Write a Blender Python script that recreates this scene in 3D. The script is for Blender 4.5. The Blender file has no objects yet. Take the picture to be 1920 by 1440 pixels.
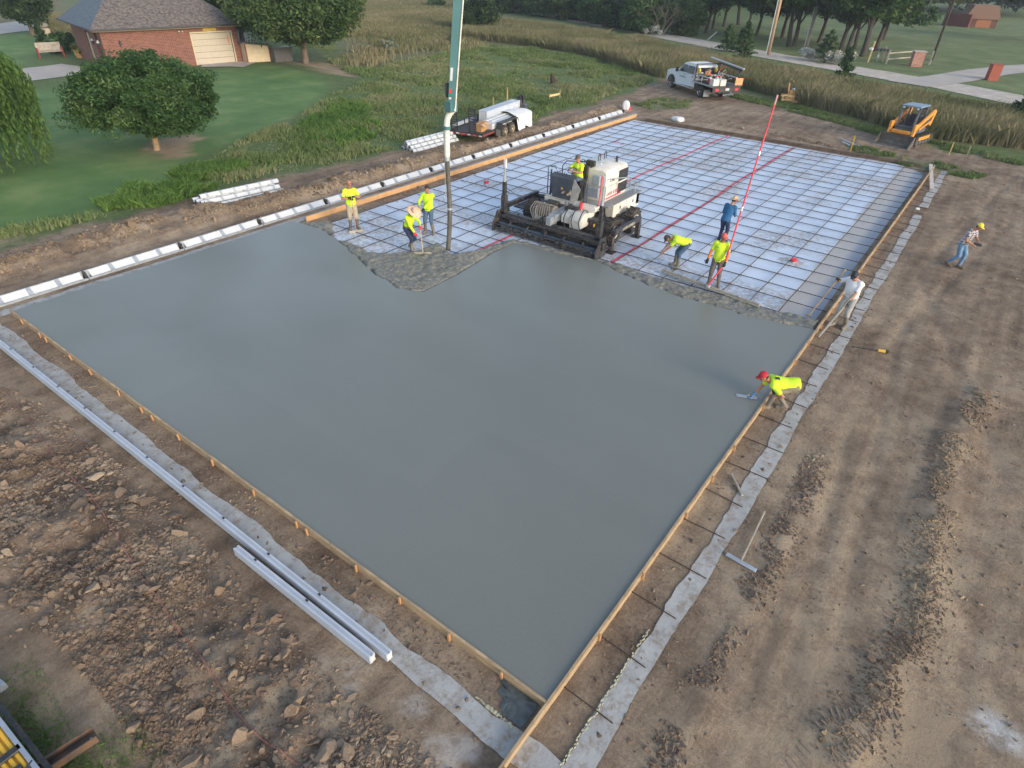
import bpy, math, random
import numpy as np
from mathutils import Vector, Matrix
random.seed(7); rng = np.random.default_rng(7)
SC = bpy.context.scene; COL = SC.collection
PI = math.pi
# ---------------------------------------------------------------- camera, sky, sun, exposure
RC = np.array([[0.798423, 0.60168, 0.022393], [-0.356036, 0.44181, 0.823433], [0.48555, -0.665421, 0.566971]])
CP = np.array([1.8487, -3.8401, 8.3751]); FP = 1168.47
cd = bpy.data.cameras.new('camera'); cam = bpy.data.objects.new('camera', cd); COL.objects.link(cam)
cd.sensor_width = 36; cd.lens = 36*FP/1920; cd.clip_end = 3000; cd.clip_start = 0.05
m4 = Matrix.Identity(4)
for i in range(3):
    for j in range(3): m4[i][j] = float(RC[j][i])
    m4[i][3] = float(CP[i])
cam.matrix_world = m4; SC.camera = cam
W = bpy.data.worlds.new('World'); SC.world = W; W.use_nodes = True
nt = W.node_tree; sky = nt.nodes.new('ShaderNodeTexSky'); sky.sky_type = 'NISHITA'; sky.sun_disc = False
SUN_AZ = math.atan2(-0.20, 1.0); SUN_EL = math.radians(15)         # low sun from the right, a little behind the camera
sky.sun_elevation = math.radians(24); sky.sun_rotation = PI/2-SUN_AZ
sky.air_density = 1.1; sky.dust_density = 1.5; sky.ozone_density = 1.0
bg = nt.nodes['Background']; bg.inputs[1].default_value = 0.15
hs_ = nt.nodes.new('ShaderNodeHueSaturation'); hs_.inputs['Saturation'].default_value = .78; nt.links.new(sky.outputs[0], hs_.inputs['Color']); nt.links.new(hs_.outputs[0], bg.inputs[0])   # thin high overcast: paler blue
sd = bpy.data.lights.new('sun', 'SUN'); sun = bpy.data.objects.new('sun', sd); COL.objects.link(sun)
sd.energy = 1.35; sd.angle = math.radians(20); sd.color = (1.0, 0.80, 0.58)
sdir = Vector((math.cos(SUN_AZ)*math.cos(SUN_EL), math.sin(SUN_AZ)*math.cos(SUN_EL), math.sin(SUN_EL)))
sun.rotation_euler = sdir.to_track_quat('Z', 'Y').to_euler(); sun.location = (30, -10, 30)
SC.view_settings.view_transform = 'Standard'; SC.view_settings.look = 'None'
SC.view_settings.exposure = 0.9; SC.view_settings.gamma = 1
G = -0.12                                                          # grade outside the slab; the slab top is 0

def P(px, py, z=G):                                                # photo pixel -> place on the level z
    d = RC.T @ np.array([px-960, -(py-720), -FP]); t = (z-CP[2])/d[2]
    return Vector((CP + d*t).tolist())
# ---------------------------------------------------------------- properties
def tag(o, label=None, cat=None, group=None, kind=None):
    if label: o['label'] = label
    if cat: o['category'] = cat
    if group: o['group'] = group
    if kind: o['kind'] = kind
    return o
def thing(name, label, cat, loc=(0, 0, 0), rz=0, group=None):
    o = bpy.data.objects.new(name, None); COL.objects.link(o); o.empty_display_size = .2
    o.location = loc; o.rotation_euler = (0, 0, rz); return tag(o, label, cat, group)
def copy_tree(o, parent=None, label=None):
    c = o.copy(); COL.objects.link(c); c.parent = parent
    if label: c['label'] = label
    for ch in list(o.children): copy_tree(ch, c)
    return c
# ---------------------------------------------------------------- materials
def L(m): return m.node_tree.links.new
def mat(name, col, rough=.7, metal=0, var=.12, scale=6, bump=0, bs=40, col2=None, dirt=0, spec=.5, stretch=None):
    m = bpy.data.materials.new(name); m.use_nodes = True; n = m.node_tree.nodes; b = n['Principled BSDF']; l = L(m)
    b.inputs['Roughness'].default_value = rough; b.inputs['Metallic'].default_value = metal
    b.inputs['Specular IOR Level'].default_value = spec
    tc = n.new('ShaderNodeTexCoord'); mp = n.new('ShaderNodeMapping'); l(tc.outputs['Object'], mp.inputs[0])
    if stretch: mp.inputs['Scale'].default_value = stretch
    nz = n.new('ShaderNodeTexNoise'); nz.inputs['Scale'].default_value = scale; nz.inputs['Detail'].default_value = 5
    l(mp.outputs[0], nz.inputs['Vector'])
    r = n.new('ShaderNodeValToRGB'); r.color_ramp.elements[0].position = .33; r.color_ramp.elements[1].position = .67
    c2 = col2 or [min(1, c*(1+var)) for c in col]; c1 = [c*(1-var) for c in col]
    r.color_ramp.elements[0].color = (*c1, 1); r.color_ramp.elements[1].color = (*c2, 1)
    l(nz.outputs[0], r.inputs[0]); out = r.outputs[0]
    if dirt:
        n2 = n.new('ShaderNodeTexNoise'); n2.inputs['Scale'].default_value = scale*1.7; n2.inputs['Detail'].default_value = 8; n2.inputs['Roughness'].default_value = .7
        l(mp.outputs[0], n2.inputs['Vector']); r2 = n.new('ShaderNodeValToRGB')
        r2.color_ramp.elements[0].position = .48; r2.color_ramp.elements[1].position = .66
        r2.color_ramp.elements[0].color = (0, 0, 0, 1); r2.color_ramp.elements[1].color = (dirt,)*3+(1,)
        l(n2.outputs[0], r2.inputs[0]); mx = n.new('ShaderNodeMixRGB'); l(r2.outputs[0], mx.inputs[0]); l(out, mx.inputs[1])
        mx.inputs[2].default_value = (.22, .17, .12, 1); out = mx.outputs[0]
    l(out, b.inputs['Base Color'])
    if bump:
        n3 = n.new('ShaderNodeTexNoise'); n3.inputs['Scale'].default_value = bs; n3.inputs['Detail'].default_value = 6
        l(mp.outputs[0], n3.inputs['Vector'])
        bp = n.new('ShaderNodeBump'); bp.inputs['Strength'].default_value = bump; bp.inputs['Distance'].default_value = .02
        l(n3.outputs[0], bp.inputs['Height']); l(bp.outputs[0], b.inputs['Normal'])
    return m
def leafmat(name, cols, rough=.6, trans=.25):                       # colour varies leaf by leaf (attribute rnd) and in large patches
    m = bpy.data.materials.new(name); m.use_nodes = True; n = m.node_tree.nodes; b = n['Principled BSDF']; l = L(m)
    a = n.new('ShaderNodeAttribute'); a.attribute_name = 'rnd'
    tc = n.new('ShaderNodeTexCoord'); nz = n.new('ShaderNodeTexNoise'); nz.inputs['Scale'].default_value = .35; l(tc.outputs['Object'], nz.inputs['Vector'])
    ad = n.new('ShaderNodeMath'); ad.operation = 'MULTIPLY_ADD'; l(nz.outputs[0], ad.inputs[0]); ad.inputs[1].default_value = 1.1; ad.inputs[2].default_value = -.55
    a2 = n.new('ShaderNodeMath'); a2.operation = 'ADD'; a2.use_clamp = True; l(ad.outputs[0], a2.inputs[0]); l(a.outputs['Fac'], a2.inputs[1])
    r = n.new('ShaderNodeValToRGB'); cr = r.color_ramp
    cr.elements[0].color = (*cols[0], 1); cr.elements[1].color = (*cols[-1], 1)
    for i, c in enumerate(cols[1:-1]):
        e = cr.elements.new((i+1)/(len(cols)-1)); e.color = (*c, 1)
    l(a2.outputs[0], r.inputs[0]); l(r.outputs[0], b.inputs['Base Color'])
    b.inputs['Roughness'].default_value = rough; b.inputs['Specular IOR Level'].default_value = .3
    if trans:
        t = n.new('ShaderNodeBsdfTranslucent'); l(r.outputs[0], t.inputs[0]); mx = n.new('ShaderNodeMixShader'); mx.inputs[0].default_value = trans
        l(b.outputs[0], mx.inputs[1]); l(t.outputs[0], mx.inputs[2]); l(mx.outputs[0], n['Material Output'].inputs[0])
    return m
# ---------------------------------------------------------------- mesh helpers
class MB:
    def __init__(s): s.v = []; s.f = []
    def add(s, vs, fs):
        o = len(s.v); s.v += [tuple(v) for v in vs]; s.f += [tuple(i+o for i in f) for f in fs]; return s
    def box(s, c, d, M=None, bev=0):
        x, y, z = (k/2 for k in d); vs = []
        if bev:
            b = min(bev, x*.45, y*.45, z*.45); sg = [(-1, -1, -1), (1, -1, -1), (1, 1, -1), (-1, 1, -1), (-1, -1, 1), (1, -1, 1), (1, 1, 1), (-1, 1, 1)]
            for (a, e, g) in sg: vs += [(a*(x-b), e*(y-b), g*z), (a*(x-b), e*y, g*(z-b)), (a*x, e*(y-b), g*(z-b))]
            fs = []
            def q(ax, sgn):
                idx = [k for k in range(8) if sg[k][ax] == sgn]; off = {2: 0, 1: 1, 0: 2}[ax]
                o = [a for a in range(3) if a != ax]; idx.sort(key=lambda k: math.atan2(sg[k][o[1]], sg[k][o[0]])); fs.append(tuple(k*3+off for k in idx))
            for ax in range(3):
                for sgn in (-1, 1): q(ax, sgn)
            for i in range(8):
                fs.append((i*3, i*3+1, i*3+2))
                for j in range(i+1, 8):
                    df = [a for a in range(3) if sg[i][a] != sg[j][a]]
                    if len(df) == 1:
                        ot = [{2: 0, 1: 1, 0: 2}[a] for a in range(3) if a != df[0]]
                        fs.append((i*3+ot[0], i*3+ot[1], j*3+ot[1], j*3+ot[0]))
        else:
            vs = [(-x, -y, -z), (x, -y, -z), (x, y, -z), (-x, y, -z), (-x, -y, z), (x, -y, z), (x, y, z), (-x, y, z)]
            fs = [(0, 3, 2, 1), (4, 5, 6, 7), (0, 1, 5, 4), (1, 2, 6, 5), (2, 3, 7, 6), (3, 0, 4, 7)]
        if M is not None: vs = [tuple((M.to_3x3() if len(M) == 4 else M) @ Vector(v)) for v in vs]
        return s.add([(v[0]+c[0], v[1]+c[1], v[2]+c[2]) for v in vs], fs)
    def bb(s, x0, x1, y0, y1, z0, z1, bev=0): return s.box(((x0+x1)/2, (y0+y1)/2, (z0+z1)/2), (abs(x1-x0), abs(y1-y0), abs(z1-z0)), None, bev)
    def bar(s, a, b, w, h, bev=0, up=(0, 0, 1)):                    # box beam from a to b
        a = Vector(a); b = Vector(b); d = b-a; X = d.normalized(); U = Vector(up)
        if abs(X.dot(U)) > .98: U = Vector((0, 1, 0))
        Y = U.cross(X).normalized(); Z = X.cross(Y)
        return s.box((a+b)/2, (d.length, w, h), Matrix((X, Y, Z)).transposed(), bev)
    def tube(s, pts, r, n=8, cap=True):
        pts = [Vector(p) for p in pts]; k = len(pts); rs = r if isinstance(r, (list, tuple)) else [r]*k
        vs = []; pu = None
        for i, p in enumerate(pts):
            t = (pts[min(i+1, k-1)]-pts[max(i-1, 0)]).normalized()
            u = (pu - t*pu.dot(t)) if pu is not None else t.orthogonal()
            if u.length < 1e-5: u = t.orthogonal()
            u.normalize(); pu = u; w = t.cross(u)
            for j in range(n):
                a = 2*PI*j/n; vs.append(p+(u*math.cos(a)+w*math.sin(a))*rs[i])
        fs = [(i*n+j, i*n+(j+1) % n, (i+1)*n+(j+1) % n, (i+1)*n+j) for i in range(k-1) for j in range(n)]
        if cap: fs += [tuple(range(n-1, -1, -1)), tuple(range((k-1)*n, k*n))]
        return s.add(vs, fs)
    def cyl(s, a, b, r, n=16, r2=None): return s.tube([a, b], [r, r if r2 is None else r2], n)
    def cap(s, a, ra, b, rb, n=12, m=4):                            # round cone, closed
        a = Vector(a); b = Vector(b); d = (b-a); ln = d.length or 1e-4; t = d/ln; pts = []; rr = []
        for i in range(m): an = PI/2*(i/m); pts.append(a-t*ra*math.cos(an)*.999); rr.append(max(ra*math.sin(an), .0015))
        pts.append(a); rr.append(ra); pts.append(b); rr.append(rb)
        for i in range(1, m+1): an = PI/2*(i/m); pts.append(b+t*rb*math.sin(an)*.999); rr.append(max(rb*math.cos(an), .0015))
        return s.tube(pts, rr, n)
    def ell(s, c, r, M=None, n=14, m=9):
        vs = []; fs = []
        for i in range(m+1):
            th = PI*i/m
            for j in range(n):
                a = 2*PI*j/n; v = Vector((r[0]*math.sin(th)*math.cos(a), r[1]*math.sin(th)*math.sin(a), -r[2]*math.cos(th)))
                if M is not None: v = M @ v
                vs.append(v+Vector(c))
        for i in range(m):
            for j in range(n): fs.append((i*n+j, i*n+(j+1) % n, (i+1)*n+(j+1) % n, (i+1)*n+j))
        return s.add(vs, fs)
    def loft(s, st, n=16):                                          # st: (centre, right, fwd, rx, ry)
        vs = []
        for c, X, Y, rx, ry in st:
            for j in range(n): a = 2*PI*j/n; vs.append(Vector(c)+Vector(X)*rx*math.cos(a)+Vector(Y)*ry*math.sin(a))
        k = len(st); fs = [(i*n+j, i*n+(j+1) % n, (i+1)*n+(j+1) % n, (i+1)*n+j) for i in range(k-1) for j in range(n)]
        fs += [tuple(range(n-1, -1, -1)), tuple(range((k-1)*n, k*n))]
        return s.add(vs, fs)
    def prism(s, poly, z0, z1, axis='z', M=None):                    # poly extruded along an axis
        n = len(poly); mk = {'z': lambda p, q: (p[0], p[1], q), 'y': lambda p, q: (p[0], q, p[1]), 'x': lambda p, q: (q, p[0], p[1])}[axis]
        vs = [mk(p, z0) for p in poly]+[mk(p, z1) for p in poly]
        fs = [tuple(range(n-1, -1, -1)), tuple(range(n, 2*n))]+[(i, (i+1) % n, n+(i+1) % n, n+i) for i in range(n)]
        return s.add(vs, fs)
    def wheel(s, c, ax, prof, n=28):                                 # prof (radius, offset along axis)
        c = Vector(c); A = Vector(ax).normalized(); U = A.orthogonal().normalized(); V = A.cross(U); k = len(prof)
        vs = [c+A*o+(U*math.cos(2*PI*j/n)+V*math.sin(2*PI*j/n))*r for r, o in prof for j in range(n)]
        fs = [(i*n+j, i*n+(j+1) % n, (i+1)*n+(j+1) % n, (i+1)*n+j) for i in range(k-1) for j in range(n)]
        fs += [tuple(range(n-1, -1, -1)), tuple(range((k-1)*n, k*n))]
        return s.add(vs, fs)
    def build(s, name, m, parent=None, smooth=False, at=None):
        me = bpy.data.meshes.new(name); off = Vector(at) if at is not None else None
        me.from_pydata([tuple(Vector(v)-off) for v in s.v] if off else s.v, [], s.f)
        import bmesh
        b = bmesh.new(); b.from_mesh(me); bmesh.ops.recalc_face_normals(b, faces=b.faces); b.to_mesh(me); b.free()
        if smooth:
            me.polygons.foreach_set('use_smooth', [True]*len(me.polygons))
            if smooth == 'auto': me.set_sharp_from_angle(angle=math.radians(35))
        if m: me.materials.append(m)
        o = bpy.data.objects.new(name, me); COL.objects.link(o)
        if parent: o.parent = parent
        if off: o.location = off
        return o
def npmesh(name, V, F, m, parent=None, attrs=None, smooth=False):    # F (n,k) int array
    me = bpy.data.meshes.new(name); k = F.shape[1]
    me.vertices.add(len(V)); me.vertices.foreach_set('co', np.ascontiguousarray(V, dtype=np.float32).ravel())
    me.loops.add(F.size); me.loops.foreach_set('vertex_index', np.ascontiguousarray(F, dtype=np.int32).ravel())
    me.polygons.add(len(F)); me.polygons.foreach_set('loop_start', np.arange(0, F.size, k, dtype=np.int32))
    me.update(calc_edges=True)
    me.polygons.foreach_set('use_smooth', np.full(len(F), bool(smooth)))
    for an, (tp, arr) in (attrs or {}).items():
        a = me.attributes.new(an, tp, 'POINT'); a.data.foreach_set('value' if tp == 'FLOAT' else 'color', np.ascontiguousarray(arr, dtype=np.float32).ravel())
    if m: me.materials.append(m)
    o = bpy.data.objects.new(name, me); COL.objects.link(o)
    if parent: o.parent = parent
    return o
def text(name, s, size, m, parent, loc, rot, ext=.004, align='CENTER'):
    c = bpy.data.curves.new(name, 'FONT'); c.body = s; c.size = size; c.extrude = ext; c.align_x = align; c.align_y = 'CENTER'; c.resolution_u = 2
    t = bpy.data.objects.new(name, c); COL.objects.link(t); dg = bpy.context.evaluated_depsgraph_get()
    me = bpy.data.meshes.new_from_object(t.evaluated_get(dg)); bpy.data.objects.remove(t); me.materials.clear(); me.materials.append(m)
    o = bpy.data.objects.new(name, me); COL.objects.link(o); o.parent = parent; o.location = loc; o.rotation_euler = rot; return o
def vn(x, y, seed=0):                                                # value noise 0..1
    xi = np.floor(x).astype(np.int64); yi = np.floor(y).astype(np.int64); fx = x-xi; fy = y-yi; fx = fx*fx*(3-2*fx); fy = fy*fy*(3-2*fy)
    def h(a, b):
        n = (a*374761393+b*668265263+seed*1442695041) & 0xffffffff; n = ((n ^ (n >> 13))*1274126177) & 0xffffffff; return ((n ^ (n >> 16)) & 0xffff)/65535.
    return (h(xi, yi)*(1-fx)+h(xi+1, yi)*fx)*(1-fy)+(h(xi, yi+1)*(1-fx)+h(xi+1, yi+1)*fx)*fy
def fbm(x, y, s, o=4, seed=0):
    r = 0; a = .5; t = 0
    for i in range(o): r = r+a*vn(x*s+i*17.3, y*s-i*9.1, seed+i); t += a; a *= .55; s *= 2.1
    return r/t
def sdist(X, Y, poly):                                               # signed distance to a polygon (inside > 0)
    pts = np.array([[p[0], p[1]] for p in poly]); d = np.full(X.shape, 1e9); ins = np.zeros(X.shape, bool)
    for i in range(len(pts)):
        a = pts[i]; b = pts[(i+1) % len(pts)]; e = b-a; t = np.clip(((X-a[0])*e[0]+(Y-a[1])*e[1])/max(e@e, 1e-9), 0, 1)
        d = np.minimum(d, np.hypot(X-a[0]-t*e[0], Y-a[1]-t*e[1]))
        c = ((a[1] > Y) != (b[1] > Y)) & (X < (b[0]-a[0])*(Y-a[1])/((b[1]-a[1]) or 1e-9)+a[0]); ins ^= c
    return np.where(ins, d, -d)
def ldist(X, Y, line):
    pts = np.array([[p[0], p[1]] for p in line]); d = np.full(X.shape, 1e9)
    for i in range(len(pts)-1):
        a = pts[i]; b = pts[i+1]; e = b-a; t = np.clip(((X-a[0])*e[0]+(Y-a[1])*e[1])/max(e@e, 1e-9), 0, 1)
        d = np.minimum(d, np.hypot(X-a[0]-t*e[0], Y-a[1]-t*e[1]))
    return d
def PP(*pts): return [P(*p) for p in pts]
def ss(x, a, b): t = np.clip((x-a)/(b-a), 0, 1); return t*t*(3-2*t)
#@@GROUND
# ================================================================ GROUND
LAWN = PP((-420, 560), (0, 430), (60, 418), (170, 402), (300, 352), (350, 305), (400, 282), (480, 250), (560, 215), (600, 190), (612, 160), (600, 140), (520, 122), (430, 122), (380, 128), (250, 135), (100, 160), (0, 190), (-400, 200))
LAWN2 = PP((-500, 150), (0, 130), (60, 112), (110, 102), (170, 85), (140, 72), (85, 62), (60, 40), (0, 55), (-400, 70))
DIRT = PP((-320, 540), (-100, 500), (0, 470), (100, 443), (200, 418), (320, 388), (400, 358), (500, 336), (600, 316), (675, 298), (747, 283), (820, 268), (900, 256), (985, 238), (1040, 210), (1100, 203), (1140, 186), (1190, 170), (1218, 158), (1240, 148), (1320, 150), (1400, 176), (1440, 190), (1520, 210), (1600, 236), (1700, 264), (1780, 284), (1850, 294), (1920, 308), (2300, 400), (2700, 900), (2500, 1500), (900, 1900), (-60, 1700), (-60, 1260), (-200, 1150), (-500, 800))
PATCH = [PP((1180, 194), (1240, 184), (1300, 190), (1290, 206), (1220, 206)), PP((0, 1245), (45, 1330), (110, 1390), (190, 1440), (120, 1500), (-60, 1500), (-60, 1250)),
         PP((1590, 272), (1760, 305), (1850, 330), (1830, 338), (1720, 318), (1600, 285)), PP((1330, 172), (1450, 185), (1700, 255), (1920, 302), (1920, 312), (1700, 268), (1500, 214), (1400, 190))]
BROWN = PP((860, 72), (1000, 88), (1100, 104), (1180, 132), (1235, 146), (1330, 150), (1400, 168), (1500, 196), (1600, 220), (1720, 258), (1800, 268), (1960, 286), (2300, 330), (2300, 268), (1930, 230), (1640, 176), (1400, 130), (1290, 106), (1200, 84), (1050, 60), (930, 44), (870, 58))
MEAD = PP((470, -15), (520, 30), (610, 60), (650, 90), (652, 128), (700, 128), (760, 110), (830, 100), (900, 95), (940, 60), (930, 0), (800, -18), (640, -15))
RIDGE1 = PP((1215, 1480), (1300, 1310), (1345, 1200), (1400, 1120), (1430, 1075), (1470, 1000), (1505, 930), (1540, 850))
RIDGE2 = PP((1570, 1400), (1640, 1330), (1680, 1250), (1715, 1190), (1738, 1090), (1750, 980), (1765, 900), (1790, 830), (1818, 790), (1832, 740))
RIDGE3 = PP((-60, 530), (60, 490), (180, 452), (330, 415), (470, 392), (560, 372), (640, 345), (720, 328), (800, 302), (900, 282), (1000, 256), (1100, 226), (1165, 205))
RIDGE4 = PP((1205, 212), (1330, 236), (1480, 262), (1600, 285), (1700, 305))
CLODS = PP((0, 725), (60, 745), (200, 850), (330, 960), (440, 1070), (560, 1200), (640, 1290), (780, 1400), (860, 1460), (700, 1560), (350, 1560), (290, 1440), (190, 1300), (90, 1190), (0, 1120), (-150, 950))
def height(X, Y):
    in_slab = sdist(X, Y, [(-19.6, -1.15), (.95, -1.15), (.95, 35.6), (-19.6, 38)])
    z = np.full(X.shape, G)
    site = ss(sdist(X, Y, DIRT), -1.0, .8)
    out = ss(-in_slab, .05, .7)
    z += out*((fbm(X, Y, .25, 3, 3)-.5)*.10+(fbm(X, Y, 1.6, 3, 9)-.5)*.05*site)
    for rd, wd, hh, sd_ in ((RIDGE1, .26, .08, 1), (RIDGE2, .32, .10, 5), (RIDGE3, .95, .30, 8), (RIDGE4, .7, .16, 12)):
        d = ldist(X, Y, rd)+(fbm(X, Y, 1.3, 3, sd_)-.5)*wd*1.3
        z += out*np.exp(-(d/wd)**2)*hh*(.35+1.1*fbm(X, Y, 2.5, 3, sd_+1))
    c = ss(sdist(X, Y, CLODS), -.4, .9)*out
    z += c*((fbm(X, Y, 1.1, 4, 21)-.42)*.35+(fbm(X, Y, 4.5, 3, 22)-.5)*.16)
    z += site*out*(fbm(X, Y, 5, 3, 33)-.5)*(.03+.07*c)
    for (a, b, w, dp) in TRACKS:                                       # wheel ruts
        d = ldist(X, Y, [a, b])+(fbm(X, Y, .5, 2, 44)-.5)*.25
        z -= out*np.exp(-(d/w)**2)*dp
    z -= .35*ss(sdist(X, Y, [(-16.8, .5), (-.5, .5), (-.5, 34.3), (-16.8, 34.3)]), 0, .25)
    far = np.hypot(X+10, Y-15)
    z += ss(far, 60, 300)*(fbm(X, Y, .012, 2, 60)-.6)*3.0
    return z
def _t(a, b): return (P(*a), P(*b))
TRACKS = [_t((0, 520), (560, 350))+(.18, .06), _t((0, 485), (600, 330))+(.18, .07), _t((560, 350), (1150, 190))+(.18, .06), _t((600, 330), (1000, 232))+(.16, .05),
          _t((1480, 1250), (1640, 600))+(.12, .03), _t((1560, 1250), (1690, 600))+(.12, .03), _t((1400, 1300), (1560, 800))+(.1, .02),
          _t((1640, 600), (1900, 330))+(.15, .03), _t((1690, 620), (1960, 350))+(.15, .03), _t((1880, 900), (1720, 520))+(.14, .03),
          _t((0, 1080), (260, 1440))+(.1, .05), _t((60, 1090), (330, 1440))+(.1, .05), _t((1300, 215), (1900, 330))+(.16, .03), _t((1250, 200), (1900, 315))+(.16, .03)]
def axis(lo, hi, fine, f0, f1, g=1.16, ff=None):
    a = [f0]
    while a[-1] < f1: a.append(a[-1]+(ff(a[-1]) if ff else fine))
    s = fine
    while a[-1] < hi: s *= g; a.append(a[-1]+s)
    s = fine; b = [f0]
    while b[-1] > lo: s *= g; b.append(b[-1]-s)
    return np.array(b[:0:-1]+a)
xs = axis(-800, 500, .14, -33, 7.5, ff=lambda v: .09 if v > -13 else .16)
ys = axis(-120, 900, .14, -6.5, 50, ff=lambda v: .085 if v < 14 else .17)
GX, GY = np.meshgrid(xs, ys); GZ = height(GX, GY)
nx, ny = len(xs), len(ys); ii = np.arange(nx*ny).reshape(ny, nx)
GF = np.stack([ii[:-1, :-1].ravel(), ii[:-1, 1:].ravel(), ii[1:, 1:].ravel(), ii[1:, :-1].ravel()], 1)
dirt = sdist(GX, GY, DIRT)
wob = (fbm(GX, GY, .9, 4, 71)-.5)
grass = ss(-dirt+wob*1.6, -.5, .5)
for p in PATCH: grass = np.maximum(grass, ss(sdist(GX, GY, p)+wob*1.2, -.3, .9)*.75)
lawn = np.maximum(ss(sdist(GX, GY, LAWN)+wob*1.0, -.4, .5), ss(sdist(GX, GY, LAWN2), -1, 1))
farlawn = ss(sdist(GX, GY, PP((1240, 92), (1500, 112), (1760, 155), (1960, 190), (2400, 200), (2300, 20), (1640, 30), (1300, 40))), -1, 1)
lawn = np.maximum(lawn, farlawn)
tan = np.maximum(ss(sdist(GX, GY, BROWN)+wob*2, -1, 1), ss(sdist(GX, GY, MEAD)+wob*4, -4, 3)*.85)
tan = np.maximum(tan, farlawn*.45)
tan = np.maximum(tan, ss(sdist(GX, GY, PP((60, 50), (140, 70), (160, 40), (140, 0), (60, -15), (-300, 10), (-300, 40)))+wob*4, -3, 3)*.8)*(1-lawn*(1-farlawn))
# bare patches in the grass: under the round tree and the oak, beside the track
bare = ss(sdist(GX, GY, PP((262, 272), (300, 262), (360, 252), (382, 262), (350, 290), (310, 297), (285, 290)))+wob*1.5, -.4, .5)
bare = np.maximum(bare, ss(sdist(GX, GY, PP((535, 118), (600, 112), (650, 128), (672, 138), (655, 142), (600, 132), (560, 124)))+wob*2.5, -.6, .8))
bare = np.maximum(bare, ss(sdist(GX, GY, PP((0, 425), (60, 418), (90, 425), (60, 450), (0, 465), (-100, 480)))+wob*1.8, -.3, 1.0)*.8)
grass = grass*(1-bare)
pale = .5+(fbm(GX, GY, .5, 4, 81)-.5)*.55+(fbm(GX, GY, 3.0, 3, 82)-.5)*.35
cl = ss(sdist(GX, GY, CLODS), -.6, .6)
pale = pale+cl*((fbm(GX, GY, 1.4, 4, 90)-.5)*.9+(fbm(GX, GY, 5, 2, 92)-.5)*.5-.04)
for rd, wd in ((RIDGE3, 1.0), (RIDGE2, .35), (RIDGE1, .3)): pale = pale+.35*np.exp(-(ldist(GX, GY, rd)/wd)**2)*(fbm(GX, GY, 1.4, 3, 95)*1.8-.45)
pale = pale+.16*ss(GX, .9, 2.0)*ss(GY, 18, 2)+bare*.35
for (a, b, w, dp) in TRACKS: pale = pale+.13*np.exp(-(ldist(GX, GY, [a, b])/(w*1.3))**2)*(vn(GX*.8, GY*.8, 7)-.35)
road_dark = np.exp(-(ldist(GX, GY, PP((0, 505), (180, 440), (560, 350), (760, 300), (1000, 235)))/1.0)**2)
moist = np.clip(fbm(GX, GY, .35, 3, 55)*.9-.2+road_dark*.35, 0, 1)
white = ss(sdist(GX, GY, PP((1810, 1340), (1850, 1335), (1920, 1385), (1925, 1420), (1860, 1400)))+wob*.5, -.12, .2)
gy_ = ss(sdist(GX, GY, PP((600, 1230), (720, 1250), (880, 1360), (1000, 1440), (900, 1500), (700, 1380)))+wob*.8, -.25, .3)*.45   # grey grit by the strip
white = np.maximum(white, gy_*ss(fbm(GX, GY, 2.2, 3, 99), .5, .62))
nearf = ss(np.hypot(GX-CP[0], GY-CP[1]), 40, 14)
A1 = np.stack([grass, lawn, tan, np.ones_like(tan)], -1); A2 = np.stack([np.clip(pale, 0, 1), moist, white, np.ones_like(tan)], -1)
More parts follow.
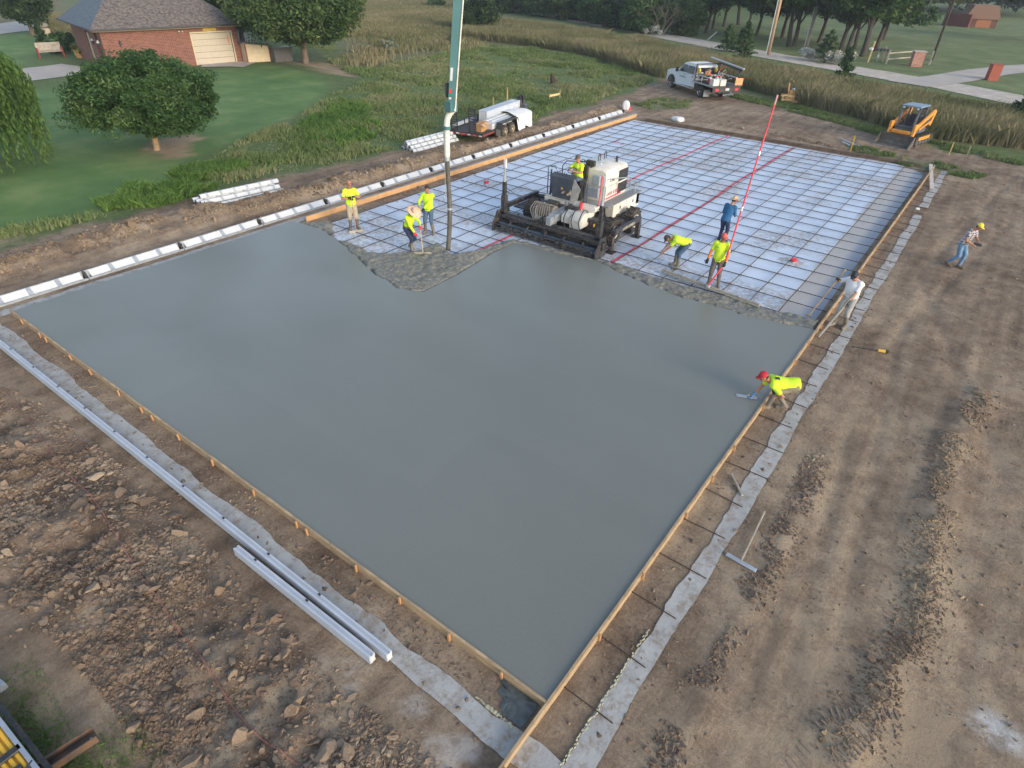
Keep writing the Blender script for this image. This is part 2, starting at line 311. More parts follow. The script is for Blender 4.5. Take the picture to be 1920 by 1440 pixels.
def ground_mat():
    m = bpy.data.materials.new('ground'); m.use_nodes = True; n = m.node_tree.nodes; b = n['Principled BSDF']; l = L(m)
    tc = n.new('ShaderNodeTexCoord').outputs['Object']
    def noise(sc, det=6, ro=.6, dis=0):
        z = n.new('ShaderNodeTexNoise'); z.inputs['Scale'].default_value = sc; z.inputs['Detail'].default_value = det; z.inputs['Roughness'].default_value = ro; z.inputs['Distortion'].default_value = dis
        l(tc, z.inputs['Vector']); return z.outputs[0]
    def ramp(x, pts):
        r = n.new('ShaderNodeValToRGB'); cr = r.color_ramp; cr.elements[0].position, c0 = pts[0][0], pts[0][1]; cr.elements[0].color = (*c0, 1)
        cr.elements[1].position = pts[-1][0]; cr.elements[1].color = (*pts[-1][1], 1)
        for p, c in pts[1:-1]: e = cr.elements.new(p); e.color = (*c, 1)
        l(x, r.inputs[0]); return r.outputs[0]
    def mix(f, a, c, bt='MIX'):
        x = n.new('ShaderNodeMixRGB'); x.blend_type = bt
        for i, v in ((0, f), (1, a), (2, c)):
            if isinstance(v, (int, float)): x.inputs[i].default_value = v
            elif isinstance(v, tuple): x.inputs[i].default_value = (*v, 1)
            else: l(v, x.inputs[i])
        return x.outputs[0]
    def ma(op, a, c, clamp=False):
        x = n.new('ShaderNodeMath'); x.operation = op; x.use_clamp = clamp
        for i, v in ((0, a), (1, c)):
            if isinstance(v, (int, float)): x.inputs[i].default_value = v
            else: l(v, x.inputs[i])
        return x.outputs[0]
    def attr(nm):
        a = n.new('ShaderNodeAttribute'); a.attribute_name = nm; s = n.new('ShaderNodeSeparateColor'); l(a.outputs['Color'], s.inputs[0]); return s.outputs
    g, lw, tn = attr('zone')[:3]; pl, mo, wh = attr('soil')[:3]
    fine = noise(18, 8, .75); mid = noise(3.2, 6, .65); big = noise(.35, 3)
    pal = ma('ADD', pl, ma('MULTIPLY', ma('SUBTRACT', mid, .5), .7)); pal = ma('ADD', pal, ma('MULTIPLY', ma('SUBTRACT', fine, .5), .85), True)
    mpn = n.new('ShaderNodeMapping'); mpn.inputs['Rotation'].default_value = (0, 0, .12); mpn.inputs['Scale'].default_value = (2.6, .16, 1); l(tc, mpn.inputs[0]); zs = n.new('ShaderNodeTexNoise'); zs.inputs['Scale'].default_value = 1.0; zs.inputs['Detail'].default_value = 5; zs.inputs['Roughness'].default_value = .6; l(mpn.outputs[0], zs.inputs['Vector'])
    pal = ma('ADD', pal, ma('MULTIPLY', ma('SUBTRACT', zs.outputs[0], .5), .75), True)
    soil = ramp(pal, [(.22, (.120, .086, .060)), (.42, (.215, .162, .115)), (.6, (.290, .225, .160)), (.80, (.40, .32, .225))])
    soil = mix(ma('MULTIPLY', mo, .5), soil, (.105, .066, .05))
    soil = mix(ma('MULTIPLY', ma('GREATER_THAN', noise(55, 3, .6), .64), .35), soil, (.36, .31, .25))
    soil = mix(ma('MULTIPLY', wh, ramp(mid, [(.35, (.2,)*3), (.55, (.95,)*3)])), soil, (.55, .56, .56))
    lawnc = ramp(ma('ADD', ma('MULTIPLY', big, .65), ma('MULTIPLY', fine, .35)), [(.34, (.070, .148, .048)), (.5, (.104, .192, .064)), (.64, (.175, .245, .095))])
    roughc = ramp(ma('ADD', ma('MULTIPLY', mid, .6), ma('MULTIPLY', fine, .4)), [(.3, (.05, .09, .03)), (.5, (.09, .14, .05)), (.68, (.19, .18, .10))])
    tanc = ramp(ma('ADD', ma('MULTIPLY', mid, .5), ma('MULTIPLY', big, .5)), [(.3, (.09, .10, .045)), (.5, (.16, .145, .08)), (.7, (.23, .19, .12))])
    gc = mix(lw, roughc, lawnc); gc = mix(tn, gc, tanc)
    gm = ma('ADD', g, ma('MULTIPLY', ma('SUBTRACT', noise(6, 6, .8), .5), ma('MULTIPLY', ma('MULTIPLY', g, ma('SUBTRACT', 1.0, g)), 7.0)), True)
    l(mix(gm, soil, gc), b.inputs['Base Color'])
    b.inputs['Roughness'].default_value = .93; b.inputs['Specular IOR Level'].default_value = .25
    bp = n.new('ShaderNodeBump'); bp.inputs['Distance'].default_value = .06; bp.inputs['Strength'].default_value = .8
    vo = n.new('ShaderNodeTexVoronoi'); vo.inputs['Scale'].default_value = 11; vo.distance = 'CHEBYCHEV'; l(tc, vo.inputs['Vector'])
    hgt = ma('ADD', ma('MULTIPLY', fine, .8), ma('MULTIPLY', noise(60, 4, .7), .35)); hgt = ma('ADD', hgt, ma('MULTIPLY', mid, 1.2))
    l(ma('MULTIPLY', hgt, ma('SUBTRACT', 1.0, ma('MULTIPLY', gm, .5))), bp.inputs['Height']); l(bp.outputs[0], b.inputs['Normal'])
    return m
gm_ = ground_mat()
ground = npmesh('ground', np.stack([GX.ravel(), GY.ravel(), GZ.ravel()], 1), GF, gm_, None, {'zone': ('FLOAT_COLOR', A1.reshape(-1, 4)), 'soil': ('FLOAT_COLOR', A2.reshape(-1, 4))}, True)
tag(ground, kind='structure')
def gz(x, y): return float(height(np.array([[x]], float), np.array([[y]], float))[0, 0])
def sheetpoly(name, pts, z, m, th=.03):
    o = MB().prism([(p[0], p[1]) for p in pts], z-th, z).build(name, m); tag(o, kind='structure'); return o
def strip_road(name, line, w, m, lift=.03):                         # ribbon that follows the ground
    vs = []; fs = []; pts = [Vector((p[0], p[1], 0)) for p in line]; fine = []
    for i in range(len(pts)-1):
        k = max(2, int((pts[i+1]-pts[i]).length/2))
        for j in range(k): fine.append(pts[i].lerp(pts[i+1], j/k))
    fine.append(pts[-1]); n = len(fine); N = 6
    for i, p in enumerate(fine):
        t = (fine[min(i+1, n-1)]-fine[max(i-1, 0)]).normalized(); s = Vector((-t.y, t.x, 0))
        for j in range(N+1):
            q = p+s*w*(j/N-.5); vs.append((q.x, q.y, gz(q.x, q.y)+lift))
    for i in range(n-1):
        for j in range(N): a = i*(N+1)+j; fs.append((a, a+1, a+N+2, a+N+1))
    o = MB().add(vs, fs).build(name, m, smooth=True); tag(o, kind='structure'); return o
m_gravel = mat('gravel', (.44, .40, .35), .95, scale=1.2, var=.18, bump=.5, bs=25)
m_conc_old = mat('drive concrete', (.40, .37, .34), .85, scale=.5, var=.1, bump=.15, bs=30)
RL = [P((a[0]+b[0])/2, (a[1]+b[1])/2) for a, b in (((1290, 82), (1290, 70)), ((1400, 103), (1400, 90)), ((1640, 148), (1640, 128)), ((1780, 172), (1780, 152)), ((1920, 202), (1920, 178)))]
e = (RL[0]-RL[1]).normalized(); RL = [RL[0]+e*90, RL[0]+e*20]+RL+[RL[-1]+(RL[-1]-RL[-2]).normalized()*60]
road = strip_road('gravel_road', RL, 4.6, m_gravel)
strip_road('side_road', [P(1700, 158), P(1780, 148), P(1850, 136), P(1920, 128), P(2300, 112)], 3.6, m_conc_old, .05)
strip_road('driveway', [P(160, 126), P(100, 134), P(40, 142), P(-80, 150)], 6.0, m_conc_old, .04)
strip_road('far_driveway', [P(100, 38), P(45, 46), P(0, 56), P(-300, 90)], 7.0, m_conc_old, .04)
strip_road('garage_apron', [P(380, 122), P(440, 121), P(470, 122)], 3.0, m_conc_old, .05)
# ---------------------------------------------------------------- slab, sheet, strips
def wetmat():
    m = mat('wet concrete', (.168, .182, .166), .32, scale=.22, var=.05, bump=.05, bs=70, spec=.55); n = m.node_tree.nodes; l = L(m); b = n['Principled BSDF']
    z = n.new('ShaderNodeTexNoise'); z.inputs['Scale'].default_value = .3; z.inputs['Detail'].default_value = 4
    tc = n.new('ShaderNodeTexCoord'); l(tc.outputs['Object'], z.inputs['Vector'])
    r = n.new('ShaderNodeMapRange'); r.inputs[1].default_value = .3; r.inputs[2].default_value = .7; r.inputs[3].default_value = .26; r.inputs[4].default_value = .44
    l(z.outputs[0], r.inputs[0]); l(r.outputs[0], b.inputs['Roughness'])
    # broad float passes across the slab and fine grain
    w = n.new('ShaderNodeTexNoise'); w.inputs['Scale'].default_value = 1.0; w.inputs['Detail'].default_value = 3
    mp = n.new('ShaderNodeMapping'); mp.inputs['Scale'].default_value = (.09, .55, 1); l(tc.outputs['Object'], mp.inputs[0]); l(mp.outputs[0], w.inputs['Vector'])
    g = n.new('ShaderNodeTexNoise'); g.inputs['Scale'].default_value = 22; g.inputs['Detail'].default_value = 5; g.inputs['Roughness'].default_value = .8; l(tc.outputs['Object'], g.inputs['Vector'])
    src = b.inputs['Base Color'].links[0].from_socket
    h1 = n.new('ShaderNodeMapRange'); l(w.outputs[0], h1.inputs[0]); h1.inputs[1].default_value = .3; h1.inputs[2].default_value = .7; h1.inputs[3].default_value = .96; h1.inputs[4].default_value = 1.04
    h2 = n.new('ShaderNodeMapRange'); l(g.outputs[0], h2.inputs[0]); h2.inputs[1].default_value = .3; h2.inputs[2].default_value = .7; h2.inputs[3].default_value = .93; h2.inputs[4].default_value = 1.07
    mu = n.new('ShaderNodeMath'); mu.operation = 'MULTIPLY'; l(h1.outputs[0], mu.inputs[0]); l(h2.outputs[0], mu.inputs[1])
    bk_ = n.new('ShaderNodeTexBrick'); bk_.inputs['Scale'].default_value = 1; bk_.inputs['Brick Width'].default_value = 4.4; bk_.inputs['Row Height'].default_value = 2.3; bk_.inputs['Mortar Size'].default_value = .05; bk_.inputs['Mortar Smooth'].default_value = 1; bk_.inputs['Color1'].default_value = (.975,)*3+(1,); bk_.inputs['Color2'].default_value = (1.015,)*3+(1,); bk_.inputs['Mortar'].default_value = (1.005,)*3+(1,)
    w2 = n.new('ShaderNodeTexNoise'); w2.inputs['Scale'].default_value = .5; l(tc.outputs['Object'], w2.inputs['Vector']); va = n.new('ShaderNodeVectorMath'); va.operation = 'MULTIPLY_ADD'; l(w2.outputs[1], va.inputs[0]); va.inputs[1].default_value = (.5, .5, 0); l(tc.outputs['Object'], va.inputs[2]); l(va.outputs[0], bk_.inputs['Vector'])
    mu2 = n.new('ShaderNodeMath'); mu2.operation = 'MULTIPLY'; l(mu.outputs[0], mu2.inputs[0]); l(bk_.outputs[0], mu2.inputs[1]); mu = mu2
    vm = n.new('ShaderNodeVectorMath'); vm.operation = 'SCALE'; l(src, vm.inputs[0]); l(mu.outputs[0], vm.inputs['Scale']); l(vm.outputs[0], b.inputs['Base Color'])
    return m
m_wet = wetmat()
m_rough = mat('rough concrete', (.180, .178, .150), .5, scale=11, var=.28, bump=.9, bs=14)
X0, X1, Y0, Y1 = -18.15, -.36, .2, 34.75
EDGE = [P(*q, -.06) for q in ((557, 415), (625, 415), (628, 436), (634, 446), (665, 456), (695, 470), (730, 474), (770, 470), (800, 464), (825, 458), (850, 478), (880, 474), (920, 456), (962, 447), (1060, 470), (1128, 487), (1180, 497), (1212, 512), (1255, 525), (1290, 535), (1345, 548), (1420, 570), (1450, 580), (1500, 590), (1532, 597))]
SMO = [P(*q, 0) for q in ((557, 418), (600, 428), (640, 455), (676, 490), (712, 520), (745, 540), (795, 547), (860, 514), (925, 474), (965, 455), (1060, 478), (1124, 492), (1150, 505), (1215, 535), (1290, 560), (1360, 580), (1430, 598), (1490, 612), (1524, 618))]
def clampx(p): return Vector((min(max(p.x, X0), X1), p.y, 0))
EDGE = [clampx(p) for p in EDGE]; SMO = [clampx(p) for p in SMO]; EDGE[0].x = SMO[0].x = X0; EDGE[-1].x = SMO[-1].x = X1
_s = []
for a_, b_ in zip(SMO[:-1], SMO[1:]):
    k_ = max(1, int((b_-a_).length/.12))
    for j_ in range(k_): _s.append(a_.lerp(b_, j_/k_)+Vector((0, random.gauss(0, .022)+.05*math.sin(len(_s)*.55)*math.sin(len(_s)*.21), 0)) if (j_ or len(_s)) else a_)
SMO = _s+[SMO[-1]]
slabpoly = [(X0, Y0), (X1, Y0)]+[(p.x, p.y) for p in reversed(SMO)]
o = MB().prism(slabpoly, G+.004, 0).build('concrete_slab', m_wet); tag(o, kind='structure')
# rough fresh concrete between the floated slab and the sheet
x = np.arange(X0, X1+.03, .04); y = np.arange(7.0, 15.6, .04); RX, RY = np.meshgrid(x, y)
rp = [(p.x, p.y) for p in EDGE]+[(p.x, p.y) for p in reversed(SMO)]
d_out = np.minimum(ldist(RX, RY, [(p.x, p.y) for p in EDGE]), 9); d_in = ldist(RX, RY, [(p.x, p.y) for p in SMO])
ins = sdist(RX+(fbm(RX, RY, 3, 2, 5)-.5)*.12, RY+(fbm(RX, RY, 3, 2, 6)-.5)*.25, rp)
hose = P(842, 468); mound = np.exp(-(((RX-hose.x)/1.1)**2+((RY-hose.y+.1)/.5)**2))
RZ = -.11+.10*ss(d_out, 0, .28)+((fbm(RX, RY, 3.5, 3, 17)-.45)*.10+(fbm(RX, RY, 9, 2, 18)-.5)*.085)*ss(d_in, .0, .35)+mound*.2*ss(d_out, 0, .25)+.012
RZ = np.where(ins < .03, -.16, RZ); RZ = np.where((ins >= .03) & (ins < .08), RZ*.5-.06, RZ)
k = np.arange(RX.size).reshape(RX.shape); keep = (np.maximum.reduce([ins[:-1, :-1], ins[1:, :-1], ins[:-1, 1:], ins[1:, 1:]]) > 0)
F = np.stack([k[:-1, :-1][keep], k[:-1, 1:][keep], k[1:, 1:][keep], k[1:, :-1][keep]], 1)
o = npmesh('fresh_concrete', np.stack([RX.ravel(), RY.ravel(), RZ.ravel()], 1), F, m_rough, smooth=True)
tag(o, 'rough grey fresh concrete heaped between the floated slab and the sheet', 'fresh concrete', kind='stuff')
# ground sheet
x = np.arange(-17.2, -.40, .08); y = np.arange(7.6, 34.66, .1); SX, SY = np.meshgrid(x, y)
SXw = SX+np.where(SX < -17.1, (fbm(SX*0+3, SY, .9, 3, 4)-.5)*.25, 0)
SYw = SY+np.where(SY > 34.5, (fbm(SX, SY*0, .9, 3, 4)-.5)*.2, 0)
SZ = -.104+(fbm(SX, SY, 1.1, 4, 31)-.5)*.03+(fbm(SX*.4, SY*1.6, 2.2, 2, 34)-.5)*.012-.09*ss(SX, -1.25, -.5)-.03*ss(SX, -1.9, -1.2)
for s_ in range(-16, 0, 4): SZ += .006*np.exp(-((SX-s_-.3)/.06)**2)
k = np.arange(SX.size).reshape(SX.shape); F = np.stack([k[:-1, :-1].ravel(), k[:-1, 1:].ravel(), k[1:, 1:].ravel(), k[1:, :-1].ravel()], 1)
soilv = ss(fbm(SX, SY, .55, 4, 66)+.18*ss(SY, 20, 11)-.03*ss(SX, -9, -3), .46, .66)*.95
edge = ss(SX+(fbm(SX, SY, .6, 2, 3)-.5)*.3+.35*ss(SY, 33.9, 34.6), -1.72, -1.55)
deep = ss(SX, -1.15, -.85)  # cast shade of the right board, put into the sheet colour as blue-grey
for cx, cy, rr in [(*P(1487, 492)[:2], .5), (*P(918, 348)[:2], .45)]: soilv = np.maximum(soilv, 1.3*ss(np.hypot((SX-cx)/1.2, SY-cy)+(fbm(SX, SY, 3, 3, 2)-.5)*.3, rr, rr*.6))
m_sheet = mat('vapour sheet', (.52, .61, .74), .40, scale=1.5, var=.07, bump=.35, bs=5, spec=.6)
n = m_sheet.node_tree.nodes; l = L(m_sheet); b = n['Principled BSDF']; src = b.inputs['Base Color'].links[0].from_socket
at = n.new('ShaderNodeAttribute'); at.attribute_name = 'soil'; sp = n.new('ShaderNodeSeparateColor'); l(at.outputs['Color'], sp.inputs[0])
tcn = n.new('ShaderNodeTexCoord'); nz = n.new('ShaderNodeTexNoise'); nz.inputs['Scale'].default_value = 7; nz.inputs['Detail'].default_value = 8; nz.inputs['Roughness'].default_value = .75; l(tcn.outputs['Object'], nz.inputs['Vector'])
rr_ = n.new('ShaderNodeMapRange'); l(nz.outputs[0], rr_.inputs[0]); rr_.inputs[1].default_value = .44; rr_.inputs[2].default_value = .58
mu = n.new('ShaderNodeMath'); mu.operation = 'MULTIPLY'; mu.use_clamp = True; l(sp.outputs[0], mu.inputs[0]); l(rr_.outputs[0], mu.inputs[1])
m1 = n.new('ShaderNodeMixRGB'); l(mu.outputs[0], m1.inputs[0]); l(src, m1.inputs[1]); m1.inputs[2].default_value = (.33, .29, .26, 1)
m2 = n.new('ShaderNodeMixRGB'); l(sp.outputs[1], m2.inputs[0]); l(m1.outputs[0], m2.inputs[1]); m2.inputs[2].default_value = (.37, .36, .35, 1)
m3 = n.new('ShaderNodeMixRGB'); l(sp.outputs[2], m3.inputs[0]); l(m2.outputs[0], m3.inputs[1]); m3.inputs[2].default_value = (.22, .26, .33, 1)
l(m3.outputs[0], b.inputs['Base Color'])
o = npmesh('vapour_sheet', np.stack([SXw.ravel(), SYw.ravel(), SZ.ravel()], 1), F, m_sheet, None, {'soil': ('FLOAT_COLOR', np.stack([soilv, edge*.95, deep*.9, edge*0+1], -1).reshape(-1, 4))}, True)  # soil channels: smears, grey margin, painted shade beside the right board
tag(o, 'pale blue plastic vapour sheet under the bar grid, footprints and soil smears', 'plastic sheet')
# soil margin between the left board and the sheet is ground; footing strips are thin irregular pours
m_foot = mat('footing concrete', (.36, .365, .355), .8, scale=3, var=.12, bump=.4, bs=22, dirt=.85)
def ribbon(name, a, b, w, seed, z=G+.006, m=m_foot):
    a = Vector(a); b = Vector(b); L_ = (b-a).length; t = (b-a).normalized(); s = Vector((-t.y, t.x)); n_ = int(L_/.09); vs = []; K = 10
    for i in range(n_+1):
        u = i/n_*L_; e0 = (fbm(np.array([u]), np.array([.3]), .5, 3, seed)[0]-.5)*.16+(fbm(np.array([u]), np.array([.3]), 6, 2, seed)[0]-.5)*.03
        e1 = (fbm(np.array([u]), np.array([9.3]), 1.3, 3, seed)[0]-.5)*.16+(fbm(np.array([u]), np.array([2.3]), 6, 2, seed)[0]-.5)*.05
        for j in range(K+1):
            q = a+t*u+s*((-w/2+e0)*(1-j/K)+(w/2+e1)*(j/K)); vs.append((q.x, q.y, z+.006+random.uniform(-.002, .002)))
    fs = [(i*(K+1)+j, i*(K+1)+j+1, (i+1)*(K+1)+j+1, (i+1)*(K+1)+j) for i in range(n_) for j in range(K)]
    o = MB().add(vs, fs).build(name, m, smooth=True); tag(o, kind='structure')
ribbon('footing_strip', (.42, -1.0), (.27, 26.5), .31, 3)
ribbon('footing_strip', (.24, 27.8), (.2, 34.9), .28, 8)
ribbon('footing_strip', (-19.4, -.40), (.75, -.52), .36, 14, z=G+.010)
ribbon('footing_strip', (-18.45, -.2), (-18.0, 36.5), .42, 21, z=G+.014)
pl_ = [P(*q_, G+.012) for q_ in ((946, 1262), (985, 1282), (1020, 1302), (1006, 1326), (990, 1352), (978, 1366), (960, 1352), (944, 1340), (936, 1326), (944, 1312), (934, 1296), (944, 1284), (938, 1272))]
c_ = sum(pl_, Vector())/len(pl_); vs = [(c_.x, c_.y, G+.035)]; K = len(pl_)*4
for i in range(K): q_ = pl_[i//4].lerp(pl_[(i//4+1) % len(pl_)], (i % 4)/4); vs.append((q_.x+random.uniform(-.012, .012), min(q_.y, .14)+random.uniform(-.012, .012), G+.012))
for i in range(K): q_ = Vector(vs[i+1]).lerp(Vector(vs[0]), .45); vs.append((q_.x, q_.y, G+.03+random.uniform(-.006, .012)))
fs = [(i+1, (i+1) % K+1, (i+1) % K+1+K, i+1+K) for i in range(K)]+[(0, i+1+K, (i+1) % K+1+K) for i in range(K)]
o = MB().add(vs, fs).build('spilled_concrete', mat('spill', (.085, .10, .10), .45, scale=9, var=.3, bump=1.0, bs=16), smooth=True); tag(o, 'dark wet concrete spilled outside the boards at the near corner of the slab', 'spilled concrete')
m_foam = mat('yellow foam', (.38, .37, .26), .8, scale=20, bump=.8, bs=30)
mb = MB()
fa, fb = P(893, 1308), P(979, 1378)
for i in range(60): u = i/60; q = fa.lerp(fb, u)+Vector((random.uniform(-.01, .01), random.uniform(-.012, .012), .012)); k_ = (.030 if .22 < u < .5 or .72 < u < .8 else .014)*random.uniform(.7, 1.2); mb.ell(q, (k_, k_, k_*.7), None, 7, 5)
tag(mb.build('foam_bead', m_foam, smooth=True), 'lumpy pale yellow foam bead on footing beside the corner spill', 'foam')
mb = MB()
for i in range(80):
    u = i/80
    kk = .45 if math.sin(u*23)+math.sin(u*51) < -.3 else 1
    mb.ell((.225+random.uniform(-.02, .02), -.35+2.5*u, G+.012), (random.uniform(.008, .018), random.uniform(.022, .03), random.uniform(.008, .02)*kk), None, 7, 5)
tag(mb.build('foam_bead', m_foam, smooth=True), 'thin pale yellow foam bead on inner edge of right footing strip', 'foam')
# ================================================================ MATERIALS FOR OBJECTS
m_board = mat('form board', (.40, .29, .17), .75, scale=3, var=.22, bump=.3, bs=30, stretch=(1, 1, 6), dirt=.5)
m_boardy = mat('fresh board', (.52, .31, .15), .7, scale=3, var=.15, bump=.2, bs=30)
m_stake = mat('orange stake', (.45, .25, .12), .75, scale=8, var=.2)
m_stakey = mat('pale stake', (.62, .46, .20), .75, scale=8, var=.2)
m_graywood = mat('grey wood', (.33, .30, .26), .85, scale=5, var=.2, bump=.3, bs=30)
m_rebar = mat('rebar', (.035, .034, .038), .6, metal=.4, scale=20, var=.4, col2=(.11, .07, .05))
m_alu = mat('aluminium', (.50, .53, .57), .42, metal=.75, scale=4, var=.12)
m_alud = mat('dull aluminium', (.42, .46, .50), .45, metal=.5, scale=6, var=.15)
m_white = mat('white panel', (.53, .56, .59), .5, scale=3, var=.05)
m_vinyl = mat('grey vinyl siding', (.44, .49, .56), .45, scale=3, var=.06)
m_black = mat('black steel', (.022, .024, .028), .5, scale=8, var=.3, dirt=.25, spec=.5)
m_dark = mat('dark rubber', (.028, .027, .026), .85, scale=12, var=.3, dirt=.5)
m_red = mat('red', (.62, .04, .06), .5, scale=5, var=.15)
m_pink = mat('red seam', (.66, .10, .13), .6, scale=4, var=.25)
m_yel = mat('yellow', (.70, .42, .04), .5, scale=5, var=.12)
m_bagw = mat('white bag', (.68, .70, .72), .6, scale=6, var=.06, bump=.5, bs=8)
m_mag = mat('magnesium', (.36, .34, .28), .55, metal=.3, scale=6, var=.2, dirt=.4)
m_woodh = mat('wood handle', (.50, .34, .18), .65, scale=6, var=.15)
m_card = mat('cardboard', (.42, .24, .11), .85, scale=5, var=.1)
m_cream = mat('cream paint', (.68, .66, .60), .42, scale=1.5, var=.04, dirt=.30)
m_text = mat('dark lettering', (.04, .04, .05), .6)
# ================================================================ FORMWORK AND STEEL
def board_run(a, b, n, name, lab, grp, m, z0, z1, th, stick0=0, stick1=0):
    a = Vector((a[0], a[1], 0)); b = Vector((b[0], b[1], 0)); t = (b-a).normalized(); a = a-t*stick0; b = b+t*stick1; ln = (b-a).length/n
    for i in range(n):
        p = a+t*ln*i; q = a+t*(ln*(i+1)-.012); c = (p+q)/2; s = Vector((-t.y, t.x, 0)); mb = MB(); K = 8; vs = []
        for k in range(K+1):
            u = k/K; w = math.sin(u*PI)*random.uniform(-.006, .006); base = p.lerp(q, u)+s*w-c
            for dx, dz in ((-th/2, z0), (th/2, z0), (th/2, z1), (-th/2, z1)): vs.append(base+s*dx+Vector((0, 0, dz+(math.sin(u*PI)*.004))))
        fs = [(k*4+j, k*4+(j+1) % 4, k*4+4+(j+1) % 4, k*4+4+j) for k in range(K) for j in range(4)]+[(3, 2, 1, 0), (K*4, K*4+1, K*4+2, K*4+3)]
        o = mb.add(vs, fs).build(name, m); o.location = c; tag(o, lab(i, n), 'board', grp)
ORD = ['first', 'second', 'third', 'fourth', 'fifth', 'sixth', 'seventh', 'eighth', 'ninth', 'tenth', 'eleventh', 'twelfth', 'thirteenth', 'fourteenth', 'fifteenth', 'sixteenth', 'seventeenth', 'eighteenth', 'nineteenth', 'twentieth']
def near(i, n, a='the near corner'): return '%s from %s' % (ORD[i], a) if i < 20 else '%d along from %s' % (i+1, a)
board_run((-.36, .165), (-18.25, .165), 4, 'form_board', lambda i, n: 'brown board holding the near left edge of the slab, '+near(i, n), 'form boards along the near left edge', m_board, G-.05, .03, .042)
board_run((-.335, .2), (-.335, 34.85), 8, 'form_board', lambda i, n: 'tan edge board along the right side of slab and sheet, '+near(i, n), 'form boards along the right edge', m_board, G-.05, .03, .042, 1.35, .4)
board_run((-18.02, 9.9), (-17.55, 35.6), 6, 'form_board', lambda i, n: 'orange pine board between white curb form and sheet, '+near(i, n, 'the fresh concrete'), 'pine boards along the left side', m_boardy, G-.02, .07, .05)
board_run((-16.5, 34.95), (-.9, 34.95), 4, 'form_board', lambda i, n: 'dark muddy board along the far edge of the sheet, '+near(i, n, 'the far left corner'), 'muddy boards along the far edge', mat('muddy board', (.115, .085, .065), .9, scale=3, var=.3, dirt=.5), G-.05, .05, .12)
st = MB().prism([(-.018, -.20), (.018, -.20), (.020, .030), (.015, .038), (-.015, .038), (-.020, .030)], -.016, .016, 'y').build('stake_proto', m_stake)
def stake(x, y, rz, lab, grp, first=[st]):
    o = first[0] if first else st.copy()
    if first: first.clear(); o.name = 'form_stake'
    else: o.name = 'form_stake'; COL.objects.link(o)
    o.location = (x, y, 0); o.rotation_euler = (random.uniform(-.06, .06), random.uniform(-.06, .06), rz); tag(o, lab, 'stake', grp)
for i, q in enumerate([(950, 1260), (853, 1189), (765, 1118), (680, 1062), (590, 993), (570, 980), (488, 923), (408, 868), (342, 822), (293, 786), (275, 770), (230, 740), (175, 701), (138, 674), (93, 640), (83, 631), (49, 606)]):
    stake(P(*q).x, .118, 0, 'orange stake against the near left board, '+near(i, 17), 'stakes along the near left board')
ysR = [-.85]+[P(*q).y for q in ((1118, 1198), (1196, 1082), (1275, 968), (1326, 900), (1367, 843))]+[8.9+1.22*k for k in range(21)]
for i, y_ in enumerate(ysR): stake(-.287, y_, PI/2, 'tan stake outside the right edge board, '+near(i, 27), 'stakes along the right board')
# rebar mat: one tied grid
rm = thing('rebar_mat', 'tied grid of dark steel bars laid over the pale blue sheet', 'rebar mat', (-8.5, 22, -.055))
def edge_y(x_):                                                      # where the fresh concrete starts at this x
    for a, b_ in zip(EDGE[:-1], EDGE[1:]):
        if min(a.x, b_.x) <= x_ <= max(a.x, b_.x) and abs(a.x-b_.x) > 1e-4: return a.y+(b_.y-a.y)*(x_-a.x)/(b_.x-a.x)
    return 10.5
def bar_part(a, b, z):
    mb = MB(); a = Vector(a); b = Vector(b); K = max(2, int((b-a).length/1.2)); t = (b-a).normalized(); s = Vector((-t.y, t.x, 0)); pts = []
    for k_ in range(K+1): pts.append(a.lerp(b, k_/K)+s*random.uniform(-.012, .012)+Vector((0, 0, z+random.uniform(-.008, .008)))-Vector((-8.5, 22, 0)))
    mb.tube(pts, .0135, 6).build('bar', m_rebar, rm)
for n_ in range(0, 18):
    x_ = -1.53-.915*n_+.0
    if x_ < -17.1: break
    bar_part((x_, edge_y(x_)-.3, 0), (x_, 34.5, 0), .012)
for n_ in range(-24, 3):
    y_ = 32.256+.915*n_; runs = []
    xa = None; x_ = -17.0
    while x_ <= -.42:
        okk = edge_y(x_) < y_+.15
        if okk and xa is None: xa = x_
        if not okk and xa is not None:
            if x_-xa > .8: runs.append((xa, x_))
            xa = None
        x_ += .1
    if xa is not None: runs.append((xa, -.45))
    for a_, b_ in runs: bar_part((a_, y_, 0), (b_, y_, 0), -.01)
dw = MB().tube([(0, 0, 0), (.6, .004, -.012), (1.12, -.003, -.02)], .0115, 6).build('rebar_dowel', m_rebar)
ydow = [.55+1.01*k_ for k_ in range(14)]+[32.256+.915*k_ for k_ in range(-19, 3)]
for i, y_ in enumerate(ydow):
    o = dw if i == 0 else dw.copy()
    if i: COL.objects.link(o)
    o.location = (-.31, y_, -.085); o.rotation_euler = (0, 0, random.uniform(-.05, .05)); o.scale = (random.uniform(.66, .78), .8, .8)
    tag(o, 'dark steel dowel under the right board, '+near(i, 36, 'the near corner'), 'dowel', 'dowels sticking out to the right')
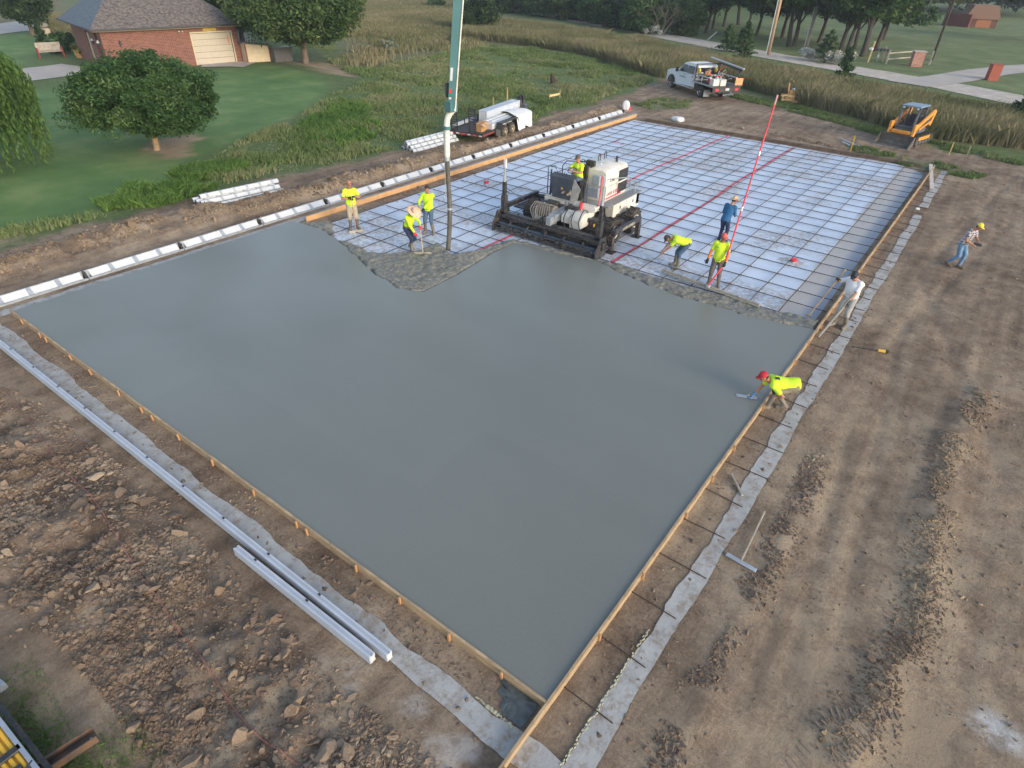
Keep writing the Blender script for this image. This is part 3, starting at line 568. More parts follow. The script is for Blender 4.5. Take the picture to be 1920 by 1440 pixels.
# white bar chairs under the near bars
ch = MB()
for a_ in range(3): ch.bar((0, 0, .03), (.035*math.cos(a_*2.1), .035*math.sin(a_*2.1), -.03), .012, .012)
ch.cyl((0, 0, .025), (0, 0, .045), .02, 8); chp = ch.build('bar_chair', m_white); fc = True; ci = 0
for n_ in range(0, 12):
    for k_ in range(-19, -12):
        x_ = -1.53-.915*n_; y_ = 32.256+.915*k_
        if edge_y(x_) < y_-.05 and (k_ < -15 or (n_+k_) % 3 == 0) and not (-12 < x_ < -7.4):
            o = chp if fc else chp.copy()
            if not fc: COL.objects.link(o)
            fc = False; ci += 1; o.location = (x_+.04, y_+.03, -.07); o.rotation_euler = (0, 0, random.random()*6)
            tag(o, 'small white plastic chair holding up the bars near the fresh concrete', 'bar chair', 'white bar chairs under the rebar')
# red seam tape
def tape(p0, p1, y1, lab):
    a = P(*p0, -.1); b = P(*p1, -.1); mb = MB(); vs = []; N = 60
    for i in range(N+1):
        u = i/N; q = a.lerp(b, u); wv = .05*math.sin(u*7)+.03*math.sin(u*19)
        for s in (-.055, .055): vs.append((q.x+wv+s, q.y, -.088+.004*math.sin(u*40)))
    mb.add(vs, [(i*2, i*2+1, i*2+3, i*2+2) for i in range(N)]); tag(mb.build('seam_tape', m_pink), lab, 'seam tape', 'red tape along the sheet seams')
tape((880, 476), (1366, 254), 0, 'red tape line on the sheet passing behind the laser screed')
tape((1146, 492), (1487, 277), 0, 'long red tape line running up the sheet beside the bending worker')
for q, lab in (((912, 345), 'red pipe cap poking through the sheet left of the laser screed'), ((1487, 492), 'red pipe cap in a dirt hole in the sheet right of the red pole')):
    p = P(*q, -.1); t = thing('pipe_stub', lab, 'pipe', (p.x, p.y, -.1)); mb = MB(); mb.cyl((0, 0, -.05), (0, 0, .06), .09, 14); mb.build('pipe', m_alud, t)
    mb = MB(); mb.wheel((0, 0, .08), (0, 0, 1), [(.11, -.03), (.115, .03), (.08, .05), (.0, .055)], 14); mb.box((.05, .05, .11), (.09, .09, .05), None, .01); mb.build('cap', m_red, t)
for q0, q1 in (((1150, 267), (1162, 261)), ((1164, 271), (1170, 268))):
    a = P(*q0, -.08); b = P(*q1, -.08); tag(MB().bar(a, b, .07, .01).build('red_mark', m_pink), 'short red strip of tape on the sheet near the far left corner', 'tape', 'short red tape scraps')
# ================================================================ CURB FORM UNITS (white panels in an aluminium frame) along the left side
def form_unit(L_=3.05, hh=.21):
    r = thing('curb_form', 'x', 'curb form')
    mb = MB(); mb.bb(0, L_-.02, -.10, .0, 0, .035); mb.bb(0, L_-.02, .17, .20, 0, hh); mb.bb(0, L_-.02, -.105, -.09, 0, .06)
    mb.build('channel', m_alud, r)
    for i in range(4):
        x0 = i*L_/4; k = .10
        for h_ in ((0,) if i not in (0, 3) else (0,)):
            pm = MB(); a0 = x0+.06+(.06 if i == 0 else 0); a1 = x0+L_/4-.06-(.06 if i == 3 else 0)
            pm.add([(a0, 0, .037), (a1, 0, .037), (a1, .168, hh-.015), (a0, .168, hh-.015), (a0, .168, .037), (a1, .168, .037)], [(0, 1, 2, 3), (0, 3, 4), (1, 5, 2), (3, 2, 5, 4), (0, 4, 5, 1)])
            pm.add([(a0+.02, .083, hh/2+.006), (a1-.02, .083, hh/2+.006), (a1-.02, .095, hh/2+.022), (a0+.02, .095, hh/2+.022)], [(0, 1, 2, 3)])
            pm.build('panel', m_white, r)
        rb = MB(); rb.add([(x0-.055+(.07 if i == 0 else 0), -.04, .036), (x0+.055, -.04, .036), (x0+.055, .168, hh), (x0-.055+(.07 if i == 0 else 0), .168, hh), (x0+.055, .168, .036), (x0-.055+(.07 if i == 0 else 0), .168, .036)], [(0, 1, 2, 3), (1, 4, 2), (0, 3, 5), (0, 5, 4, 1), (2, 4, 5, 3)]); rb.build('rib', m_alud, r)
    cp = MB(); cp.box((L_-.03, .08, .11), (.06, .2, .21), None, .01); cp.build('coupler', m_black, r)
    return r
fu = form_unit(); y0_ = P(0, 578).y
a = Vector((-19.05, -.55, G)); b = Vector((-18.72, 37.4, G)); tdir = (b-a).normalized(); az = math.atan2(tdir.y, tdir.x)
NU = int((b-a).length/3.06)
for i in range(NU):
    o = fu if i == 0 else copy_tree(fu); o.location = a+tdir*3.06*i; o.rotation_euler = (0, 0, az)
    tag(o, 'white panelled aluminium curb form on the left footing, '+near(i, NU, 'the left corner'), 'curb form', 'curb forms along the left footing')
# ================================================================ VINYL BEAMS beside the near strip
def channel(name, a, b, lab, w=.105, h=.17):
    a = Vector(a); b = Vector(b); t = (b-a).normalized(); ln = (b-a).length
    r = thing(name, lab, 'channel', a, math.atan2(t.y, t.x), 'grey channels beside the near strip')
    pr = [(-w/2, 0), (w/2, 0), (w/2, .02), (.02, .03), (.02, h*.55), (w/2, h*.6), (w/2, h), (w*.2, h), (w*.2, h-.018), (-w*.15, h-.018), (-w*.15, h), (-w/2, h)]
    MB().prism([(p[0], p[1]) for p in pr], 0, ln, 'x').build('rail', m_vinyl, r)
    MB().bb(ln, ln+.006, -w/2+.01, w/2-.01, .02, h-.01).build('end_cap', m_white, r)
    k = int(ln/1.3)
    for i in range(k): MB().box((.5+i*1.3, w*.3, h+.003), (.05, .03, .012)).build('clip', m_black, r)
    return r
channel('grey_channel', (-21.5, -.72, G+.04), (-2.53, -.655, G+.04), 'long grey channel lying on the near footing strip, the longer of the pair')
channel('grey_channel', P(447, 1040, G)+Vector((0, 0, .03)), P(700, 1243, G)+Vector((0, 0, .02)), 'shorter grey channel lying on dirt beside the longer one')
# ================================================================ BUNDLES OF FORM PIECES left of the track
def bundle(a, b, lab, rows, ribs):
    a = Vector(a); b = Vector(b); t = (b-a).normalized(); ln = (b-a).length
    r = thing('form_bundle', lab, 'form bundle', a, math.atan2(t.y, t.x), 'bundles of spare curb forms')
    k = 0
    for lv, cnt in enumerate(rows):
        for j in range(cnt):
            yy = (j-(cnt-1)/2)*.27; zz = lv*.16; off = random.uniform(-.15, .15); mb = MB()
            pr = [(yy-.12, zz), (yy+.12, zz), (yy+.12, zz+.03), (yy+.04, zz+.13), (yy-.04, zz+.13), (yy-.12, zz+.03)]
            mb.prism(pr, off, ln+off, 'x'); p = mb.build('spare_form', m_white, r)
            rb = MB()
            for i in range(ribs): u = off+(i+.5)*ln/ribs; rb.prism([(yy-.13, zz-.002), (yy+.13, zz-.002), (yy+.13, zz+.04), (yy+.05, zz+.142), (yy-.05, zz+.142), (yy-.13, zz+.04)], u-.045, u+.045, 'x')
            rb.build('ribs', m_alud, p)
            ec = MB(); ec.box((off-.01, yy, zz+.06), (.03, .09, .08)); ec.build('end_clip', m_black, p)
    return r
pa, pb = P(383, 390), P(528, 358); bundle(pa+Vector((-.3, 0, .0)), pb+Vector((-.3, 0, .0)), 'nearer bundle of white ribbed curb forms on the dirt bank', (4, 3, 1), 6)
pa, pb = P(768, 284), P(852, 262); bundle(pa+Vector((-.2, 0, .0)), pb+Vector((-.2, 0, .0)), 'bundle of white ribbed curb forms behind the black hose', (4, 3, 2), 7)
# ================================================================ LOOSE THINGS ON THE SITE
def T(name, lab, cat, mb, m, loc=None, grp=None, smooth=False):
    o = mb.build(name, m, smooth=smooth, at=loc); return tag(o, lab, cat, grp)
a, b = P(1388, 1056), P(1433, 962)                                    # come-along on the dirt
t = thing('concrete_rake', 'grey concrete rake lying flat on dirt right of the footing strip', 'rake', a)
MB().bar(Vector((0, 0, .04)), b-a+Vector((0, 0, .05)), .03, .028, .006).build('handle', m_graywood, t)
h0 = P(1361, 1041)-a; h1 = P(1417, 1073)-a; MB().bar(h0+Vector((0, 0, .035)), h1+Vector((0, 0, .035)), .085, .03, .006).build('head', m_alud, t)
T('loose_stake', 'short grey wooden stake lying across a dowel by the footing strip', 'stake', MB().bar(P(1371, 892)+Vector((0, 0, .05)), P(1391, 932)+Vector((0, 0, .04)), .045, .035), m_graywood)
T('white_plank', 'pale weathered plank lying at the far right corner of the sheet', 'plank', MB().bar(P(1745, 309, 0)+Vector((0, 0, .02)), P(1746, 356)+Vector((0, 0, .06)), .16, .05), mat('pale plank', (.52, .47, .42), .8, scale=4, var=.15))
T('steel_tube', 'grey pipe lying on dirt left of the skid steer, the longer one', 'pipe', MB().tube([P(1575, 262)+Vector((0, 0, .08)), P(1630, 287)+Vector((0, 0, .08))], .04, 8), m_alud)
T('steel_tube', 'grey pipe lying on dirt left of the skid steer, the shorter one', 'pipe', MB().tube([P(1580, 268)+Vector((0, 0, .05)), P(1614, 285)+Vector((0, 0, .05))], .04, 8), m_alud)
def stk(p, h, lab, m=m_stakey, w=.045, lean=(0, 0)):
    q = P(*p); q.z = gz(q.x, q.y); T('survey_stake', lab, 'stake', MB().bar(q+Vector((0, 0, -.1)), q+Vector((lean[0], lean[1], h)), w, .025), m, q)
stk((1594, 285), .85, 'yellow stake standing beside the grey pipes', m_yel); stk((1779, 291), .7, 'thin wooden stake in grass right of the skid steer'); stk((1812, 294), .55, 'rusty short stake right of the thin wooden stake', m_graywood)
stk((925, 213), .95, 'pale stake behind the trailer, nearer its tailgate', m_stakey, .09); stk((951, 192), .95, 'pale stake behind the trailer, nearer the black reel', m_stakey, .09)
stk((1049, 188), .7, 'slim stake at the end of the batter board right of the trailer'); stk((1508, 292), .4, 'short stake on the far side of the sheet', m_graywood)
t = thing('batter_board', 'low wooden batter board on two stakes in grass right of trailer', 'batter board', P(1035, 190)); a, b = P(1030, 190)-P(1035, 190), P(1048, 186)-P(1035, 190)
MB().bar(a+Vector((0, 0, .35)), b+Vector((0, 0, .35)), .04, .14).build('rail', m_stakey, t); MB().bar(a, a+Vector((0, 0, .5)), .05, .03).build('leg', m_stakey, t)
def sack(p, s, lab, seed, cat='sack', tall=1):
    q = P(*p); mb = MB(); N, Mm = 18, 12; vs = []; r_ = random.Random(seed)
    for i in range(Mm+1):
        th = PI*i/Mm
        for j in range(N):
            a = 2*PI*j/N; k_ = 1+.13*math.sin(3*a+seed)+.1*math.sin(5*a+2*th+seed)+r_.uniform(-.05, .05)
            zz = -math.cos(th)*tall; vs.append((s[0]*k_*math.sin(th)**.7*math.cos(a), s[1]*k_*math.sin(th)**.7*math.sin(a), max(s[2]*(zz+.75), 0)))
    mb.add(vs, [(i*N+j, i*N+(j+1) % N, (i+1)*N+(j+1) % N, (i+1)*N+j) for i in range(Mm) for j in range(N)])
    o = mb.build('white_sack', m_bagw, smooth=True); o.location = (q.x, q.y, gz(q.x, q.y)); tag(o, lab, cat)
sack((1173, 206), (.24, .21, .34), 'upright crumpled white sack at the far left corner of the site', 2)
sack((1271, 228), (.42, .26, .17), 'white sack lying flat on dirt behind the far edge of the sheet', 5)
q = P(1180, 206); T('red_can', 'small red can beside the upright white sack', 'can', MB().cyl(q+Vector((0, 0, 0)), q+Vector((0, 0, .2)), .1), m_red, q)
q = P(1716, 394); t = thing('paper_cup', 'white paper cup lying on the right footing strip', 'cup', q)
MB().tube([(0, 0, .06), (.12, .06, .05)], [.05, .065], 14).build('cup', m_white, t)
# cordless tool beyond the dowels
q = P(1652, 661); t = thing('power_tool', 'long yellow and black power tool lying on dirt right of the strip', 'power tool', q, .3); t.scale = (.75,)*3
MB().box((0, 0, .07), (.26, .09, .09), None, .02).build('body', m_yel, t); MB().box((.17, 0, .07), (.10, .11, .12), None, .02).build('battery', m_black, t); MB().tube([(-.12, 0, .06), (-.95, .03, .02)], .016, 8).build('shaft', m_black, t)
# red hose over the clods
pts = [(0, 728), (40, 770), (80, 825), (120, 880), (180, 945), (220, 1010), (260, 1075), (300, 1130), (330, 1175), (370, 1225), (400, 1270), (440, 1330), (480, 1380), (520, 1410), (560, 1440)]
def smoothpts(pp, k=6):
    pp = [Vector(p) for p in pp]; out = []
    for i in range(len(pp)-1):
        p0 = pp[max(i-1, 0)]; p1 = pp[i]; p2 = pp[i+1]; p3 = pp[min(i+2, len(pp)-1)]
        for j in range(k): t_ = j/k; out.append(.5*((2*p1)+(p2-p0)*t_+(2*p0-5*p1+4*p2-p3)*t_*t_+(3*p1-p0-3*p2+p3)*t_**3))
    return out+[pp[-1]]
hp = smoothpts([P(*p) for p in pts], 8)
for v in hp: v.z = gz(v.x, v.y)+.05
T('air_hose', 'thin faded red hose snaking over the clods at the near left', 'hose', MB().tube(hp, .008, 6), mat('faded red', (.24, .10, .085), .7))
# tree stump
q = P(1038, 158); q.z = gz(q.x, q.y); t = thing('tree_stump', 'dark leaning broken stump in the green meadow', 'stump', q)
MB().tube([(.1, 0, -.1), (0, 0, .2), (-.15, 0, .5), (-.28, .0, .72)], [.34, .28, .2, .07], 9).build('stump', mat('dark bark', (.05, .038, .03), .95, bump=.8, bs=12), t)
# bottom left: yellow ribbed ramp and steel channel
q = P(20, 1385, .35); t = thing('yellow_ramp', 'yellow ribbed ramp with grey rails and black brackets at the bottom left edge', 'ramp', (q.x, q.y, 0))
e0 = P(0, 1345, .4); e1 = P(72, 1438, .4); d_ = (e1-e0).normalized(); nrm = Vector((-d_.y, d_.x, 0)); nrm = nrm if nrm.dot(Vector((CP[0]+8, CP[1]+3, 0))-0*e0) < 0 else -nrm
o_ = Vector((q.x, q.y, 0)); s_ = -Vector((d_.y, -d_.x, 0)); s_ = s_ if (P(0, 1440, .4)-e0).dot(s_) > 0 else -s_
A_ = e0-d_*1.2-o_; B_ = e1+d_*1.0-o_
MB().bar(A_+s_*.02, B_+s_*.02, .05, .09).build('rail', m_alu, t)
mb = MB()
for i in range(7): mb.bar(A_+s_*(.08+.07*i)-Vector((0, 0, .01)), B_+s_*(.08+.07*i)-Vector((0, 0, .01)), .045, .05, .01)
mb.bar(A_+s_*.3-Vector((0, 0, .035)), B_+s_*.3-Vector((0, 0, .035)), .55, .02); mb.build('deck', m_yel, t)
mb = MB(); c_ = (P(22, 1412, .42)-o_); mb.bar(c_-d_*.0-s_*.10, c_+s_*.5, .10, .05, .01); mb.bar(c_+d_*.25-s_*.0, c_+d_*.22+s_*.5, .08, .05, .01); mb.tube([c_-s_*.1+d_*.3, c_+s_*.2+d_*.45], .03, 8); mb.build('bracket', m_black, t)
mb = MB(); mb.bar(A_-s_*.06-Vector((0, 0, .12)), B_-s_*.06-Vector((0, 0, .12)), .06, .12); mb.bar(A_+s_*.3-Vector((0, 0, .3)), B_+s_*.3-Vector((0, 0, .3)), .4, .06); mb.build('side_beam', m_black, t)
a, b = P(92, 1440, .0), P(182, 1380, .0); a = a-(b-a)*.3; t = thing('steel_beam', 'rusty dark steel channel lying on grass beside the yellow ramp', 'steel beam', a, math.atan2((b-a).y, (b-a).x)); ln = (b-a).length
MB().prism([(-.09, 0), (.09, 0), (.09, .12), (.075, .12), (.075, .015), (-.075, .015), (-.075, .12), (-.09, .12)], 0, ln, 'x').build('web', mat('rusty steel', (.085, .10, .105), .55, metal=.3, scale=5, var=.3, col2=(.20, .12, .08)), t)
MB().cyl((ln-.06, 0, .015), (ln-.06, 0, .03), .014, 8).build('bolt', m_alu, t)
q = P(6, 1290, .1); T('steel_post', 'grey square steel post end lying in grass at the left edge', 'post', MB().bar(q, P(-70, 1230, .1), .1, .1), m_alud, q)
# ================================================================ CLODS (loose soil nobody could count) and tracks
def ico(n=1):
    import bmesh
    b = bmesh.new(); bmesh.ops.create_icosphere(b, subdivisions=n, radius=1); V = np.array([v.co[:] for v in b.verts]); F_ = np.array([[v.index for v in f.verts] for f in b.faces]); b.free(); return V, F_
IV, IF = ico(2); IV1, IF1 = ico(1)
def clodfield(name, lab, pos, size, m, big=False, seed=1):
    r = np.random.default_rng(seed); V0, F0 = (IV, IF) if big else (IV1, IF1); n_ = len(pos); k = len(V0)
    sh = []
    for s_ in range(18):                                             # blocky, broken, lopsided shapes
        v = V0.copy(); fr = r.normal(size=(5, 3))*1.6; ph = r.uniform(0, 6, 5); am = r.uniform(.08, .24, 5); k_ = np.ones(len(v))
        for a_, p_, m_ in zip(fr, ph, am): k_ += m_*np.sin(v@a_*1.3+p_)
        v *= np.clip(k_, .45, 1.6)[:, None]; a = r.normal(size=(6, 3)); a /= np.linalg.norm(a, axis=1)[:, None]
        for q, c in zip(a, r.uniform(.2, .65, 6)): dpt = v@q; v -= np.outer(np.clip(dpt-c, 0, None), q)
        v += r.normal(size=v.shape)*.05; v *= 1.25; sh.append(v)
    sh = np.array(sh)[r.integers(0, 18, n_)]
    sc = size[:, None, None]*r.uniform(.55, 1.45, (n_, 1, 3))*np.array([1, 1, .75]); sh = sh*sc
    a = r.uniform(0, 2*PI, n_); c, s = np.cos(a)[:, None], np.sin(a)[:, None]; x = sh[..., 0]*c-sh[..., 1]*s; y = sh[..., 0]*s+sh[..., 1]*c
    zz = height(pos[:, 0], pos[:, 1]); V = np.stack([x+pos[:, 0:1], y+pos[:, 1:2], sh[..., 2]+(zz+size*.02)[:, None]], -1).reshape(-1, 3)
    F_ = (F0[None]+(np.arange(n_)*k)[:, None, None]).reshape(-1, 3); rnd = np.repeat(np.clip(r.normal(.42, .13, n_)+.22*(r.random(n_) < .12)*(size > .04)+(fbm(pos[:, 0], pos[:, 1], 1.0, 2, 66)-.5)*.7, 0, 1), k)
    o = npmesh(name, V, F_, m, None, {'rnd': ('FLOAT', rnd)}); tag(o, lab, 'soil clods', kind='stuff'); return o
def clodmat(name, cols):
    m = leafmat(name, cols, .95, 0); n = m.node_tree.nodes; l = L(m); b = n['Principled BSDF']
    z = n.new('ShaderNodeTexNoise'); z.inputs['Scale'].default_value = 26; z.inputs['Detail'].default_value = 6; bp = n.new('ShaderNodeBump'); bp.inputs['Strength'].default_value = .8; bp.inputs['Distance'].default_value = .02
    tc = n.new('ShaderNodeTexCoord'); l(tc.outputs['Object'], z.inputs['Vector']); l(z.outputs[0], bp.inputs['Height']); l(bp.outputs[0], b.inputs['Normal']); return m
m_clod = clodmat('clods', [(.105, .074, .052), (.18, .132, .095), (.235, .18, .13), (.33, .265, .19)])
m_clodt = clodmat('tan clods', [(.11, .078, .054), (.20, .148, .10), (.27, .21, .14), (.37, .295, .195)])
def sample_poly(poly, n_, r):
    a = np.array([[p[0], p[1]] for p in poly]); lo, hi = a.min(0), a.max(0); q = r.uniform(lo, hi, (n_*3, 2)); return q[sdist(q[:, 0], q[:, 1], poly) > 0][:n_]
r_ = np.random.default_rng(3)
q = sample_poly(CLODS, 52000, r_); dens = ss(fbm(q[:, 0], q[:, 1], 1.0, 3, 41), .42, .56); q = q[r_.random(len(q)) < .12+.88*dens]
clodfield('small_clods', 'crumbled brown soil between the larger clods at the near left', q, np.clip(r_.lognormal(-4.05, .5, len(q)), .010, .06), m_clod, seed=4)
q = sample_poly(CLODS, 1000, r_); dens = ss(fbm(q[:, 0], q[:, 1], .9, 3, 47), .42, .6); q = q[r_.random(len(q)) < .15+.85*dens]
clodfield('large_clods', 'large broken tan and brown clods scattered over the near left', q, np.clip(r_.lognormal(-3.15, .5, len(q)), .03, .13), m_clod, True, 5)
def along(line, n_, spread, r):
    pts = [Vector((p[0], p[1])) for p in line]; ls = [(pts[i+1]-pts[i]).length for i in range(len(pts)-1)]; pr = np.array(ls)/sum(ls); i = r.choice(len(ls), n_, p=pr); t_ = r.random(n_)
    a = np.array([p[:] for p in pts]); base = a[i]*(1-t_[:, None])+a[i+1]*t_[:, None]; return base+r.normal(size=(n_, 2))*spread
for rd, n_, sp_, mu_, mx_, nm, lb, mm in ((RIDGE1, 3000, .15, -3.95, .10, 'windrow_clods', 'row of crumbly clods beside the grey rake and footing strip', m_clod),
        (RIDGE2, 5200, .19, -4.05, .10, 'windrow_clods', 'long row of crumbly clods down the right side of the site', m_clodt),
        (RIDGE3, 9000, .50, -3.4, .16, 'bank_clods', 'lumpy tan soil bank between the white curb forms and the track', m_clodt),
        (RIDGE4, 2600, .45, -3.2, .14, 'bank_clods', 'low bank of dark lumps behind the far edge of the sheet', m_clod)):
    q = along(rd, n_, sp_, r_); q = q[fbm(q[:, 0], q[:, 1], 1.3, 2, 14) > (.44 if n_ in (3000, 5200) else .30)]; q = q[(sdist(q[:, 0], q[:, 1], [(-19.3, -1.2), (.95, -1.2), (.95, 35.3), (-19.3, 38)]) < 0)]
    clodfield(nm, lb, q, np.clip(r_.lognormal(mu_, .45, len(q)), .015, mx_), mm, seed=n_)
q = sample_poly(DIRT, 40000, r_); q = q[(sdist(q[:, 0], q[:, 1], [(-19.3, -1.1), (.8, -1.1), (.8, 35.3), (-19.3, 38)]) < 0) & (np.hypot(q[:, 0]-CP[0], q[:, 1]-CP[1]) < 50)]
w_ = ss(fbm(q[:, 0], q[:, 1], .7, 3, 88), .38, .62); q = q[r_.random(len(q)) < .1+.9*w_]
clodfield('soil_crumbs', 'scattered crumbs of soil over the graded site', q, np.clip(r_.lognormal(-4.0, .45, len(q)), .008, .06), m_clod, seed=12)
q = np.concatenate([np.stack([r_.uniform(-17.5, -.8, 900), r_.normal(-.12, .12, 900)], 1), np.stack([r_.normal(.02, .12, 500), r_.uniform(0, 30, 500)], 1), np.stack([r_.normal(.5, .16, 700), r_.uniform(0, 30, 700)], 1), np.stack([r_.uniform(-17.5, -.8, 700), r_.normal(-.55, .2, 700)], 1)])
clodfield('soil_crumbs', 'soil crumbs fallen along the boards and footing strips', q, np.clip(r_.lognormal(-4.1, .5, len(q)), .008, .05), m_clod, seed=13)
q = np.concatenate([np.stack([r_.normal(-17.5, .18, 1500), r_.uniform(10.5, 34.5, 1500)], 1)])
clodfield('soil_crumbs', 'soil crumbs between the pine boards and the sheet', q, np.clip(r_.lognormal(-3.9, .5, len(q)), .01, .06), m_clod, seed=14)
# cleat prints at the near right
mb = MB()
for (p0, p1) in (((1470, 1460), (1560, 1350)), ((1560, 1450), (1640, 1350)), ((1560, 1350), (1690, 1330))):
    a = P(*p0); b_ = P(*p1); t_ = (b_-a).normalized(); s_ = Vector((-t_.y, t_.x, 0)); k = int((b_-a).length/.09)
    for i in range(k):
        c = a+t_*.09*i; c.z = gz(c.x, c.y)-.004; mb.bar(c-s_*random.uniform(.08, .16), c+s_*random.uniform(.08, .16)+t_*.04, .03, .018, .008)
tag(mb.build('cleat_prints', mat('pressed soil', (.20, .16, .125), .95, bump=.5, bs=20), smooth=False), 'raised cleat prints pressed into the soil at the near right', 'track prints', kind='stuff')
# ================================================================ PEOPLE
def cloth(name, col, **k): return mat(name, col, .85, scale=k.pop('scale', 7), var=k.pop('var', .12), bump=k.pop('bump', .5), bs=k.pop('bs', 9), spec=.2, **k)
m_hv = cloth('lime shirt', (.62, .86, .05), var=.07); m_hv2 = cloth('lime long sleeve shirt', (.56, .84, .04), var=.07)
m_skin = mat('skin', (.36, .17, .10), .55, scale=9, var=.08); m_skin2 = mat('tanned skin', (.42, .20, .12), .55, scale=9, var=.08)
m_khaki = cloth('khaki cloth', (.40, .36, .27), dirt=.4); m_jean = cloth('denim', (.07, .12, .20), dirt=.25, var=.25); m_jeand = cloth('dark denim', (.025, .04, .085), var=.3, dirt=.1)
m_jeanl = cloth('faded denim', (.13, .24, .40), var=.25); m_grayp = cloth('grey trousers', (.13, .12, .12), dirt=.3); m_tanp = cloth('tan trousers', (.25, .22, .16), dirt=.35, var=.2)
m_boot = mat('muddy rubber boot', (.17, .155, .13), .6, scale=8, var=.35, dirt=.5); m_shoe = mat('work boot', (.12, .09, .06), .8, scale=8, var=.3, dirt=.4)
m_glovb = mat('black glove', (.02, .02, .022), .8); m_glovr = mat('red glove', (.55, .05, .05), .8); m_glovg = mat('grey glove', (.30, .30, .29), .8); m_glovbl = mat('blue glove', (.10, .22, .42), .8)
m_straw = mat('straw', (.56, .42, .22), .8, scale=18, var=.15, bump=.4, bs=60); m_straw2 = mat('pink straw', (.60, .42, .30), .8, scale=18, var=.15)
m_hair = mat('black hair', (.012, .010, .010), .6); m_eye = mat('eye', (.02, .015, .012), .3)
m_blue = cloth('blue shirt', (.03, .12, .26)); m_tee = cloth('white tee', (.78, .80, .84), var=.05); m_orange = cloth('orange sleeve', (.85, .22, .03))
def ik(a, b, l1, l2, pole):
    a = Vector(a); b = Vector(b); d = b-a; D = d.length
    if D > (l1+l2)*.995: b = a+d*((l1+l2)*.995/D); d = b-a; D = d.length
    u = d/D; x = (l1*l1-l2*l2+D*D)/(2*D); h = math.sqrt(max(l1*l1-x*x, 0)); p = Vector(pole); p = (p-u*p.dot(u)); p = p.normalized() if p.length > 1e-4 else u.orthogonal().normalized()
    return a+u*x+p*h, b
def fin(mb, name, m, parent, vox=.013, sm=4, extra=None):
    o = mb.build(name, m, parent, smooth=True); r = o.modifiers.new('surface', 'REMESH'); r.mode = 'VOXEL'; r.voxel_size = vox; r.use_smooth_shade = True
    s = o.modifiers.new('smooth', 'SMOOTH'); s.factor = .5; s.iterations = sm; return o
def hand(mb, wr, d, up, sc=1, curl=.5):                               # palm, four fingers and a thumb; d points along the hand
    d = Vector(d).normalized(); up = Vector(up); up = (up-d*up.dot(d)); up = up.normalized() if up.length > 1e-3 else d.orthogonal().normalized(); s = d.cross(up)
    wr = Vector(wr); M = Matrix((s, d, up)).transposed(); mb.ell(wr+d*.045*sc, (.042*sc, .055*sc, .021*sc), M, 12, 8)
    for i, (o_, ln) in enumerate(((-.030, .068), (-.010, .078), (.010, .073), (.029, .058))):
        b = wr+d*.085*sc+s*o_*sc; ln *= sc; c1 = curl*(.9+.1*i); k1 = b+(d*math.cos(c1*.6)-up*math.sin(c1*.6))*ln*.45; k2 = k1+(d*math.cos(c1*1.9)-up*math.sin(c1*1.9))*ln*.32; k3 = k2+(d*math.cos(c1*3)-up*math.sin(c1*3))*ln*.25
        mb.cap(b-d*.02, .0105*sc, k1, .0095*sc, 8, 3); mb.cap(k1, .0095*sc, k2, .0088*sc, 8, 3); mb.cap(k2, .0088*sc, k3, .008*sc, 8, 3)
    tb = wr+d*.03*sc-s*.036*sc; t1 = tb+(d*.6-s*.7-up*.3*curl).normalized()*.034*sc; t2 = t1+(d*.85-s*.15-up*.8*curl).normalized()*.03*sc
    mb.cap(tb, .0125*sc, t1, .011*sc, 8, 3); mb.cap(t1, .011*sc, t2, .009*sc, 8, 3)
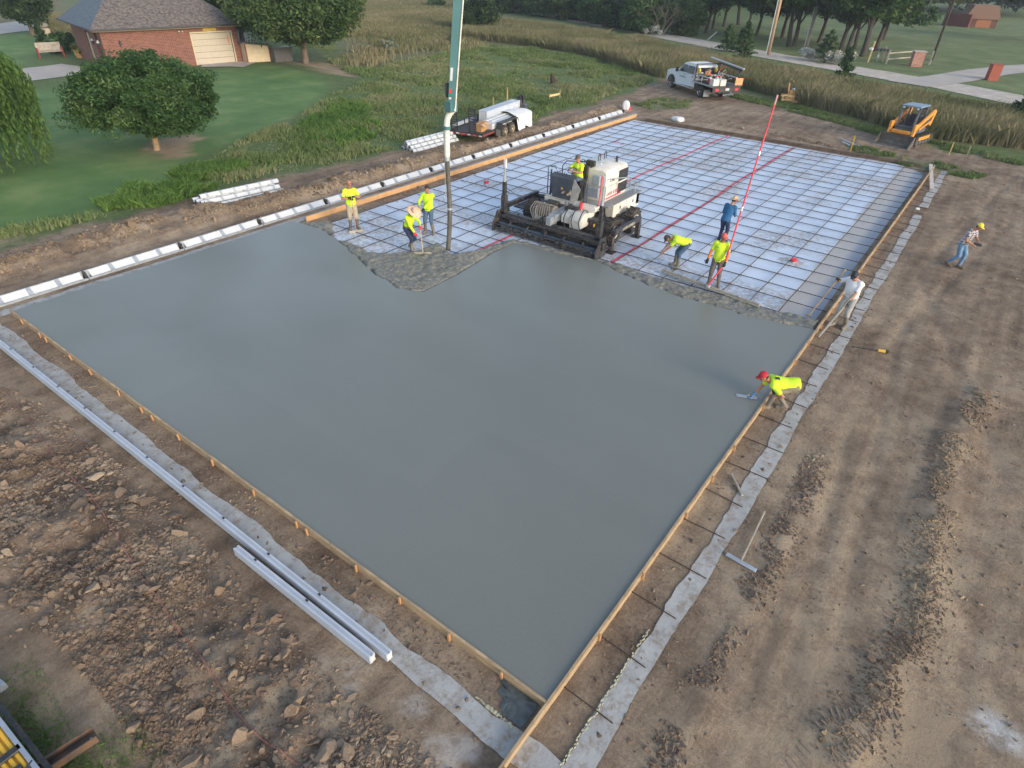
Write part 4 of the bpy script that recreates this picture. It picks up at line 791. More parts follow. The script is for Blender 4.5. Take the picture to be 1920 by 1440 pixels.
def person(label, foot, face, S=1.0, pel=(0, 0, .93), chest=(0, .02, .50), neck=(0, .02, .12), look=(0, 1, 0), lf=(-.1, 0), rf=(.1, 0), ft=(0, 0), lh=(-.28, .05, .85), rh=(.28, .05, .85),
           lp=(-.4, -1, -.2), rp=(.4, -1, -.2), kl=(0, 1, 0), kr=(0, 1, 0), shirt=None, sleeve='short', pants=None, shorts=False, boots=None, tall=True, skin=None, glove=None, hat='cap', hatm=None, z=G, girth=1.0,
           curl=.9, tuck=0, legz=(0, 0), heel=(0, 0), twist=0, handdir=(None, None), extra=None):
    """foot: place on the ground; face: 0 looks at the camera, + turns to the right of the picture (radians)"""
    q = Vector(foot); q.z = z; tc = Vector((CP[0]-q.x, CP[1]-q.y, 0)).normalized(); rt = Vector((tc.y, -tc.x, 0))*-1; fw = tc*math.cos(face)+rt*math.sin(face)
    rz = math.atan2(fw.y, fw.x)-PI/2; root = thing('person', label, 'person', q, rz); S_ = S
    V_ = lambda v: Vector(v)*S_
    Pl = V_(pel); ch = Pl+V_(chest); up = V_(chest).normalized(); X = Vector((math.cos(twist), math.sin(twist), 0)); X = (X-up*X.dot(up)).normalized(); Yf = up.cross(X)
    hX = Vector((1, 0, 0)); hX = (hX-up*hX.dot(up)*.5).normalized(); nk = ch+V_(neck); lk = Vector(look).normalized(); hup = (V_(neck).normalized()*.6+Vector((0, 0, .7))); hup = (hup-lk*hup.dot(lk)).normalized() if abs(hup.normalized().dot(lk)) < .99 else up
    hc = nk+hup*.095*S_+lk*.02*S_; hx = lk.cross(hup).normalized(); MH = Matrix((hx, lk, hup)).transposed()
    sh = [ch-X*.175*S_*girth**.5-up*.035*S_, ch+X*.175*S_*girth**.5-up*.035*S_]; hp = [Pl-hX*.088*S_-up*.02*S_, Pl+hX*.088*S_-up*.02*S_]
    fa = [Vector((lf[0], lf[1], .085+legz[0]))*S_, Vector((rf[0], rf[1], .085+legz[1]))*S_]
    kn = []; an = []
    for i in range(2): k_, a_ = ik(hp[i], fa[i], .43*S_, .42*S_, (kl, kr)[i]); kn.append(k_); an.append(a_)
    el = []; wr = []
    for i in range(2): e_, w_ = ik(sh[i], Vector((lh, rh)[i]), .29*S_, .26*S_, (lp, rp)[i]); el.append(e_); wr.append(w_)
    def torso(mb, e=0., lo=-.10, hi=.0, top=True, g=girth):
        st = []
        for u, rx, ry, of in ((lo, .158, .118, -.01), (0.05, .163, .122, -.005), (.35, .148*g, .112*g**1.6, .012*g), (.6, .16*g**.7, .118*g**1.4, .012), (.85, .178*g**.5, .115*g**.5, 0), (1.0, .155*g**.5, .085, -.01), (1.06, .085, .065, -.01)):
            st.append((Pl+V_(chest)*u+Yf*of*S_, X*S_ if u > .3 else hX*S_, Yf*S_, rx+e, ry+e))
        mb.loft([(c, a.normalized(), b_.normalized(), rx*S_, ry*S_) for c, a, b_, rx, ry in st], 20)
        for i in range(2): mb.cap(sh[i]+up*.01*S_-X*(.03*(2*i-1))*S_, (.066+e)*S_, sh[i], (.060+e)*S_, 12)
    def foot_(mb, i, e=0.):
        t_ = Vector((math.sin(ft[i]), math.cos(ft[i]), 0)); hz = heel[i]; a_ = an[i]; tl = a_+t_*.155*S_*math.cos(hz)+Vector((0, 0, -.045-.14*math.sin(hz)))*S_; hl = a_-t_*.035*S_+Vector((0, 0, -.038))*S_
        mb.cap(hl, (.042+e)*S_, tl, (.036+e)*S_, 12); mb.cap(a_, (.043+e)*S_, (hl+tl)/2+Vector((0, 0, .005)), (.045+e)*S_, 12)
    def hdir(i):
        if handdir[i] is not None: return Vector(handdir[i])
        return (wr[i]-el[i])
    # the body, one continuous surface
    mb = MB(); torso(mb); nkb = ch-up*.02*S_
    mb.cap(nkb, .062*S_, nk+hup*.04*S_, .054*S_, 12); mb.ell(hc, (.076*S_, .093*S_, .115*S_), MH, 18, 12); mb.ell(hc+MH@Vector((0, .03, -.055))*S_, (.056*S_, .062*S_, .062*S_), MH, 14, 9)
    mb.cap(hc+MH@Vector((0, .088, .012))*S_, .010*S_, hc+MH@Vector((0, .112, -.022))*S_, .016*S_, 8); mb.ell(hc+MH@Vector((0, .094, -.058))*S_, (.026*S_, .010*S_, .009*S_), MH, 8, 6)
    mb.ell(hc+MH@Vector((0, .084, .028))*S_, (.05*S_, .014*S_, .010*S_), MH, 10, 6)
    for s_ in (-1, 1): mb.ell(hc+MH@Vector((s_*.077, -.002, -.008))*S_, (.011*S_, .02*S_, .032*S_), MH, 8, 6)
    for i in range(2):
        mb.cap(sh[i], .052*S_, el[i], .039*S_); mb.cap(el[i], .040*S_, el[i].lerp(wr[i], .35), .040*S_); mb.cap(el[i].lerp(wr[i], .3), .039*S_, wr[i], .026*S_)
        mb.cap(hp[i], .088*S_, kn[i], .056*S_); mb.cap(kn[i], .054*S_, kn[i].lerp(an[i], .35), .053*S_); mb.cap(kn[i].lerp(an[i], .3), .052*S_, an[i], .036*S_); foot_(mb, i)
        if not glove or (isinstance(glove, tuple) and glove[i] is None): hand(mb, wr[i], hdir(i), (0, 0, 1) if abs(hdir(i).normalized().z) < .8 else (0, -1, 0), S_, curl)
    fin(mb, 'body', skin or m_skin, root, .011, 3)
    e_ = MB(); [e_.ell(hc+MH@Vector((s_*.031, .087, .008))*S_, (.011*S_, .006*S_, .007*S_), MH, 8, 6) for s_ in (-1, 1)]; e_.build('eyes', m_eye, root, True)
    # shirt
    mb = MB(); torso(mb, .020, -.16 if tuck == 0 else -.02)
    for i in range(2):
        if sleeve == 'short': q_ = sh[i].lerp(el[i], .62); mb.cap(sh[i], .068*S_, q_, .062*S_)
        elif sleeve == 'long': mb.cap(sh[i], .068*S_, el[i], .054*S_); mb.cap(el[i], .054*S_, el[i].lerp(wr[i], .93), .040*S_)
        else: mb.cap(sh[i]-(sh[i]-ch)*.1, .066*S_, sh[i].lerp(el[i], .12), .064*S_)
    so = fin(mb, 'shirt', shirt, root, .014, 4)
    # trousers
    mb = MB(); mb.loft([(Pl+up*z_*S_, hX, up.cross(hX), rx*S_, ry*S_) for z_, rx, ry in ((-.09, .12, .10), (-.03, .172, .134), (.04, .176, .136), (.10, .168, .130), (.13, .150, .12))], 18)
    for i in range(2):
        end = kn[i].lerp(an[i], .12 if shorts else (.55 if tall else .96)); mb.cap(hp[i], .104*S_, kn[i], .075*S_ if not shorts else .088*S_); mb.cap(kn[i], .073*S_ if not shorts else .088*S_, end, (.058 if not shorts else .088)*S_)
    fin(mb, 'shorts' if shorts else 'trousers', pants, root, .014, 4)
    for i in range(2):
        mb = MB(); tp = kn[i].lerp(an[i], .22 if tall else .72); mb.cap(tp, (.066 if tall else .056)*S_, an[i], .052*S_); foot_(mb, i, .014); fin(mb, 'boot', boots or m_boot, root, .012, 3)
    if glove:
        for i in range(2):
            g_ = glove[i] if isinstance(glove, tuple) else glove
            if g_ is None: continue
            mb = MB(); mb.cap(el[i].lerp(wr[i], .80), .036*S_, wr[i], .034*S_, 12); hand(mb, wr[i], hdir(i), (0, 0, 1) if abs(hdir(i).normalized().z) < .8 else (0, -1, 0), S_*1.15, curl); mb.build('glove', g_, root, True)
    if sleeve == 'sleeves2': pass
    # hat and hair
    def hp_(v): return hc+MH@(Vector(v)*S_)
    if hat in ('cap', 'backcap'):
        sg = 1 if hat == 'cap' else -1; mb = MB(); vs = []; N, M_ = 20, 6
        for i in range(M_+1):
            th = PI/2*i/M_
            for j in range(N): a = 2*PI*j/N; vs.append(hp_((.088*math.cos(a)*math.cos(th*.97), .104*math.sin(a)*math.cos(th*.97), .028+.105*math.sin(th))))
        mb.add(vs, [(i*N+j, i*N+(j+1) % N, (i+1)*N+(j+1) % N, (i+1)*N+j) for i in range(M_) for j in range(N)]+[tuple(M_*N+j for j in range(N))]); c_ = mb.build('cap', hatm, root, True)
        mb = MB(); vs = []
        for j in range(9): a = PI*(.12+.76*j/8); x_, y_ = math.cos(a), math.sin(a); vs += [hp_((.086*x_, sg*.100*y_, .040)), hp_((.080*x_, sg*(.100*y_+.075*y_**.6), .026)), hp_((.080*x_, sg*(.100*y_+.075*y_**.6), .018)), hp_((.086*x_, sg*.100*y_, .032))]
        mb.add(vs, [(j*4+k_, j*4+(k_+1) % 4, j*4+4+(k_+1) % 4, j*4+4+k_) for j in range(8) for k_ in range(4)]); mb.build('brim', hatm, c_, True)
    elif hat == 'straw' or hat == 'sombrero':
        R = .17 if hat == 'straw' else .25; mb = MB(); pr = [(.0, .15), (.055, .150), (.078, .135), (.088, .09), (.094, .045), (R*.7, .03), (R, .045 if hat == 'sombrero' else .025), (R, .038 if hat == 'sombrero' else .018), (R*.7, .020), (.088, .03), (.080, .09), (.05, .135), (0, .14)]; N = 24; vs = []
        for r_, z_ in pr:
            for j in range(N): a = 2*PI*j/N; vs.append(hp_((r_*math.cos(a), r_*math.sin(a)*1.08, z_+(.02*math.cos(2*a) if r_ > .1 else 0))))
        mb.add(vs, [(i*N+j, i*N+(j+1) % N, (i+1)*N+(j+1) % N, (i+1)*N+j) for i in range(len(pr)-1) for j in range(N)]); c_ = mb.build('straw_hat', hatm or m_straw, root, True)
        MB().wheel(hp_((0, 0, .06)), MH@Vector((0, 0, 1)), [(.096*S_, -.013), (.096*S_, .013)], 20).build('hat_band', m_shoe, c_, True)
    mb = MB(); vs = []; N, M_ = 18, 7
    for i in range(M_+1):
        th = -0.55+(PI/2+.55)*i/M_
        for j in range(N):
            a = 2*PI*j/N; f_ = .5+.5*math.sin(a); lowz = .03 if math.sin(a) > .2 else -.06; z_ = .118*math.sin(th); z_ = max(z_, lowz)
            k_ = math.sqrt(max(0, 1-(min(z_, .117)/.118)**2)); vs.append(hp_((.080*math.cos(a)*k_, .097*math.sin(a)*k_-.004, z_+(.004 if hat else .012))))
    mb.add(vs, [(i*N+j, i*N+(j+1) % N, (i+1)*N+(j+1) % N, (i+1)*N+j) for i in range(M_) for j in range(N)]+[tuple(M_*N+j for j in range(N))]); mb.build('hair', m_hair, root, True)
    root['_d'] = 0; del root['_d']
    return dict(root=root, wr=wr, el=el, sh=sh, ch=ch, Pl=Pl, kn=kn, an=an, hc=hc, up=up, X=X, Yf=Yf, MH=MH, w=lambda v, r=root, rz=rz, q=q: Matrix.Rotation(rz, 4, 'Z') @ Vector(v)+q, shirt=so,
                l=lambda v, rz=rz, q=q: Matrix.Rotation(-rz, 4, 'Z') @ (Vector(v)-q))
def come_along(lab, top, bot, wdir, m=m_woodh, hl=.52):
    top, bot, wd = Vector(top), Vector(bot), Vector(wdir).normalized(); t = thing('concrete_rake', lab, 'rake', bot)
    MB().tube([(0, 0, .05), top-bot], .016, 8).build('handle', m, t); MB().bar(-wd*hl/2, wd*hl/2, .02, .10, .004).build('blade', m_mag, t); return t
mid = lambda d, i: d['w'](d['wr'][i])
# 1 leaning on the rake
p = person('person in orange cap, lime tee and khaki shorts leaning on a rake', P(664, 430), .15, 1.02, lf=(-.14, .0), rf=(.12, .02), ft=(-.3, .2), chest=(0, .03, .5), look=(-.1, 1, -.05),
           lh=(-.05, .26, 1.27), rh=(.05, .26, 1.25), lp=(-1, .1, -.5), rp=(1, .1, -.5), shirt=m_hv, pants=m_khaki, shorts=True, glove=m_glovb, hat='cap', hatm=mat('orange cap', (.36, .17, .11), .8), handdir=((1, .3, -.5), (-1, .3, -.5)), z=-.10)
come_along('upright long-handled rake leaned on by the worker in an orange cap', p['w'](Vector((0, .31, 1.30))), p['w']((0, .42, .05)), p['w']((1, 0, 0))-p['w']((0, 0, 0)), mat('rose handle', (.40, .24, .20), .7))
# 2 black hair, holding gloves
person('bare-headed person with black hair in a lime long-sleeved shirt and jeans', P(806, 438), -.35, 1.0, lf=(-.15, .02), rf=(.16, .0), ft=(-.3, .35), chest=(0, .0, .5), look=(.05, 1, -.15),
       rh=(.20, .36, 1.10), lh=(.06, .32, 1.02), rp=(1, -.4, -.7), lp=(-1, -.5, -.7), shirt=m_hv2, sleeve='long', pants=m_jean, glove=(m_glovb, m_glovg), hat=None, z=-.10, curl=1.1)
# 3 sombrero
p = person('person in straw sombrero and lime long sleeves pushing concrete', P(772, 471), .75, .98, pel=(0, -.12, .86), chest=(0, .20, .44), neck=(0, .09, .09), look=(.1, 1, -.75), lf=(-.12, -.18), rf=(.10, .12), ft=(-.2, .2), heel=(.7, 0), legz=(.06, 0),
           lh=(-.04, .44, .98), rh=(.08, .36, .64), lp=(-1, -.5, -.3), rp=(1, -.6, -.3), shirt=m_hv2, sleeve='long', pants=m_jeand, glove=m_glovr, hat='sombrero', hatm=m_straw2, z=-.11)
bt = p['w']((.12, .66, .04)); come_along('rake held in red gloves by the worker in the sombrero', p['w']((-.06, .42, 1.10)), Vector((bt.x, bt.y, .02)), Vector((.8, .6, 0)), m_woodh, .6)
mb = MB(); c0 = p['Pl']+Vector((-.17, -.05, .03)); mb.tube([c0, c0+Vector((-.05, -.05, -.22))], .018, 7); mb.box(c0+Vector((-.01, -.02, .05)), (.12, .03, .03)); mb.build('hammer', m_woodh, p['root'])
mb = MB(); mb.loft([(p['Pl']+p['up']*z_, (1, 0, 0), p['up'].cross(Vector((1, 0, 0))), .188, .152) for z_ in (.03, .085)], 18); mb.box(p['Pl']+Vector((-.2, -.02, -.04)), (.06, .16, .20), None, .02); mb.build('tool_belt', m_shoe, p['root'])
# 5 bending over the bars
person('person in dark cap and lime tee bent over with bare hands on bars', P(1268, 500), -1.35, 1.0, pel=(0, -.22, .84), chest=(0, .46, .12), neck=(0, .11, -.03), look=(-.1, .55, -1), lf=(-.26, .02), rf=(.05, .06), ft=(-.1, .15), kl=(0, 1, .1), kr=(0, 1, .1),
       lh=(-.06, .72, .26), rh=(.24, .62, .22), lp=(-.7, -.5, 0), rp=(.7, -.5, 0), shirt=m_hv, pants=m_jean, hat='cap', hatm=mat('dark cap', (.05, .045, .04), .8), skin=m_skin2, z=-.10, curl=.6)
# 6 red cap, holds the long red handle
p6 = person('person in coral cap, lime tee and orange sleeves holding a red pole', P(1336, 537), -.12, 1.0, lf=(-.16, .0), rf=(.14, .0), ft=(-.25, .25), look=(-.75, .8, -.2), chest=(0, .02, .5),
            lh=(-.24, .27, .93), rh=(.32, .10, .80), lp=(-1, -.6, 0), rp=(1, -.6, -.2), shirt=m_hv, pants=m_grayp, glove=m_glovb, hat='cap', hatm=mat('coral cap', (.62, .12, .09), .8), z=-.10)
for i in range(2):
    mb = MB(); mb.cap(p6['sh'][i].lerp(p6['el'][i], .55), .050, p6['el'][i], .047); mb.cap(p6['el'][i], .047, p6['el'][i].lerp(p6['wr'][i], .85), .038); fin(mb, 'orange_sleeve', m_orange, p6['root'], .012, 2)
MB().box(p6['ch']+Vector((.09, .128, -.10)), (.08, .012, .03), None, .004).build('chest_print', mat('green print', (.10, .38, .08), .8), p6['root'])
# 7 blue shirt, back to us
person('person in a blue shirt and straw hat seen from behind, standing on the bar grid', P(1352, 455), 2.75, .96, lf=(-.14, .05), rf=(.12, -.03), ft=(-.2, .2), pel=(0, -.04, .92), chest=(.03, .14, .48), neck=(.02, .06, .10), look=(.2, 1, -.35),
       lh=(-.12, .32, 1.0), rh=(.16, .34, 1.02), shirt=m_blue, sleeve='long', pants=m_jeand, glove=m_glovg, hat='straw', hatm=mat('pale straw', (.56, .40, .22), .8, scale=20), boots=m_jeand, z=-.10)
# 8 white tee beside the form
p8 = person('heavy person in white tee and dark cap beside the right board', P(1575, 612), -.45, 1.02, pel=(0, -.02, .93), chest=(0, .10, .47), neck=(0, .06, .11), look=(-.2, 1, -.5), lf=(-.12, -.02), rf=(.14, .10), ft=(-.2, .1), girth=1.22,
           rh=(.34, .34, 1.40), lh=(-.16, .46, .88), lp=(-1, -.6, -.2), rp=(1, -.2, -.7), shirt=m_tee, pants=cloth('pale work trousers', (.36, .37, .37), dirt=.4), glove=m_glovb, hat='cap', hatm=mat('navy cap', (.03, .035, .05), .8), skin=m_skin2, boots=m_boot)
g0 = mid(p8, 1); e0 = P(1516, 592, -.04); d0 = (g0-e0).normalized()
t = thing('screed_pole', 'thin wooden pole slanting to the sheet from the raised glove of the white-tee worker', 'pole', e0); MB().tube([(0, 0, 0), g0-e0+d0*.35], .018, 8).build('pole', m_woodh, t); MB().bar((-.09, 0, 0), (.09, 0, 0), .03, .05).build('tip', m_mag, t)
g1 = mid(p8, 0); e1 = P(1534, 632, G+.03); d1 = (g1-e1).normalized(); t = thing('straightedge', 'wide grey straightedge plank slanting down outside the board beside the white-tee worker', 'straightedge', e1)
MB().bar((0, 0, 0), g1-e1+d1*.25, .045, .10, .01).build('plank', mat('grey screed wood', (.20, .195, .18), .7, scale=5, var=.2), t)
# 9 bending with a trowel
P9 = P(1452, 764); p9 = person('person in red cap and lime tee bent over the slab edge, troweling', P9, -1.25, 1.03, pel=(0, -.27, .67), chest=(0, .51, .0), neck=(0, .12, .03), look=(-.1, 1, -.45), lf=(-.10, .20), rf=(.02, -.20), ft=(-.2, .1), kl=(-.15, 1, .1), kr=(.1, 1, 0),
        rh=(.10, .56, .13), lh=(-.13, .16, .42), rp=(1, -.3, .0), lp=(-.8, -.6, .6), shirt=m_hv, pants=m_tanp, glove=(None, m_glovbl), hat='cap', hatm=mat('crimson cap', (.48, .02, .04), .8), skin=m_skin2, boots=m_boot, heel=(0, .3))
w9 = mid(p9, 1); t = thing('hand_float', 'flat steel hand float on the wet slab under the blue glove', 'float', Vector((w9.x, w9.y, .012)))
ax = (P(1396, 733, 0)-P(1428, 738, 0)).normalized(); MB().bar(-ax*.10, ax*.36, .11, .012, .004).build('blade', m_alu, t); MB().bar(-ax*.04+Vector((0, 0, .045)), ax*.12+Vector((0, 0, .045)), .03, .03, .01).build('grip', m_woodh, t)
MB().box(p9['ch']-p9['Yf']*.137-p9['up']*.10-p9['X']*.05, (.10, .10, .004), Matrix((p9['X'], p9['up'], -p9['Yf'])).transposed()).build('back_print', m_text, p9['root'])
for i in range(2): mb = MB(); mb.ell(p9['kn'][i]+Vector((0, .045, 0)), (.06, .045, .085)); mb.build('knee_pad', m_black, p9['root'], True)
# 10 walking away to the right
plaid = cloth('plaid', (.30, .27, .30)); n = plaid.node_tree.nodes; l = L(plaid); b = n['Principled BSDF']
ck = []
for ax_ in (2, 0):
    tcx = n.new('ShaderNodeTexCoord'); sx = n.new('ShaderNodeSeparateXYZ'); l(tcx.outputs['Object'], sx.inputs[0]); m1_ = n.new('ShaderNodeMath'); m1_.operation = 'MULTIPLY'; m1_.inputs[1].default_value = 75; l(sx.outputs[ax_], m1_.inputs[0])
    m2_ = n.new('ShaderNodeMath'); m2_.operation = 'SINE'; l(m1_.outputs[0], m2_.inputs[0]); m3_ = n.new('ShaderNodeMath'); m3_.operation = 'GREATER_THAN'; m3_.inputs[1].default_value = .1; l(m2_.outputs[0], m3_.inputs[0]); ck.append(m3_.outputs[0])
ad_ = n.new('ShaderNodeMath'); ad_.operation = 'ADD'; l(ck[0], ad_.inputs[0]); l(ck[1], ad_.inputs[1]); rp_ = n.new('ShaderNodeMapRange'); rp_.inputs[2].default_value = 2; l(ad_.outputs[0], rp_.inputs[0]); r_2 = n.new('ShaderNodeValToRGB'); r_2.color_ramp.elements[0].color = (.50, .50, .52, 1); r_2.color_ramp.elements[1].color = (.07, .04, .07, 1); l(rp_.outputs[0], r_2.inputs[0]); l(r_2.outputs[0], b.inputs['Base Color'])
p10 = person('person in yellow cap, plaid shirt and blue jeans walking on the dirt', P(1786, 500), 1.15, .97, pel=(0, .0, .90), chest=(0, .14, .48), neck=(0, .07, .10), look=(0, 1, -.35), lf=(-.09, .13), rf=(.09, -.17), heel=(0, .35), legz=(0, .04), kr=(0, 1, .2),
             lh=(-.12, .40, .98), rh=(.16, .38, .96), rp=(1, -.8, -.2), lp=(-1, -.8, -.2), shirt=plaid, pants=m_jeanl, tall=False, boots=m_shoe, hat='cap', hatm=mat('yellow cap', (.80, .62, .05), .8), skin=m_skin2, curl=1.2)
hnd = p10['w'](Vector((.02, .44, .97))); t = thing('tablet_controller', 'black handheld controller in the hands of the walker in the yellow cap', 'controller', hnd); MB().box((0, 0, 0), (.24, .16, .06), None, .015).build('case', m_black, t); MB().box((0, 0, .034), (.12, .08, .008)).build('screen', m_text, t)
# bull float with the long red handle
a = P(1242, 508, 0); b = P(1424, 575, 0); c = (a+b)/2+Vector((0, 0, .03)); t = thing('bull_float', 'long muddy bull float with a tall red handle, resting on the bars', 'bull float', c)
MB().bar(a-c+Vector((0, 0, .02)), b-c+Vector((0, 0, .02)), .20, .035, .012).build('blade', m_mag, t); MB().bar(a-c+Vector((0, 0, .055)), b-c+Vector((0, 0, .055)), .06, .05, .012).build('spine', m_graywood, t)
k = P(1328, 537, .1)-c; MB().box(k, (.12, .16, .09), None, .02).build('pivot', m_alu, t)
for u_ in (-.55, .6): MB().box((b-a)/2*u_+Vector((0, 0, .07)), (.07, .12, .04), None, .01).build('clamp', m_alud, t)
gr = mid(p6, 0)-c; dr = P(1458, 178, 5.35)-c; mb = MB(); mb.tube([k+Vector((0, 0, .04)), gr, dr], [.026, .024, .022], 10); mb.build('handle', m_red, t)
for u_ in (.33, .66): q_ = gr.lerp(dr, u_); MB().cyl(q_, q_+(dr-gr).normalized()*.12, .028, 10).build('joint', m_alu, t)
MB().cyl(dr-(dr-gr).normalized()*.25, dr, .026, 10).build('end_cap', mat('rose end', (.55, .30, .32), .6), t)
# ================================================================ LASER SCREED
SG = Vector((-9.9, 14.0, G)); s = thing('laser_screed', 'white and black laser screed machine working at the edge of the fresh concrete', 'laser screed', SG)
m_dirtyb = mat('dirty dark steel', (.035, .038, .045), .5, metal=.2, scale=4, var=.35, dirt=.55); m_slate = mat('slate panel', (.06, .075, .10), .4, scale=2, var=.15, dirt=.2)
m_bluebar = mat('blue grey bar', (.10, .14, .20), .3, metal=.5, scale=4, var=.2, dirt=.2); m_hose = mat('black hose', (.02, .02, .022), .5); m_decal = mat('yellow decal', (.62, .42, .06), .6); m_magenta = mat('magenta stripe', (.50, .03, .12), .5)
def part(name, m, fn, parent=None, smooth=False): mb = MB(); fn(mb); return mb.build(name, m, parent or s, smooth)
hd = part('screed_head', m_dirtyb, lambda b: (b.bb(-2.1, 2.25, .12, .32, .42, .66, .02), b.bb(-2.05, 2.2, -.02, .14, .52, .60), b.bb(-2.05, 2.2, .10, .16, .14, .40)))
part('vibrating_beam', m_bluebar, lambda b: b.bb(-2.0, 2.12, -.16, -.02, .30, .36, .015), hd); part('strike_blade', m_dirtyb, lambda b: b.bb(-2.05, 2.15, -.28, -.22, .10, .20), hd)
part('lower_rail', m_dirtyb, lambda b: (b.tube([(-2.05, -.25, .30), (2.15, -.25, .30)], .025, 8), b.tube([(-2.05, -.12, .12), (2.15, -.12, .12)], .03, 8)), hd)
def auger(b):
    N = 150; vs = []
    for i in range(N+1):
        a = i/N*2*PI*14; x_ = -2.0+4.15*i/N; vs += [(x_, .02+.03*math.cos(a), .2+.03*math.sin(a)), (x_, .02+.12*math.cos(a), .2+.12*math.sin(a)), (x_+.02, .02+.12*math.cos(a), .2+.12*math.sin(a))]
    b.add(vs, [(i*3+j, i*3+j+1, i*3+4+j, i*3+3+j) for i in range(N) for j in (0, 1)]); b.cyl((-2.0, .02, .2), (2.15, .02, .2), .04, 8)
part('auger', m_alud, auger, hd)
for x_ in (-2.12, 2.27): part('end_plate', m_dirtyb, lambda b: (b.prism([(-.34, .04), (.34, .04), (.40, .30), (.30, .72), (-.05, .74), (-.22, .45), (-.34, .36)], x_-.02, x_+.02, 'x'), b.box((x_+(.06 if x_ > 0 else -.06), .1, .45), (.12, .22, .25), None, .02)), hd)
for i in range(5): x_ = -1.5+.78*i; part('strut', m_dirtyb, lambda b: (b.bar((x_, .13, .5), (x_, -.24, .30), .05, .05), b.bb(x_-.05, x_+.05, -.26, -.20, .14, .34)), hd)
for i, (x_, hh) in enumerate(((-2.0, 2.3), (2.05, 2.45))):
    k = part('mast', m_dirtyb, lambda b: (b.bb(x_-.09, x_+.09, .12, .32, .5, 1.25, .01), b.bb(x_-.06, x_+.06, .15, .29, 1.25, 1.75, .01)))
    part('mast_tube', m_alud, lambda b: (b.cyl((x_, .22, 1.7), (x_, .22, hh), .03, 10), b.cyl((x_, .22, 1.75), (x_, .22, 1.95), .055, 10)), k)
    part('laser_receiver', mat('receiver white', (.72, .68, .66), .5), lambda b: b.box((x_+.03, .20, hh+.10), (.10, .07, .30), None, .01), k); part('red_band', m_red, lambda b: b.box((x_-.02, .20, hh+.1), (.012, .074, .28)), k)
for x_, sx in ((-2.25, -1), (2.30, 1)):
    k = part('outrigger', m_dirtyb, lambda b: (b.bar((x_, .75, .70), (x_, 2.72, .70), .14, .17, .01), b.bb(x_-.08, x_+.08, .62, .78, .10, .62, .01), b.bb(x_-.08, x_+.08, 2.58, 2.74, .06, .66, .01)))
    for y_ in (.70, 2.66): part('foot_pad', m_dirtyb, lambda b: b.bb(x_-.16, x_+.16, y_-.14, y_+.14, .02, .06, .008), k)
    if sx > 0: text('lettering', 'LASER SCREED', .13, mat('cream lettering', (.60, .55, .42), .6), k, (x_+.075, 1.75, .70), (PI/2, 0, PI/2))
dk = part('deck', m_dirtyb, lambda b: (b.bb(-2.15, 2.2, 1.0, 2.9, .58, .63, .01), b.bb(-1.6, 1.65, .9, 3.6, .32, .58, .02)))
for x_, y_ in ((-.8, 2.6), (1.2, 2.55)): part('cross_beam', m_dirtyb, lambda b: b.bar((x_*0-2.1, y_, .66), (2.2, y_, .66), .12, .08), dk)
def wheelset(parent, c, r, w, ax, mt, mr, lug=0, rimr=.55, dual=False):
    c = Vector(c); A = Vector(ax).normalized(); mb = MB(); mb.wheel(c, A, [(r*.55, -w*.42), (r*.88, -w*.5), (r*.98, -w*.38), (r, -w*.2), (r, w*.2), (r*.98, w*.38), (r*.88, w*.5), (r*.55, w*.42)], 30)
    if lug:
        U = A.orthogonal().normalized(); V = A.cross(U)
        for i in range(lug):
            a = 2*PI*i/lug; R_ = (U*math.cos(a)+V*math.sin(a)); Tn = (-U*math.sin(a)+V*math.cos(a)); off = A*(w*.22*(1 if i % 2 else -1))
            mb.bar(c+R_*r*1.02+off-A*w*.25, c+R_*r*1.02+off+A*w*.25+Tn*r*.08, r*.09, r*.09, up=R_)
    wh = mb.build('wheel', mt, parent, True if not lug else 'auto')
    mb = MB(); mb.wheel(c, A, [(r*rimr*.3, w*.46), (r*rimr*.35, w*.40), (r*rimr*.75, w*.30), (r*rimr, w*.49), (r*rimr*1.03, w*.49), (r*rimr*1.03, -w*.45), (r*rimr*.7, -w*.3), (.01, -w*.3)], 24)
    mb.wheel(c, A, [(.01, w*.5), (r*.17, w*.48), (r*.18, w*.3), (.01, w*.28)], 14)
    for i in range(8):
        U = A.orthogonal().normalized(); V = A.cross(U); a = 2*PI*i/8; q_ = c+(U*math.cos(a)+V*math.sin(a))*r*rimr*.52+A*w*.37; mb.cyl(q_, q_+A*.02, r*.035, 6)
    mb.build('rim', mr, wh, 'auto'); return wh
for x_ in (-1.55, 1.85):
    for y_ in (1.45, 3.0): wheelset(s, (x_, y_, .46), .46, .36, (1 if x_ > 0 else -1, 0, 0), m_dark, m_cream, 22, .5)
part('turntable', m_dirtyb, lambda b: b.cyl((.1, 2.3, .62), (.1, 2.3, .98), .62, 28))
up_ = part('upper_frame', m_cream, lambda b: (b.bb(-1.05, 1.15, 1.42, 4.2, .98, 1.14, .02), b.bb(-1.0, 1.1, 1.44, 1.5, 1.14, 1.22)))
text('lettering', 'S-940', .16, m_text, up_, (.05, 1.415, 1.06), (PI/2, 0, 0))
part('floor_plate', m_alud, lambda b: b.bb(-.98, 1.08, 1.5, 2.1, 1.145, 1.16), up_)
